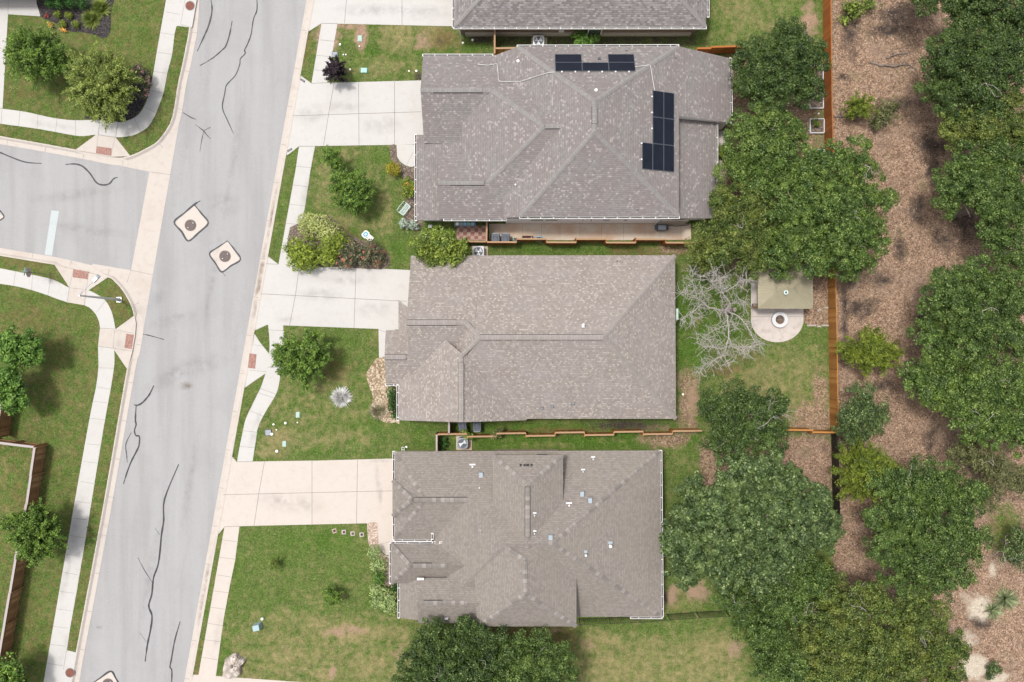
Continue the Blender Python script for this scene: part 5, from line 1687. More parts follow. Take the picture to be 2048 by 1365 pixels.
def tree(name, label, cat, spec, kind, mat, group=None, flat=.62, r0=.2, dead=0, trunk=True, stems=False, extra=None, inner=1.7, **kw):
    NTREE[0] += 1
    rg = np.random.default_rng(100 + NTREE[0])
    lobes = lobes_of(spec, flat)
    c = np.average([l[:2] for l in lobes], axis=0, weights=[l[3] for l in lobes])
    base = (float(c[0]), float(c[1]), GZ)
    t = thing(name, label, cat, base, group)
    arr = list({'oak': crown_oak, 'spray': crown_spray, 'ball': crown_ball}[kind](lobes, rg, **kw))
    sz = float(np.mean(arr[3]))
    fc = []
    for l in lobes:
        nf = int(math.pi * l[3] * l[4] / (sz * sz) * inner)
        d = unit(rg.normal(size=(nf, 3))) * rg.random((nf, 1)) ** .4 * .64
        fc.append(np.array(l[:3]) + d * np.array(l[3:6]))
    fc = np.concatenate(fc)
    fc = fc[fc[:, 2] > GZ + .05]
    nf = len(fc)
    add = (fc, rg.normal(size=(nf, 3)) * .5 + np.array([0, 0, .8]), rg.normal(size=(nf, 3)), sz * 1.3 * rg.uniform(.7, 1.3, nf), sz * .9 * rg.uniform(.7, 1.3, nf))
    arr = [np.concatenate([a, b]) for a, b in zip(arr, add)]
    leaf_mesh('crown' if trunk and not stems else 'foliage', *arr, M[mat], t)
    if trunk:
        if stems:
            m_ = MB()
            for k in range(5):
                l = lobes[k % len(lobes)]
                e = (l[0] + rg.normal() * l[3] * .4, l[1] + rg.normal() * l[4] * .4, max(.35, l[2]))
                m_.tube([(base[0] + rg.normal() * .08, base[1] + rg.normal() * .08, GZ - .05), ((base[0] + e[0]) / 2, (base[1] + e[1]) / 2, e[2] * .6), e], [.035, .025, .012], 5)
            m_.build('stem', M['bark'], t)
        else:
            trunk_mesh(base, lobes, rg, r0).build('trunk', M['bark'], t)
    for k in range((dead + 1) // 2):
        l = lobes[int(rg.integers(len(lobes)))]
        d = unit(rg.normal(size=(1, 3)) * np.array([[1, 1, .3]]) + np.array([[0, 0, 1.1]]))[0]
        m_ = MB()
        twigs(m_, (l[0] + d[0] * l[3] * .9, l[1] + d[1] * l[4] * .9, l[2] + d[2] * l[5] * .95), rg, int(rg.integers(2, 5)), rg.uniform(.6, 1.1), .015)
        m_.build('dead_twig', M['deadwood'], t)
    if extra:
        for nm, mt, per, sz in extra:
            C, D = clumps(lobes, rg, .3, per, .92, .05)
            for c_, d_ in zip(C, D):
                q = c_ + rg.normal(size=(7, 3)) * .055
                leaf_mesh(nm, q, d_ + rg.normal(size=q.shape) * .4, rg.normal(size=q.shape), np.full(7, sz) * rg.uniform(.7, 1.3, 7), np.full(7, sz * .8), M[mt], t)
    return t


OAKS = 'oaks behind the houses and in the wood'
tree('oak_tree', 'dense oak over the upper white garden bed by the red fence', 'tree', [(1520, 120, 45, 5), (1570, 108, 55, 5.5), (1612, 122, 40, 5), (1560, 165, 55, 5.5), (1515, 178, 42, 4.6), (1608, 182, 36, 4.6), (1575, 75, 35, 4.5), (1495, 150, 30, 4)], 'oak', 'oak_dark', OAKS, r0=.24, dead=3)
tree('oak_tree', 'oak between the patio roof and the lower garden beds', 'tree', [(1490, 265, 38, 4.8), (1540, 248, 42, 5), (1580, 275, 34, 4.8), (1522, 308, 48, 5.3), (1475, 335, 42, 4.6), (1562, 330, 44, 5), (1520, 362, 40, 4.8), (1585, 350, 36, 4.8)], 'oak', 'oak_bright', OAKS, r0=.22, dead=2)
tree('oak_tree', 'largest oak straddling the cedar fence above the tan pavilion', 'tree', [(1690, 330, 55, 6), (1728, 398, 54, 5.6), (1650, 400, 66, 6.6), (1590, 425, 58, 6), (1600, 490, 55, 5.6), (1680, 478, 62, 6), (1738, 470, 42, 5), (1620, 340, 40, 5.2), (1560, 520, 34, 4.6), (1545, 480, 36, 4.8), (1708, 528, 32, 4.4), (1640, 515, 40, 5)], 'oak', 'oak_bright', OAKS, r0=.34, dead=4)
tree('oak_tree', 'looser oak between the solar roof and the dead tree', 'tree', [(1452, 440, 45, 4.8), (1505, 400, 40, 4.6), (1530, 445, 38, 4.8), (1420, 490, 44, 4.6), (1480, 490, 46, 5), (1502, 525, 30, 4.2), (1402, 522, 24, 3.8), (1445, 395, 26, 4.2)], 'oak', 'oak_yellow', OAKS, r0=.2, dead=2, dens=1.0)
tree('oak_tree', 'dark oak with bare grey twigs beside the tan roof', 'tree', [(1432, 822, 40, 5), (1480, 802, 40, 5.2), (1535, 818, 40, 5), (1470, 870, 50, 5.6), (1530, 872, 46, 5.4), (1440, 885, 34, 4.8)], 'oak', 'oak_dark', OAKS, r0=.24, dead=9)
tree('oak_tree', 'broad grey-green oak overhanging the weathered roof eave', 'tree', [(1400, 1005, 58, 6), (1480, 972, 58, 6.4), (1548, 962, 48, 6), (1600, 1012, 52, 6), (1382, 1080, 58, 5.8), (1460, 1062, 68, 7), (1550, 1072, 64, 6.8), (1628, 1062, 48, 5.6), (1372, 1135, 40, 5), (1440, 1128, 50, 5.8), (1522, 1140, 50, 6)], 'oak', 'oak_grey', OAKS, r0=.36, dead=3, size=.2)
tree('oak_tree', 'dark green oak at the end of the black iron fence', 'tree', [(1480, 1210, 44, 5), (1560, 1195, 58, 6), (1520, 1268, 50, 5.4), (1610, 1165, 50, 6), (1590, 1325, 55, 5.6), (1540, 1330, 36, 4.6)], 'oak', 'oak', OAKS, r0=.28, dead=3)
tree('oak_tree', 'yellowish oak in the middle of the lower right grove', 'tree', [(1680, 1230, 66, 6.2), (1645, 1308, 62, 6), (1722, 1310, 58, 6), (1745, 1205, 46, 5.4), (1680, 1370, 50, 5.6), (1650, 1165, 36, 5)], 'oak', 'oak_yellow', OAKS, r0=.3, dead=4)
tree('oak_tree', 'olive oak nearest the sandy clearing at lower right', 'tree', [(1830, 1228, 58, 5.8), (1880, 1290, 54, 5.4), (1822, 1328, 58, 5.8), (1786, 1285, 48, 5.4), (1770, 1365, 50, 5), (1880, 1355, 46, 5)], 'oak', 'oak_yellow', OAKS, r0=.28, dead=3)
tree('oak_tree', 'round deep green oak right of the olive cedar', 'tree', [(1792, 990, 54, 5.6), (1850, 972, 58, 6), (1910, 1002, 54, 5.8), (1782, 1072, 58, 5.8), (1852, 1062, 66, 6.8), (1928, 1070, 48, 5.4), (1822, 1135, 56, 5.8), (1900, 1140, 54, 5.6)], 'oak', 'oak', OAKS, r0=.32, dead=3)
tree('oak_tree', 'dark oak clump under the weathered roof, left half, bottom edge', 'tree', [(880, 1292, 52, 5.4), (932, 1280, 42, 5.2), (860, 1342, 58, 5.4), (940, 1340, 58, 6), (985, 1305, 44, 5.2), (822, 1370, 40, 4.6), (900, 1390, 58, 5.4)], 'oak', 'oak_dark', OAKS, r0=.28, dead=6)
tree('oak_tree', 'oak clump below the south eave, right half, bottom edge', 'tree', [(1062, 1312, 50, 5.2), (1110, 1332, 44, 5), (1030, 1362, 54, 5.6), (1100, 1390, 52, 5)], 'oak', 'oak', OAKS, r0=.24, dead=3)
tree('oak_tree', 'dark oak of the wood right of the fallen branch', 'tree', [(1900, 130, 58, 5.6), (1960, 102, 62, 6), (1880, 182, 44, 5), (1948, 190, 58, 5.8), (2012, 132, 58, 5.8)], 'oak', 'oak_dark', OAKS, r0=.3, dead=4)
tree('oak_tree', 'dark oak filling the top right corner', 'tree', [(1990, 30, 66, 6), (1922, 22, 42, 5), (1862, -20, 48, 5), (2042, 60, 40, 5.4)], 'oak', 'oak_dark', OAKS, r0=.3, dead=1)
tree('oak_tree', 'yellowing oak at the right edge in the upper wood', 'tree', [(2002, 212, 45, 5.2), (1962, 258, 48, 5.4), (1908, 252, 44, 5), (2032, 262, 44, 5)], 'oak', 'oak_yellow', OAKS, r0=.26, dead=2)
tree('oak_tree', 'green oak of the wood above the right clearing', 'tree', [(1950, 350, 58, 5.6), (2010, 330, 56, 5.6), (1902, 382, 44, 5), (1990, 412, 58, 5.8), (2042, 400, 44, 5.4), (2000, 480, 46, 5), (2045, 520, 46, 5)], 'oak', 'oak', OAKS, r0=.3, dead=2)
tree('oak_tree', 'broad green oak of the wood below the right clearing', 'tree', [(1960, 582, 62, 6), (1902, 602, 58, 5.8), (2020, 602, 58, 6), (1872, 650, 50, 5.4), (1950, 660, 62, 6.4), (2032, 682, 56, 6)], 'oak', 'oak', OAKS, r0=.32, dead=3)
tree('oak_tree', 'bright oak of the wood right of the small cedar', 'tree', [(1882, 722, 54, 5.6), (1842, 762, 44, 5), (1950, 752, 62, 6), (2022, 782, 58, 6), (1902, 802, 54, 5.6), (1970, 838, 56, 5.8), (2032, 862, 48, 5.4)], 'oak', 'oak_bright', OAKS, r0=.32, dead=3)
tree('scrub_tree', 'thin olive scrub tree at the right edge, lower wood', 'tree', [(1935, 905, 42, 3.6), (1990, 935, 48, 4), (2040, 962, 40, 3.6), (1962, 990, 34, 3)], 'oak', 'olive', None, r0=.12, dead=5, dens=.75, per=48)
tree('scrub_tree', 'sparse blue-green scrub tree at the right edge by the sand', 'tree', [(2028, 1108, 30, 2.4), (2042, 1075, 24, 2.2)], 'oak', 'oak_grey', None, r0=.08, dead=3, dens=.7, per=40)
tree('cedar_tree', 'olive feathery cedar beside the black metal fence', 'tree', [(1728, 938, 52, 3.6), (1740, 925, 34, 5), (1705, 960, 34, 3), (1760, 955, 30, 3), (1715, 905, 26, 3)], 'spray', 'cedar_leaf', None, flat=1.0, r0=.16, cr=.5, per=46, size=.3, thin=.22)
tree('cedar_tree', 'pale green tree above the olive cedar, against the fence end', 'tree', [(1722, 820, 48, 3.8), (1745, 840, 30, 3.2), (1700, 865, 30, 2.8)], 'oak', 'oak_grey', None, r0=.14, per=56)  # not a cedar, a pale green leafy tree
tree('cedar_tree', 'bright olive cedar just right of the fire pit fence', 'tree', [(1735, 708, 44, 2.8), (1700, 702, 26, 2.4), (1770, 712, 24, 2.2), (1740, 690, 30, 3.4)], 'spray', 'cedar_leaf', None, flat=.9, r0=.12, cr=.45, per=44, size=.3, thin=.22)
tree('cedar_shrub', 'dense dark juniper shrub in the upper litter clearing', 'shrub', [(1718, 212, 25, 1.6), (1712, 225, 18, 1.2)], 'spray', 'cedar_leaf', None, flat=.9, stems=True, cr=.34, per=40, size=.22, thin=.25)
tree('cedar_shrub', 'thin patchy juniper shrub beside the dense dark one', 'shrub', [(1768, 225, 26, 1.3), (1755, 248, 18, 1.0), (1785, 212, 14, 1.0)], 'spray', 'olive', None, flat=.7, stems=True, cr=.34, per=16, size=.22, dens=.8)
tree('scrub_shrub', 'light green scrub at the top, right of the cedar fence', 'shrub', [(1705, 18, 22, .8), (1740, 8, 18, .8), (1690, 40, 14, .6)], 'oak', 'elm', None, stems=True, cr=.35, per=14, size=.16, dens=.8)
tree('scrub_shrub', 'small dark shrub between the sand patches at bottom right', 'shrub', [(1987, 1338, 13, .6), (1978, 1348, 9, .5)], 'oak', 'oak_grey', None, stems=True, cr=.25, per=26, size=.14)

# street and garden trees
ST = 'garden trees in the front lawns'
tree('crape_myrtle', 'dark green feathery tree on the corner lawn, next to the left path', 'tree', [(72, 105, 46, 3), (50, 92, 30, 2.8), (98, 95, 32, 2.8), (72, 135, 32, 2.6), (40, 120, 24, 2.4), (110, 125, 28, 2.4)], 'spray', 'street', ST, flat=.8, r0=.1, cr=.42, per=46, size=.24)
tree('crape_myrtle', 'pale yellow-green feathery tree in the corner mulch bed', 'tree', [(205, 165, 54, 3.4), (175, 150, 36, 3), (235, 150, 36, 3), (180, 190, 36, 2.8), (235, 195, 36, 2.8), (210, 215, 30, 2.4), (200, 125, 26, 2.8)], 'spray', 'crape', ST, flat=.8, r0=.1, cr=.46, per=50, size=.25)
tree('street_tree', 'bright leafy tree on the west lawn, upper of two at left edge', 'tree', [(38, 692, 36, 3.4), (60, 700, 26, 3), (20, 690, 24, 3), (45, 712, 26, 2.8)], 'oak', 'lush', ST, r0=.09, cr=.42, per=48, size=.22)
tree('street_tree', 'bright leafy tree on the west lawn, lower of two at left edge', 'tree', [(10, 778, 36, 3.4), (30, 795, 26, 3), (-10, 765, 30, 3), (22, 765, 24, 3)], 'oak', 'lush', ST, r0=.09, cr=.42, per=48, size=.22)
tree('street_tree', 'tight round green tree over the west fence', 'tree', [(68, 1065, 50, 3.4), (45, 1050, 30, 3), (92, 1075, 32, 3), (68, 1090, 32, 2.8), (75, 1040, 30, 3)], 'spray', 'street', ST, flat=.75, r0=.11, cr=.36, per=54, size=.2, thin=.45)
tree('street_tree', 'green tree cut off by the bottom left corner', 'tree', [(15, 1352, 34, 3), (40, 1362, 22, 2.6), (0, 1372, 34, 2.8)], 'oak', 'street', ST, r0=.09, cr=.38, per=50, size=.2)
tree('lawn_tree', 'small green tree above the bigger one on the solar house lawn', 'tree', [(665, 320, 20, 2), (655, 312, 12, 1.8), (675, 330, 13, 1.7)], 'spray', 'street', ST, flat=.8, r0=.06, cr=.32, per=44, size=.2)
tree('lawn_tree', 'bigger green tree in the middle of the solar house lawn', 'tree', [(701, 378, 34, 2.8), (683, 368, 22, 2.5), (720, 372, 22, 2.5), (712, 402, 24, 2.2), (690, 395, 20, 2.3)], 'spray', 'street', ST, flat=.8, r0=.08, cr=.38, per=48, size=.23)
tree('lawn_tree', 'feathery green tree leaning over the curved pavement', 'tree', [(602, 712, 42, 3), (580, 700, 26, 2.6), (625, 695, 26, 2.8), (610, 740, 28, 2.4), (570, 725, 22, 2.2), (632, 722, 22, 2.5)], 'spray', 'street', ST, flat=.85, r0=.09, cr=.42, per=50, size=.26)
tree('plum_shrub', 'dark purple leafed shrub at the upper driveway edge', 'shrub', [(671, 141, 20, 1.5), (671, 141, 13, 2.0)], 'spray', 'purple', None, flat=1.2, stems=True, cr=.26, per=44, size=.26, thin=.34, out=1.15)
tree('golden_shrub', 'golden yellow round shrub beside the curved footpath', 'shrub', [(787, 338, 14, .9), (781, 333, 8, .8), (793, 344, 8, .8)], 'ball', 'gold', None, flat=.9, stems=True, cr=.22, per=30, size=.13)
tree('lime_shrub', 'lime shrub with orange blooms against the solar house gutter', 'shrub', [(816, 368, 11, 1), (814, 382, 10, .9), (822, 376, 10, .9)], 'oak', 'lime', None, stems=True, cr=.22, per=30, size=.15, extra=[('flower', 'orange_flower', .25, .1)])
for x, lb in ((809, 'silver sage shrub farther from the garage corner of the solar house'), (828, 'silver sage shrub tucked at the corner under the gutter')):
    tree('sage_shrub', lb, 'shrub', [(x, 450, 8.5, .6)], 'oak', 'sage', 'sage shrubs by the gutter', stems=True, cr=.2, per=26, size=.17)
tree('variegated_shrub', 'pale variegated shrub at the pavement, topmost of the driveway hedge', 'shrub', [(632, 452, (36, 24), 1.1), (658, 466, (26, 22), 1.1), (615, 444, 20, 1)], 'ball', 'varieg', None, flat=.8, stems=True, cr=.26, per=44, size=.12)
tree('yellow_green_shrub', 'large yellow-green shrub spilling over pavement and driveway', 'shrub', [(604, 505, 33, 1.5), (588, 500, 19, 1.2), (622, 520, 22, 1.2), (598, 524, 19, 1.1)], 'ball', 'lime', None, flat=.85, stems=True, size=.2, lump=.2)
tree('yellow_green_shrub', 'lime shrub between the variegated shrub and the red blooms', 'shrub', [(662, 492, 24, 1.4), (682, 482, 18, 1.3), (655, 515, 20, 1.2)], 'ball', 'lime', None, flat=.85, stems=True, cr=.28, per=34, size=.17)
tree('rose_bush', 'grey-green rose bush with red blooms along the driveway', 'shrub', [(705, 505, (25, 25), 1), (735, 510, (27, 25), 1), (755, 515, 17, .8), (690, 520, 20, .8)], 'oak', 'rose_leaf', None, flat=.75, stems=True, cr=.27, per=30, size=.13, extra=[('flower', 'red_flower', .38, .14)])
tree('rose_bush', 'pink flowering bush at the corner pavement', 'shrub', [(285, 152, 14, 1.1), (292, 172, (10, 14), 1), (276, 138, 10, 1), (290, 188, 8, .8)], 'oak', 'rose_leaf', None, flat=.8, stems=True, cr=.24, per=14, size=.12, extra=[('flower', 'pink_flower', .9, .13)])
tree('side_yard_tree', 'bushy small tree spilling onto the tan roof corner', 'tree', [(850, 495, 28, 3.2), (900, 492, 32, 3.4), (875, 478, 22, 3.2), (918, 500, 16, 3), (860, 512, 20, 3.3), (882, 520, 10, 3.4), (905, 512, 20, 3.4)], 'oak', 'elm', None, r0=.09, cr=.36, per=42, size=.17, dens=1.1)
tree('deep_hedge', 'deep green hedge between the wood chips and the tan roof', 'hedge', [(783, 788, (10, 18), .9), (785, 812, (9, 18), .9), (790, 832, 8, .7)], 'ball', 'hedge', None, flat=.9, stems=True, cr=.22, per=40, size=.12)
for i, (x, y, r, lb) in enumerate(((749, 1104, 14, 'pale shrub in the front row, nearest the curved footpath'), (758, 1131, 17, 'pale shrub in the front row, second from the footpath'), (758, 1156, 16, 'darker topped shrub in the middle of the front row'),
                                   (757, 1180, 17, 'pale shrub in the front row, second from the lawn end'), (753, 1206, 12, 'smallest pale shrub ending the front row'), (779, 1205, (20, 24), 'widest shrub pressed against the white gutter'), (789, 1176, 10, 'dark shrub behind the row, against the wall'))):
    tree('pale_shrub', lb, 'shrub', [(x, y, r, .85)], 'ball', 'hedge' if i == 6 else ('lush' if i == 2 else 'pale_shrub'), 'shrub row in front of the weathered roof', flat=.85, stems=True, size=.14, lump=.16)
tree('lawn_shrub', 'tiny shrub alone on the south lawn, farther from the house', 'shrub', [(551, 1129, 9, 1.0), (548, 1126, 6, .9)], 'spray', 'elm', None, stems=True, cr=.22, per=30, size=.15)
tree('lawn_shrub', 'small round dark green tree on the south lawn, nearer the shrub row', 'shrub', [(666, 1190, 16, 1.6), (659, 1184, 9, 1.3), (670, 1197, 9, 1.3)], 'spray', 'street', None, flat=.85, stems=True, cr=.26, per=46, size=.17)
tree('ball_shrub', 'clipped lime ball, upper left of four in the black mulch', 'shrub', [(115, 29, 8, .45)], 'ball', 'lime', 'clipped balls in the black mulch', flat=.95, stems=True, cr=.16, per=40, size=.09)
for x, y, lb in ((137.5, 31, 'clipped lime ball, upper right of four in the black mulch'), (125.5, 48.5, 'clipped lime ball, lower left of four in the black mulch'), (151.5, 49, 'clipped lime ball, lower right of four in the black mulch')):
    tree('ball_shrub', lb, 'shrub', [(x, y, 8, .45)], 'ball', 'lime', 'clipped balls in the black mulch', flat=.95, stems=True, cr=.16, per=40, size=.09)
tree('clipped_hedge', 'dark green hedge at the top edge over the black mulch', 'hedge', [(100, 6, 12, 1), (120, 4, 14, 1), (142, 4, 14, 1), (165, 6, 13, 1)], 'ball', 'hedge', None, flat=.8, stems=True, cr=.25, per=40, size=.12)
tree('flower_clump', 'tiny red flowering plant in the black mulch', 'plant', [(92, 31, 4, .3)], 'oak', 'red_flower', None, stems=True, cr=.12, per=20, size=.08)
tree('flower_clump', 'orange leafed plant at the mulch edge by the dark feathery tree', 'plant', [(100, 50, 6, .4), (125, 60, 5, .4)], 'oak', 'orange_flower', None, stems=True, cr=.14, per=8, size=.1)
tree('lime_shrub', 'small yellow shrub under the pale feathery tree, left', 'shrub', [(180, 226, 9, .7), (190, 234, 7, .6)], 'oak', 'lime', None, stems=True, cr=.2, per=28, size=.12)
tree('lime_shrub', 'small yellow-green shrub under the pale feathery tree, right', 'shrub', [(232, 238, 7, .6)], 'oak', 'lime', None, stems=True, cr=.2, per=28, size=.12)
tree('wall_shrub', 'green shrub between the brick house and the cooling unit', 'shrub', [(1160, 73, 15, 1.3), (1180, 75, 14, 1.2), (1168, 82, 12, 1)], 'oak', 'lush', None, stems=True, cr=.3, per=34, size=.18)
tree('fence_vine', 'green vine sprawling on the fence by the grey cooling unit', 'vine', [(930, 868, 9, 1.6), (937, 873, 7, 1.4)], 'oak', 'elm', None, stems=True, cr=.2, per=26, size=.13)
tree('fence_vine', 'yellowing vine on the same fence farther along', 'vine', [(990, 869, 8, 1.6), (1000, 862, 6, 1.5), (1000, 873, 6, 1.4)], 'oak', 'olive', None, stems=True, cr=.2, per=22, size=.13)
tree('wall_shrub', 'dark shrub in the corner between pale fence and grey cooling unit', 'shrub', [(886, 890, 7, .8), (889, 880, 5, .7)], 'oak', 'hedge', None, stems=True, cr=.2, per=26, size=.12)
tree('garden_plant', 'yellow-green plant in the third white garden bed', 'plant', [(1634, 247, 8, .6)], 'oak', 'elm', None, stems=True, cr=.18, per=20, size=.12)
tree('garden_plant', 'dark leafy plant in the lowest white garden bed', 'plant', [(1640, 308, 10, .7)], 'oak', 'hedge', None, stems=True, cr=.2, per=24, size=.14)
tree('garden_plant', 'bright lime plant beside the patio roof under the oak', 'plant', [(1447, 302, 12, .9), (1452, 312, 9, .8)], 'oak', 'lime', None, stems=True, cr=.22, per=26, size=.15)


def grass_clump(name, label, cat, px, py, n, L, lean, mat, h=.5, base_r=.06, w=.014, dome=0):
    NTREE[0] += 1
    rg = np.random.default_rng(300 + NTREE[0])
    c = P(px, py, GZ)
    t = thing(name, label, cat, c)
    m_ = MB()
    for k in range(n):
        a = rg.uniform(0, 2 * math.pi)
        el = rg.uniform(*lean)
        l = L * rg.uniform(.6, 1.1)
        d = Vector((math.cos(a) * math.cos(el), math.sin(a) * math.cos(el), math.sin(el)))
        q = math.sqrt(rg.random())
        b = Vector((c[0] + math.cos(a) * base_r * q, c[1] + math.sin(a) * base_r * q, GZ + dome * (1 - q * q)))
        if dome:
            el = 1.45 - 1.25 * q * q + rg.normal() * .15
            d = Vector((math.cos(a) * math.cos(el), math.sin(a) * math.cos(el), math.sin(el)))
        m1 = b + d * l * .5
        e = b + d * l - Vector((0, 0, .14 * l))
        s = Vector((-math.sin(a), math.cos(a), 0)) * w
        m_.add([tuple(b - s), tuple(b + s), tuple(m1 + s), tuple(m1 - s), tuple(e)], [(0, 1, 2, 3), (3, 2, 4)])
    m_.build('blades', M[mat], t)
    MB().cyl((c[0], c[1]), base_r + .04 if dome else .09, base_r * .3 if dome else .04, GZ - .03, GZ + .12 + dome * .85, 12).build('crown', M[mat], t)
    return t


grass_clump('spiky_plant', 'silver spiky ball of blades on the middle front lawn', 'plant', 683, 795, 620, .6, (.05, 1.5), 'silver', base_r=.42, dome=.42, w=.016)
grass_clump('ornamental_grass', 'straw coloured ornamental grass in the wood chip bed', 'plant', 756, 823, 260, .95, (.1, 1.2), 'straw')
grass_clump('ornamental_grass', 'pale green grass clump at the mulch edge, upper one', 'plant', 203, 18, 900, .8, (.2, 1.4), 'crape', w=.012, base_r=.3)
grass_clump('ornamental_grass', 'pale green grass clump in the mulch, lower one', 'plant', 184, 40, 900, .75, (.2, 1.4), 'crape', w=.012, base_r=.3)
grass_clump('yucca_plant', 'spiky yucca beside the sand at lower right, larger one', 'plant', 2010, 1198, 160, 1.35, (.1, 1.2), 'yucca', w=.03)
grass_clump('yucca_plant', 'spiky yucca beside the sand at lower right, smaller one', 'plant', 1985, 1220, 120, 1.0, (.1, 1.1), 'yucca', w=.03)


# dead tree
def dead_tree():
    rg = np.random.default_rng(5)
    b = P(1452, 622, GZ)
    t = thing('dead_tree', 'bare grey dead tree between the tan roof and the patio', 'tree', b)
    z0 = 2.6
    tr = MB().tube([(b[0], b[1], -.05), (b[0], b[1], .4), (b[0] + .05, b[1] - .03, 1.6), (b[0], b[1], z0 + .3)], [.34, .24, .21, .17], 9)
    tr.build('trunk', M['bark'], t)
    L = [([(1451, 624), (1436, 620), (1416, 613), (1395, 597), (1377, 587), (1362, 587)], .13, 2.6, 5.2), ([(1395, 597), (1386, 564), (1385, 538)], .065, 4.0, 5.4), ([(1404, 608), (1385, 625), (1363, 640)], .07, 3.6, 4.8), ([(1385, 625), (1383, 646)], .04, 4.2, 4.6),
         ([(1416, 602), (1402, 578), (1400, 550)], .06, 3.4, 5.2), ([(1451, 624), (1460, 608), (1444, 587), (1439, 560), (1425, 541)], .14, 2.6, 5.8), ([(1439, 560), (1453, 553)], .05, 5.0, 5.5), ([(1451, 583), (1471, 571), (1483, 560), (1495, 560)], .09, 4.0, 5.5),
         ([(1451, 624), (1471, 629), (1492, 650), (1511, 684), (1523, 689)], .11, 2.6, 4.8), ([(1451, 624), (1457, 643), (1457, 675), (1446, 710), (1425, 722), (1406, 733), (1399, 747)], .14, 2.6, 5.6), ([(1457, 675), (1467, 696), (1488, 694), (1502, 694)], .07, 4.2, 5.4),
         ([(1455, 650), (1434, 659), (1414, 669), (1400, 687)], .06, 3.6, 5.0), ([(1446, 699), (1425, 696), (1404, 692)], .06, 4.6, 5.4), ([(1446, 710), (1457, 731)], .05, 5.0, 5.6), ([(1488, 694), (1490, 710)], .035, 5.0, 5.3), ([(1460, 640), (1472, 655)], .04, 3.2, 4.2), ([(1444, 587), (1430, 575), (1422, 562)], .05, 4.2, 5.4), ([(1460, 608), (1480, 603), (1490, 606)], .05, 3.4, 4.6)]
    for pts, r, za, zb in L:
        m_ = MB()
        n = len(pts)
        w = [Vector(P(x, y, za + (zb - za) * i / (n - 1))) for i, (x, y) in enumerate(pts)]
        w = [Vector(q) for q in smooth_line([tuple(v) for v in w], 3)]
        w = [v + Vector((rg.normal(), rg.normal(), rg.normal())) * .035 for v in w]
        n = len(w)
        m_.tube(w, [max(.014, .44 * r * (1 - .8 * i / (n - 1))) for i in range(n)], 6)
        for i in range(1, n):
            for s in range(3 if i < n * .4 else 5):
                d = (w[i] - w[i - 1]).normalized()
                e = (d * .5 + Vector((rg.normal(), rg.normal(), rg.normal() * .5 + .15))).normalized()
                ln = rg.uniform(.35, .95)
                q = [w[i].lerp(w[i - 1], rg.random())]
                for g in range(4):
                    e = (e + Vector((rg.normal(), rg.normal(), rg.normal() * .5)) * .33).normalized()
                    q.append(q[-1] + e * ln * .3)
                    for h in range(2):
                        f = (e + Vector((rg.normal(), rg.normal(), rg.normal() * .4)) * .8).normalized()
                        k1 = q[-1] + f * ln * rg.uniform(.15, .32)
                        m_.tube([q[-1], k1], [.0075, .005], 3)
                m_.tube(q, [.014, .012, .010, .008, .006], 4)
        m_.build('limb', M['deadwood'], t)


dead_tree()


def fallen(label, pts, r):
    rg = np.random.default_rng(int(pts[0][0]))
    w = [Vector(P(x, y, GZ + .08)) for x, y in pts]
    m_ = MB()
    q = [Vector(v) for v in smooth_line([tuple(v) for v in w], 4)]
    q = [v + Vector((rg.normal() * .03, rg.normal() * .03, abs(rg.normal()) * .03)) for v in q]
    n = len(q)
    m_.tube(q, [max(.02, r * (1 - .75 * i / n)) for i in range(n)], 6)
    for i in range(2, n, 2):
        e = Vector((rg.normal(), rg.normal(), .15)).normalized() * rg.uniform(.3, .9)
        m_.tube([q[i], q[i] + e * .6, q[i] + e + Vector((rg.normal() * .1, rg.normal() * .1, 0))], [r * .4, r * .25, .01], 4)
    tag(m_.build('fallen_branch', M['bark'], base=tuple(w[0])), label, 'branch')


fallen('long fallen branch lying in the litter beside the dark oak', [(1740, 125), (1760, 130), (1790, 132), (1815, 130), (1828, 137)], .09)
fallen('thin forked fallen branch above the long one', [(1772, 117), (1790, 110), (1806, 108), (1822, 105)], .06)
fallen('short fallen log touching the red fence foot', [(1668, 233), (1684, 233), (1698, 232)], .09)

# litter stuff: dry leaves lying proud of the ground
rg = np.random.default_rng(77)
n = 15000
px = np.concatenate([rg.uniform(1675, 2048, n), rg.uniform(1610, 1655, 700), rg.uniform(1565, 1660, 800)])
py = np.concatenate([rg.uniform(-10, 1375, n), rg.uniform(548, 650, 700), rg.uniform(870, 1050, 800)])
k = (H - GZ) / H / PPM
cen = np.stack([(px - 1024) * k, (682.5 - py) * k, np.full(len(px), GZ + .075)], -1)
lt = bpy.data.objects.new('leaf_litter', None)
litter_holder = lt
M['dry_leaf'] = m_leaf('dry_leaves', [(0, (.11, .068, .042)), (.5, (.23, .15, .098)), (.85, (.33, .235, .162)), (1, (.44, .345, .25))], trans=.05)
bpy.data.objects.remove(lt)


class _Root:
    name = '__none__'


def litter():
    nrm = rg.normal(size=cen.shape) * .3 + np.array([0, 0, 1.0])
    tan = rg.normal(size=cen.shape)
    hold = bpy.data.objects.new('tmp_holder', None)
    COL.objects.link(hold)
    o = leaf_mesh('leaf_litter', cen, nrm, tan, rg.uniform(.05, .11, len(cen)), rg.uniform(.035, .07, len(cen)), M['dry_leaf'], hold)
    o.parent = None
    bpy.data.objects.remove(hold)
    struct(o, 'stuff')


litter()


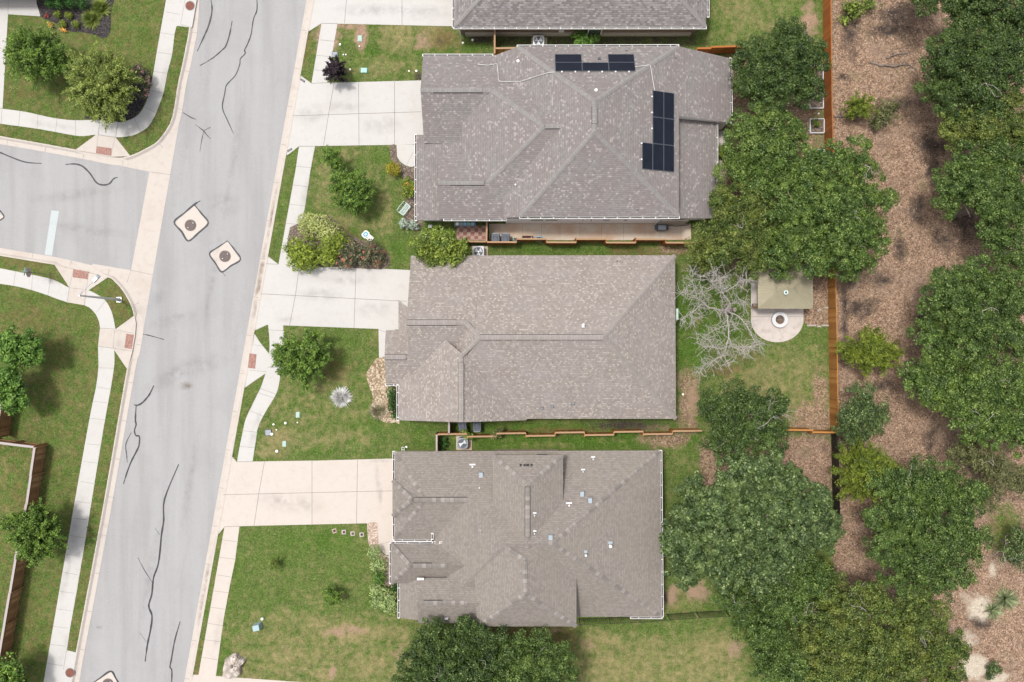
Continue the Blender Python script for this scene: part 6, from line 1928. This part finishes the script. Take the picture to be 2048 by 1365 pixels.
def grass_blades():
    n = 210000
    px = rg.uniform(-30, 1668, n)
    py = rg.uniform(-30, 1395, n)
    ok = ~inside(px, py, [(x, y) for x, y in ROAD])
    for p in PAVED:
        ok &= ~inside(px, py, p)
    for x0, y0, x1, y1 in ((850, 120, 1420, 430), (830, 520, 1340, 830), (800, 915, 1310, 1225), (910, -40, 1410, 60), (1500, 530, 1660, 655), (1570, 880, 1665, 1060)):
        ok &= ~((px > x0) & (px < x1) & (py > y0) & (py < y1))
    px, py = px[ok], py[ok]
    c = np.stack([(px - 1024) * k, (682.5 - py) * k, np.full(len(px), GZ + .02)], -1)
    tan = rg.normal(size=c.shape) * np.array([1, 1, .25]) + np.array([0, 0, .45])
    nrm = rg.normal(size=c.shape) * .35 + np.array([0, 0, .9])
    hold = bpy.data.objects.new('tmp_holder', None)
    COL.objects.link(hold)
    o = leaf_mesh('grass_blades', c, nrm, tan, rg.uniform(.06, .15, len(c)), rg.uniform(.018, .045, len(c)), M['blade_grass'], hold)
    o.parent = None
    bpy.data.objects.remove(hold)
    struct(o, 'stuff')


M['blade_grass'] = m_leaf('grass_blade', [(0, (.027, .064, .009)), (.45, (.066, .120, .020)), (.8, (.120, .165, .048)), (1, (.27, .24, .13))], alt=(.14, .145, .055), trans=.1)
grass_blades()


# ------------------------------------------------------------------ street furniture and yard things
def ac_unit(label, px, py, kind, rz=0.0):
    t = thing('air_conditioner', label, 'air conditioner', P(px, py, .9)[:2] + (GZ,), None, rz)
    s = .88
    body = 'white_metal' if kind == 'white' else 'grey_metal'
    MB().box((.08, -.04, .03), (1.25, 1.15, .08)).build('concrete_pad', M['old_concrete'], t, local=True)
    # rounded square casing
    pts = []
    rr = .12 if kind == 'white' else .28
    for cx, cy, a0 in ((s / 2 - rr, s / 2 - rr, 0), (-s / 2 + rr, s / 2 - rr, 90), (-s / 2 + rr, -s / 2 + rr, 180), (s / 2 - rr, -s / 2 + rr, 270)):
        for k in range(6):
            a = R(a0 + 18 * k)
            pts.append((cx + rr * math.cos(a), cy + rr * math.sin(a)))
    m_ = MB().prism(pts, .07, .80)
    m_.build('casing', M[body], t, local=True)
    m_ = MB()
    n = len(pts)
    ri = .36
    vs = [(x, y, .86) for x, y in pts] + [(ri * math.cos(2 * math.pi * i / n + R(0)), ri * math.sin(2 * math.pi * i / n), .88) for i in range(n)] + [(x, y, .80) for x, y in pts]
    m_.add(vs, [(i, (i + 1) % n, n + (i + 1) % n, n + i) for i in range(n)] + [(2 * n + i, 2 * n + (i + 1) % n, (i + 1) % n, i) for i in range(n)])
    m_.build('top_cover', M['white_metal'] if kind == 'white' else M['grey_metal'], t, local=True)
    MB().cyl((0, 0), ri, ri, .80, .815, 32).build('fan_well', M['bin'], t, local=True)
    f = MB().cyl((0, 0), .07, .06, .815, .90, 16)
    f.build('hub', M['metal'], t, local=True)
    for q in range(3 if kind == 'white' else 2):
        a = 2 * math.pi * q / (3 if kind == 'white' else 2) + .5
        m_ = MB()
        vs = []
        for rad, w, z in ((.06, .09, .83), (.2, .26, .85), (.33, .36, .86)):
            for sgn in (-1, 1):
                b_ = a + sgn * w / 2 / max(rad, .12)
                vs.append((rad * math.cos(b_), rad * math.sin(b_), z + sgn * .02))
        m_.add(vs, [(0, 1, 3, 2), (2, 3, 5, 4)])
        m_.build('fan_blade', M['blade'], t, local=True)
    m_ = MB()
    for q in range(6):
        a = math.pi * q / 6
        m_.tube([(-ri * math.cos(a), -ri * math.sin(a), .885), (ri * math.cos(a), ri * math.sin(a), .885)], .004, 4)
    for r_ in (.15, .25, .33):
        m_.tube([(r_ * math.cos(2 * math.pi * i / 24), r_ * math.sin(2 * math.pi * i / 24), .887) for i in range(25)], .004, 4)
    m_.build('grille', M['metal'], t, local=True)


ac_unit('white cooling unit below the brick house wall', 1077, 83, 'white')
ac_unit('white cooling unit between the pavers and the tan roof', 957, 504, 'white')
ac_unit('dark grey rounded cooling unit by the weathered roof eave', 925, 887, 'grey')


def trash_bin(label, px, py, rz, mat='bin'):
    t = thing('trash_bin', label, 'trash bin', P(px, py, 1.05)[:2] + (GZ + .01,), 'wheeled trash bins in the side yards', rz)
    MB().box((0, 0, .52), (.5, .58, .95), 0, 0, 1.18).build('body', M[mat], t, local=True)
    m_ = MB().box((0, .02, 1.03), (.66, .74, .05), 0, 0, .92); m_.box((0, -.05, 1.07), (.4, .42, .04), 0, 0, .8)
    m_.build('lid', M[mat], t, local=True)
    MB().box((0, .41, 1.0), (.5, .05, .05)).build('handle', M['grey_metal'], t, local=True)
    for s in (-1, 1):
        w = MB()
        vs = []
        for x in (s * .24, s * .31):
            for i in range(14):
                a = 2 * math.pi * i / 14
                vs.append((x, .28 + .12 * math.cos(a), .12 + .12 * math.sin(a)))
        w.add(vs, [(i, (i + 1) % 14, 14 + (i + 1) % 14, 14 + i) for i in range(14)] + [tuple(range(14)), tuple(range(27, 13, -1))])
        w.build('wheel', M['black'], t, local=True)


trash_bin('dark trash bin right beside the pale fence end on the stained path', 991, 478, 0.02)
trash_bin('dark trash bin on the stained path, second from the pale fence end', 1011, 478, -.03)
trash_bin('blue-grey trash bin tilted under the tan eave, left of two', 925, 852, math.pi + .15)
trash_bin('blue-grey trash bin squared under the tan eave, right of two', 954, 853, math.pi)


def lid(name, label, cat, px, py, s, mat, h=.05, rz=0.0, top=None):
    t = thing(name, label, cat, P(px, py, GZ), None, rz)
    MB().box((0, 0, h / 2), (s[0], s[1], h + .06), 0, 0, .96).build('box', M[mat], t, local=True)
    m_ = MB().box((0, 0, h + .045), (s[0] * .82, s[1] * .82, .02))
    m_.build('lid', M[top or mat], t, local=True)
    return t


lid('valve_box', 'pale green valve box lid in the bare strip of the top lawn', 'valve box', 720, 78, (.36, .5), 'lid_green')
lid('valve_box', 'teal valve box lid right of the dark purple shrub', 'valve box', 728.5, 142, (.52, .4), 'lid_teal', .12)
lid('valve_box', 'pale green valve box lid on the middle lawn, upper one', 'valve box', 596, 830, (.32, .46), 'lid_green')
lid('valve_box', 'pale green valve box lid on the middle lawn, lower one', 'valve box', 569, 888, (.32, .46), 'lid_green')
lid('meter_box', 'dark blue-grey meter lid beside the dark purple shrub', 'meter box', 670, 110, (.5, .46), 'lid_dark', .04, 0, 'grey_metal')
lid('meter_box', 'dark meter lid at the bend of the curved pavement', 'meter box', 537, 865.5, (.54, .5), 'lid_dark', .05, .05, 'grey_metal')
t = thing('utility_pedestal', 'pale blue utility box on the south lawn', 'utility box', P(517, 1251, GZ), None, .2)
MB().box((0, 0, .3), (.6, .5, .66), 0, 0, .8).build('body', M['lid_blue'], t, local=True)
MB().box((-.02, -.02, .66), (.5, .42, .06)).build('lid', M['lid_blue'], t, local=True)
MB().box((.0, -.26, .35), (.1, .03, .1)).build('lock', M['grey_metal'], t, local=True)

cap0 = None
for x, y, r in ((680.5, 90, .07), (719, 93.5, .05), (687, 110, .05), (692, 110, .05), (700.5, 140, .07), (818, 143, .06), (833, 143, .08), (926, 87, .08), (945, 81, .08), (571.5, 846.5, .09), (547.5, 849, .07), (595, 845.5, .05), (544.5, 868.5, .10), (553, 860, .05), (554.5, 902.5, .10), (525, 1237.5, .10), (813, 894, .08), (1365.5, 789, .08), (1637, 228, .06)):
    if cap0 is None:
        cap0 = thing('pipe_cap', 'small white round pipe cap in the grass', 'pipe cap', P(x, y, GZ), 'white pipe caps in the lawns')
        MB().cyl((0, 0), .08, .08, -.05, .11, 14).build('pipe', M['white'], cap0, local=True)
        MB().cyl((0, 0), .092, .07, .10, .14, 14).build('cap', M['white'], cap0, local=True)
    else:
        dup(cap0, P(x, y, GZ), None, None, r / .08)

# boulder
rg = np.random.default_rng(8)
b = P(470, 1332, GZ)
out = [(447, 1350), (450, 1325), (458, 1312), (470, 1306), (477, 1307), (481, 1314), (490, 1316), (491, 1323), (484, 1329), (483, 1345), (477, 1352), (462, 1355), (452, 1355)]
w = smooth_line([P(x, y, GZ) for x, y in out + [out[0]]], 4)[:-1]
cx = sum(p[0] for p in w) / len(w); cy = sum(p[1] for p in w) / len(w)
m_ = MB()
n = len(w)
vs = []
for lv, (sc_, z) in enumerate(((1.02, -.05), (1.0, .22), (.90, .42), (.62, .55), (.3, .52))):
    for p in w:
        vs.append((cx + (p[0] - cx) * sc_ + rg.normal() * .025, cy + (p[1] - cy) * sc_ + rg.normal() * .025, GZ + z + rg.normal() * .035))
vs.append((cx, cy, GZ + .46))
m_.add(vs, [(l * n + i, l * n + (i + 1) % n, (l + 1) * n + (i + 1) % n, (l + 1) * n + i) for l in range(4) for i in range(n)] + [(4 * n + i, 4 * n + (i + 1) % n, 5 * n) for i in range(n)])
bo = tag(m_.build('boulder', M['limestone'], base=(cx, cy, GZ)), 'big pitted white limestone boulder on the south lawn', 'boulder')
m_ = MB()
for x, y, s in ((463, 1333, .16), (470, 1333, .05), (468, 1340, .05), (480, 1333, .11), (460, 1322, .04), (467, 1315, .05), (474, 1340, .06)):
    q = P(x, y, GZ + .45)
    m_.cyl((q[0], q[1]), s, s * .5, GZ + .40, GZ + .575, 9, 0, True, 1.5)
hollow = m_.build('hollow', M['bark'], bo)

# stepping stones
for i, (x, y, lb) in enumerate(((669, 1062, 'stepping stone farthest from the gravel, worn and angled'), (688, 1064.5, 'stepping stone second from the left of four'), (705.5, 1067.5, 'stepping stone third from the left of four'), (723.5, 1069.5, 'stepping stone nearest the pink gravel'))):
    t = thing('stepping_stone', lb, 'stepping stone', P(x, y, GZ), 'stepping stones in the south lawn', .3 if i == 0 else .05 * i)
    m_ = MB()
    for dx, dy, sx, sy in ((0, .135, .36, .09), (0, -.135, .36, .09), (-.135, 0, .09, .18), (.135, 0, .09, .18)):
        m_.box((dx, dy, .02), (sx, sy, .07))
    m_.build('ring', M['river_rock'] if i == 0 else M['limestone'], t, local=True)
    MB().box((0, 0, .005), (.18, .18, .03)).build('middle', M['brown_mulch'], t, local=True)

# street light
b = P(239, 600, GZ)
t = thing('street_light', 'tall grey street light leaning over the corner ramp', 'street light', b)
top = P(160, 592, 6.6)
MB().tube([(b[0], b[1], GZ), (b[0], b[1], 2.5), (b[0], b[1], 6.65)], [.12, .095, .055], 12).build('pole', M['metal'], t)
m_ = MB().box((b[0], b[1], GZ + .05), (.42, .42, .1)); m_.cyl((b[0], b[1]), .17, .13, GZ + .1, GZ + .35, 12)
m_.build('base', M['metal'], t)
for sx, sy in ((1, 1), (1, -1), (-1, 1), (-1, -1)):
    MB().cyl((b[0] + sx * .16, b[1] + sy * .16), .03, .03, GZ + .1, GZ + .17, 6).build('bolt', M['white_metal'], t)
hd = P(186, 564, 6.75)
MB().tube([(b[0], b[1], 6.6), ((b[0] * .7 + hd[0] * .3), (b[1] * .7 + hd[1] * .3), 6.78), hd], [.05, .04, .035], 8).build('arm', M['metal'], t)
he = P(198, 551, 6.8)
d = Vector((he[0] - hd[0], he[1] - hd[1], 0)); ang = math.atan2(d.y, d.x); L = d.length
MB().box(((hd[0] + he[0]) / 2, (hd[1] + he[1]) / 2, 6.78), (L, .28, .13), ang, 0, .86).build('lamp_head', M['white_metal'], t)
MB().box((hd[0] + d.x * .8, hd[1] + d.y * .8, 6.87), (.16, .2, .06), ang).build('sensor', M['grey_metal'], t)

# stop sign, seen from behind
b = P(88, 549, GZ)
t = thing('stop_sign', 'back of a stop sign with street name blades over the pavement', 'road sign', b)
MB().tube([(b[0], b[1], 0), (b[0], b[1], 3.1)], .028, 8).build('post', M['bark'], t)
m_ = MB()
pts = [(.38 * math.cos(R(22.5 + 45 * k)) / math.cos(R(22.5)), .38 * math.sin(R(22.5 + 45 * k)) / math.cos(R(22.5))) for k in range(8)]
vs = [(b[0] - .05, b[1] + y, 2.3 + z) for y, z in pts] + [(b[0] - .035, b[1] + y, 2.3 + z) for y, z in pts]
m_.add(vs, [tuple(range(7, -1, -1))], 0)
m_.add(vs, [tuple(range(8, 16))] + [(i, (i + 1) % 8, 8 + (i + 1) % 8, 8 + i) for i in range(8)], 1)
m_.build('plate', [M['red'], M['sign_back']], t)
MB().box((b[0], b[1], 2.92), (.02, .62, .15), -.15).build('street_name_blade', M['lid_teal'], t)
MB().box((b[0] + .1, b[1], 3.1), (.5, .02, .15), -.1).build('street_name_blade', M['lid_teal'], t)
for o_ in kids(t):
    pass

# kerb address plates (black paint with pale worn middle)
mb = MB()
for x, y, a in ((605.5, 161.5, -33), (579.5, 300.5, 30)):
    q = P(x, y, SZ + .004)
    mb.box((q[0], q[1], SZ + .004), (.42, .16, .008), R(a), 0)
    mb.box((q[0], q[1], SZ + .010), (.24, .09, .006), R(a), 1)
struct(mb.build('address_paint', [M['lid_dark'], M['joint']]))

# yard sign: white board with a blue disc, leaning
b = P(737, 474, GZ)
t = thing('yard_sign', 'white yard sign with a blue disc on the green lawn', 'sign', b, None, R(48))
m_ = MB()
th = R(38)


def tilt(x, y, z):
    return (x, y * math.cos(th) - z * math.sin(th), .12 + (y + .45) * math.sin(th) + z * math.cos(th))


def tboard(outline, z0, z1):
    q = MB()
    n_ = len(outline)
    q.add([tilt(x, y, z0) for x, y in outline] + [tilt(x, y, z1) for x, y in outline], [tuple(range(n_, 2 * n_)), tuple(range(n_ - 1, -1, -1))] + [(i, (i + 1) % n_, n_ + (i + 1) % n_, n_ + i) for i in range(n_)])
    return q


def rot90(o):
    return [(y, -x) for x, y in o][::-1] if False else o


tboard([(-.24, -.5), (.24, -.5), (.24, .05), (.30, .08), (.30, .40), (.20, .52), (-.20, .52), (-.30, .40), (-.30, .08), (-.24, .05)], 0, .03).build('board', M['white'], t, local=True)
tboard([(.20 * math.cos(2 * math.pi * i / 22), .26 + .20 * math.sin(2 * math.pi * i / 22)) for i in range(22)], .031, .036).build('disc', M['sign_blue'], t, local=True)
tboard([(.10 * math.cos(2 * math.pi * i / 16), .26 + .09 * math.sin(2 * math.pi * i / 16)) for i in range(16)], .037, .04).build('emblem', M['white'], t, local=True)
for s in (-1, 1):
    q0, q1 = tilt(s * .18, .3, -.01), (s * .18, .5, -.1)
    MB().tube([q0, q1], .012, 6).build('stake', M['metal'], t, local=True)

# pale iron garden bench
b = P(811, 421, GZ)
t = thing('garden_bench', 'pale green patterned iron bench in the planting bed', 'bench', b, None, R(52))
m_ = MB()
for k in range(9):
    m_.box((-.42 + .105 * k, 0, .42), (.05, .44, .03))
m_.box((0, .2, .42), (.95, .04, .035)); m_.box((0, -.2, .42), (.95, .04, .035))
m_.build('seat', M['patina'], t, local=True)
m_ = MB()
for k in range(7):
    m_.tube([(-.36 + .12 * k, .22, .42), (-.36 + .12 * k + (.05 if k % 2 else -.05), .32, .65), (-.36 + .12 * k, .38, .85)], .016, 6)
m_.tube([(-.46, .22, .42), (-.46, .38, .82), (0, .4, .95), (.46, .38, .82), (.46, .22, .42)], .022, 7)
m_.build('backrest', M['patina'], t, local=True)
for sx in (-1, 1):
    m_ = MB().tube([(sx * .46, -.22, .44), (sx * .47, -.2, .62), (sx * .47, .3, .64)], .02, 6); m_.build('armrest', M['patina'], t, local=True)
    for sy in (-1, 1):
        MB().tube([(sx * .44, sy * .2, .42), (sx * .47, sy * .24, 0)], .02, 6).build('leg', M['patina'], t, local=True)

# furled teal parasol at the house corner
b = P(854, 473, GZ)
t = thing('folded_parasol', 'furled teal parasol at the solar house corner', 'parasol', b)
q = P(853.5, 455, 2.0)
MB().tube([(b[0], b[1], 0), (b[0], b[1], 2.15)], .025, 8).build('pole', M['white_metal'], t)
m_ = MB()
for k in range(8):
    a0, a1 = 2 * math.pi * k / 8, 2 * math.pi * (k + 1) / 8
    am = (a0 + a1) / 2
    vs = [(b[0], b[1], 2.1)] + [(b[0] + r_ * math.cos(a), b[1] + r_ * math.sin(a), z) for r_, a, z in ((.20, a0, .75), (.13, am, .8), (.20, a1, .75))]
    m_.add(vs, [(0, 1, 2), (0, 2, 3)])
m_.build('canopy', M['teal_cloth'], t)
MB().cyl((b[0], b[1]), .22, .2, GZ, GZ + .1, 16).build('base', M['grey_metal'], t)

lid('hose_box', 'small grey box beside the teal parasol', 'box', 861, 454, (.3, .24), 'metal', .3)

# shelf of pots against the white wall
b = P(916, 449, GZ)
t = thing('plant_stand', 'plant stand with blue pots against the white wall', 'plant stand', (b[0] + .6, b[1] - .1, GZ))
m_ = MB()
for z in (.4, .8):
    m_.box((b[0] + .6, b[1] - .1, z + GZ), (1.7, .3, .03))
m_.build('shelf', M['grey_metal'], t)
for sx in (-.82, .82):
    MB().box((b[0] + .6 + sx, b[1] - .1, GZ + .42), (.04, .28, .84)).build('leg', M['grey_metal'], t)
for k, (dx, mt) in enumerate(((-.6, 'white'), (-.3, 'lid_blue'), (0, 'blue'), (.3, 'lid_green'), (.62, 'blue'))):
    c = (b[0] + .6 + dx, b[1] - .1)
    p = MB().cyl(c, .09, .13, GZ + .83, GZ + 1.05, 14)
    tag(p.build('flower_pot', M[mt], base=(c[0], c[1], GZ + .83)), ('white flower pot on the plant stand, leftmost', 'pale blue flower pot on the plant stand, second', 'blue flower pot in the middle of the plant stand', 'pale green flower pot on the plant stand, fourth', 'blue flower pot at the right end of the plant stand')[k], 'flower pot', 'pots on the plant stand')

# barbecue and crates along the side path
b = P(1320, 458, GZ)
t = thing('barbecue', 'black barbecue grill on the stained side path', 'barbecue', b)
MB().box((b[0], b[1], .62 + GZ), (.62, .5, .3)).build('firebox', M['bin'], t)
m_ = MB()
for i in range(8):
    a0, a1 = math.pi * i / 8, math.pi * (i + 1) / 8
    m_.add([(b[0] - .31, b[1] + .25 * math.cos(a0), GZ + .78 + .22 * math.sin(a0)), (b[0] + .31, b[1] + .25 * math.cos(a0), GZ + .78 + .22 * math.sin(a0)), (b[0] + .31, b[1] + .25 * math.cos(a1), GZ + .78 + .22 * math.sin(a1)), (b[0] - .31, b[1] + .25 * math.cos(a1), GZ + .78 + .22 * math.sin(a1))], [(0, 1, 2, 3)])
m_.build('hood', M['grey_metal'], t)
for s in (-1, 1):
    MB().box((b[0] + s * .42, b[1], GZ + .75), (.24, .42, .04)).build('side_shelf', M['bin'], t)
    for q in (-1, 1):
        MB().box((b[0] + s * .27, b[1] + q * .2, GZ + .25), (.04, .04, .5)).build('leg', M['bin'], t)
tag(MB().tube([P(1325, 452, GZ + .05), P(1345, 451.5, GZ + .05), P(1352, 453, GZ + .05), P(1378, 450, GZ + .05)], .03, 6).build('garden_hose', M['lid_dark'], base=P(1325, 452, GZ + .05)), 'dark hose along the wall right of the barbecue', 'hose')


def crate(name, label, px, py, s, mat, parts):
    t = thing(name, label, name.split('_')[-1], P(px, py, GZ + .02), None, 0)
    m_ = MB()
    x, y, h = s
    for c, q in (((0, y / 2, h / 2), (x, .03, h)), ((0, -y / 2, h / 2), (x, .03, h)), ((x / 2, 0, h / 2), (.03, y - .03, h)), ((-x / 2, 0, h / 2), (.03, y - .03, h)), ((0, 0, .03), (x - .03, y - .03, .04))):
        m_.box(c, q)
    m_.build('body', M[mat], t, local=True)
    for nm, c, q, mt in parts:
        MB().box(c, q).build(nm, M[mt], t, local=True)


crate('brown_planter', 'dark brown planter on the stained path, left of the blue tub', 1055, 478, (.85, .36, .4), 'rust', [('soil', (0, 0, .3), (.8, .3, .05), 'brown_mulch'), ('label_stake', (.3, 0, .42), (.03, .22, .1), 'white')])
crate('blue_tub', 'small open blue tub on the stained path against the fence', 1078, 479.5, (.44, .36, .38), 'blue', [('contents', (-.04, .06, .25), (.24, .12, .1), 'bin')])
crate('green_tub', 'tipped green tub between the bins and the brown planter', 1033, 481, (.5, .34, .35), 'lid_teal', [('contents', (0, 0, .2), (.4, .25, .06), 'bin')])

# garage corner rack by the mulch mound
t = thing('edging_rack', 'small white frame beside the brown mulch mound', 'rack', P(807, 899, GZ))
m_ = MB()
for dx, dy, sx, sy in ((0, .18, .24, .04), (0, -.18, .24, .04), (-.1, 0, .04, .32), (.1, 0, .04, .32), (0, 0, .2, .04)):
    m_.box((dx, dy, .3), (sx, sy, .04))
m_.build('frame', M['white_metal'], t, local=True)
for sx in (-1, 1):
    for sy in (-1, 1):
        MB().box((sx * .1, sy * .18, .14), (.03, .03, .28)).build('leg', M['white_metal'], t, local=True)

tag(MB().box((0, 0, .02), (.5, .8, .03)).build('door_mat', M['bin'], base=P(826, 299, SZ)), 'dark door mat on the curved footpath under the eave', 'door mat')

# pavilion
x0_, y0_ = 1517, 533
Z0 = 2.7
t = thing('pavilion', 'tan metal roofed pavilion over the back patio', 'pavilion', (*P(1570, 576)[:2], GZ))
A, B, C_, D = (P(1516, 530, Z0), P(1625, 531, Z0), P(1625, 617, Z0), P(1517, 617, Z0))
ax_ = P(1572, 574, Z0 + 1.15)
ridge1 = P(1560, 577, Z0 + .95); ridge2 = P(1584, 577, Z0 + .95)
m_ = MB()


def seam_roof(pts):
    n_, uv = face_uv(pts)
    m_.add(pts, [tuple(range(len(pts)))], 0, [uv])


for pts in ((D, C_, ridge2, ridge1), (C_, B, ridge2), (B, A, ridge1, ridge2), (A, D, ridge1)):
    seam_roof(list(pts))
m_.build('roof', M['bronze'], t)
m_ = MB()


def ribs(p0, p1, q0, q1, n_):
    for i in range(1, n_):
        s = i / n_
        a = Vector(p0).lerp(Vector(p1), s)
        bb = Vector(q0).lerp(Vector(q1), s)
        m_.tube([a + Vector((0, 0, .012)), bb + Vector((0, 0, .012))], .014, 4)


ribs(D, C_, ridge1, ridge2, 17); ribs(B, A, ridge2, ridge1, 17); ribs(A, D, ridge1, ridge1, 13); ribs(C_, B, ridge2, ridge2, 13)
m_.build('seam', M['bronze'], t)
m_ = MB()
for a, bq in ((A, ridge1), (B, ridge2), (C_, ridge2), (D, ridge1), (ridge1, ridge2)):
    m_.tube([Vector(a) + Vector((0, 0, .01)), Vector(bq) + Vector((0, 0, .01))], .02, 6)
m_.build('hip_cap', M['bronze'], t)
m_ = MB()
for a, bq in ((A, B), (B, C_), (C_, D), (D, A)):
    a, bq = Vector(a), Vector(bq)
    m_.box(((a.x + bq.x) / 2, (a.y + bq.y) / 2, Z0 - .09), ((bq - a).length - .02, .06, .16), math.atan2(bq.y - a.y, bq.x - a.x))
m_.build('fascia', M['bronze'], t)
for q in (A, B, C_, D):
    c = Vector(q).lerp(Vector((ax_[0], ax_[1], q[2])), .09)
    MB().box((c.x, c.y, GZ + (Z0 - GZ) / 2 - .05), (.16, .16, Z0 - GZ - .1)).build('post', M['pale_wood'], t)
q = P(1572, 585.5, Z0 + .95)
m_ = MB().ring((q[0], q[1]), .08, .17, q[2] - .28, q[2] + .03, 20, 0); m_.cyl((q[0], q[1]), .05, .05, q[2] - .2, q[2] + .02, 10, 1)
m_.build('flue', [M['patina'], M['dark']], t)
# fire pit
t = thing('fire_pit', 'round white stone fire pit on the patio', 'fire pit', P(1557, 640, GZ))
c = (0, 0)
MB().ring(c, .36, .63, 0, .42, 40).build('stone_ring', M['white_metal'], t, local=True)
MB().cyl(c, .36, .36, .02, .16, 24).build('ash_bed', M['ash'], t, local=True)
for k in range(4):
    a = k * 1.1
    MB().tube([(-.22 * math.cos(a), -.22 * math.sin(a), .2), (.22 * math.cos(a), .22 * math.sin(a), .24)], .04, 7).build('log', M['bark'], t, local=True)
# patio stool under the eave
b = P(1509, 612, GZ)
t = thing('patio_stool', 'dark box stool at the pavilion corner', 'stool', b)
MB().box((b[0], b[1], GZ + .4), (.5, .34, .08)).build('seat', M['bark'], t)
for sx in (-1, 1):
    MB().box((b[0] + sx * .2, b[1], GZ + .18), (.06, .3, .36)).build('leg', M['bark'], t)
# white edging stones by the fence
for i, (xa, ya, xb, yb, lb) in enumerate(((1613, 651.5, 1632, 651.5, 'long white edging stone nearest the patio'), (1633.5, 653, 1642, 653.5, 'short white edging stone between the long ones'), (1642, 651.5, 1657, 651.5, 'long white edging stone touching the fence'), (1634.5, 622.5, 1641, 618, 'white edging stone lying askew in the litter'), (1648, 615.5, 1656, 616, 'white edging stone at the fence above the others'))):
    a = P(xa, ya, GZ); bq = P(xb, yb, GZ)
    L = math.hypot(bq[0] - a[0], bq[1] - a[1])
    m_ = MB().box((0, 0, .05), (L, .14, .12), 0, 0, .93)
    o = m_.build('edging_stone', M['limestone'])
    o.location = ((a[0] + bq[0]) / 2, (a[1] + bq[1]) / 2, GZ)
    o.rotation_euler = (0, 0, math.atan2(bq[1] - a[1], bq[0] - a[0]))
    tag(o, lb, 'edging stone', 'white edging stones by the fence')
# flat grey rock in the litter and white sack by the cedar
tag(MB().cyl((0, 0), .32, .22, -.05, .16, 9, 0, True, .7).build('flat_rock', M['sign_back'], base=P(1757, 148, GZ)), 'flat grey rock in the litter below the fallen branch', 'rock')
tag(MB().cyl((0, 0), .22, .12, -.02, .25, 10, 0, True, .8).build('pale_rock', M['limestone'], base=P(1680, 965, 2.0)[:2] + (GZ,)), 'pale lump half under the olive cedar', 'rock')

# ------------------------------------------------------------------ light, sky, camera
w = bpy.data.worlds.new('World')
S.world = w
w.use_nodes = True
nt = w.node_tree
bg = nt.nodes['Background']
sky = nt.nodes.new('ShaderNodeTexSky')
sky.sky_type = 'NISHITA'
sky.sun_disc = False
sd = Vector((-.26, .15, 1)).normalized()
sky.sun_elevation = math.asin(sd.z)
sky.sun_rotation = math.atan2(sd.x, sd.y) % (2 * math.pi)
sky.dust_density = 5.0
hs = nt.nodes.new('ShaderNodeHueSaturation')
hs.inputs['Saturation'].default_value = .42      # thin bright haze
nt.links.new(sky.outputs[0], hs.inputs['Color'])
nt.links.new(hs.outputs[0], bg.inputs[0])
bg.inputs[1].default_value = .15
sl = bpy.data.lights.new('sun', 'SUN')
sl.energy = 2.25
sl.angle = R(7.0)
sl.color = (1.0, .972, .94)
so = bpy.data.objects.new('sun', sl)
COL.objects.link(so)
so.rotation_euler = (-sd).to_track_quat('-Z', 'Y').to_euler()
so.location = sd * 90

cam = bpy.data.cameras.new('camera')
cam.sensor_width = 36
cam.lens = 36 * H / (2048 / PPM)
cam.clip_end = 2000
co = bpy.data.objects.new('camera', cam)
COL.objects.link(co)
co.location = (0, 0, H)
S.camera = co
S.render.engine = 'CYCLES'
S.cycles.max_bounces = 6
S.cycles.diffuse_bounces = 3
S.view_settings.view_transform = 'Standard'
S.view_settings.look = 'None'
S.view_settings.exposure = .56
S.view_settings.gamma = 1
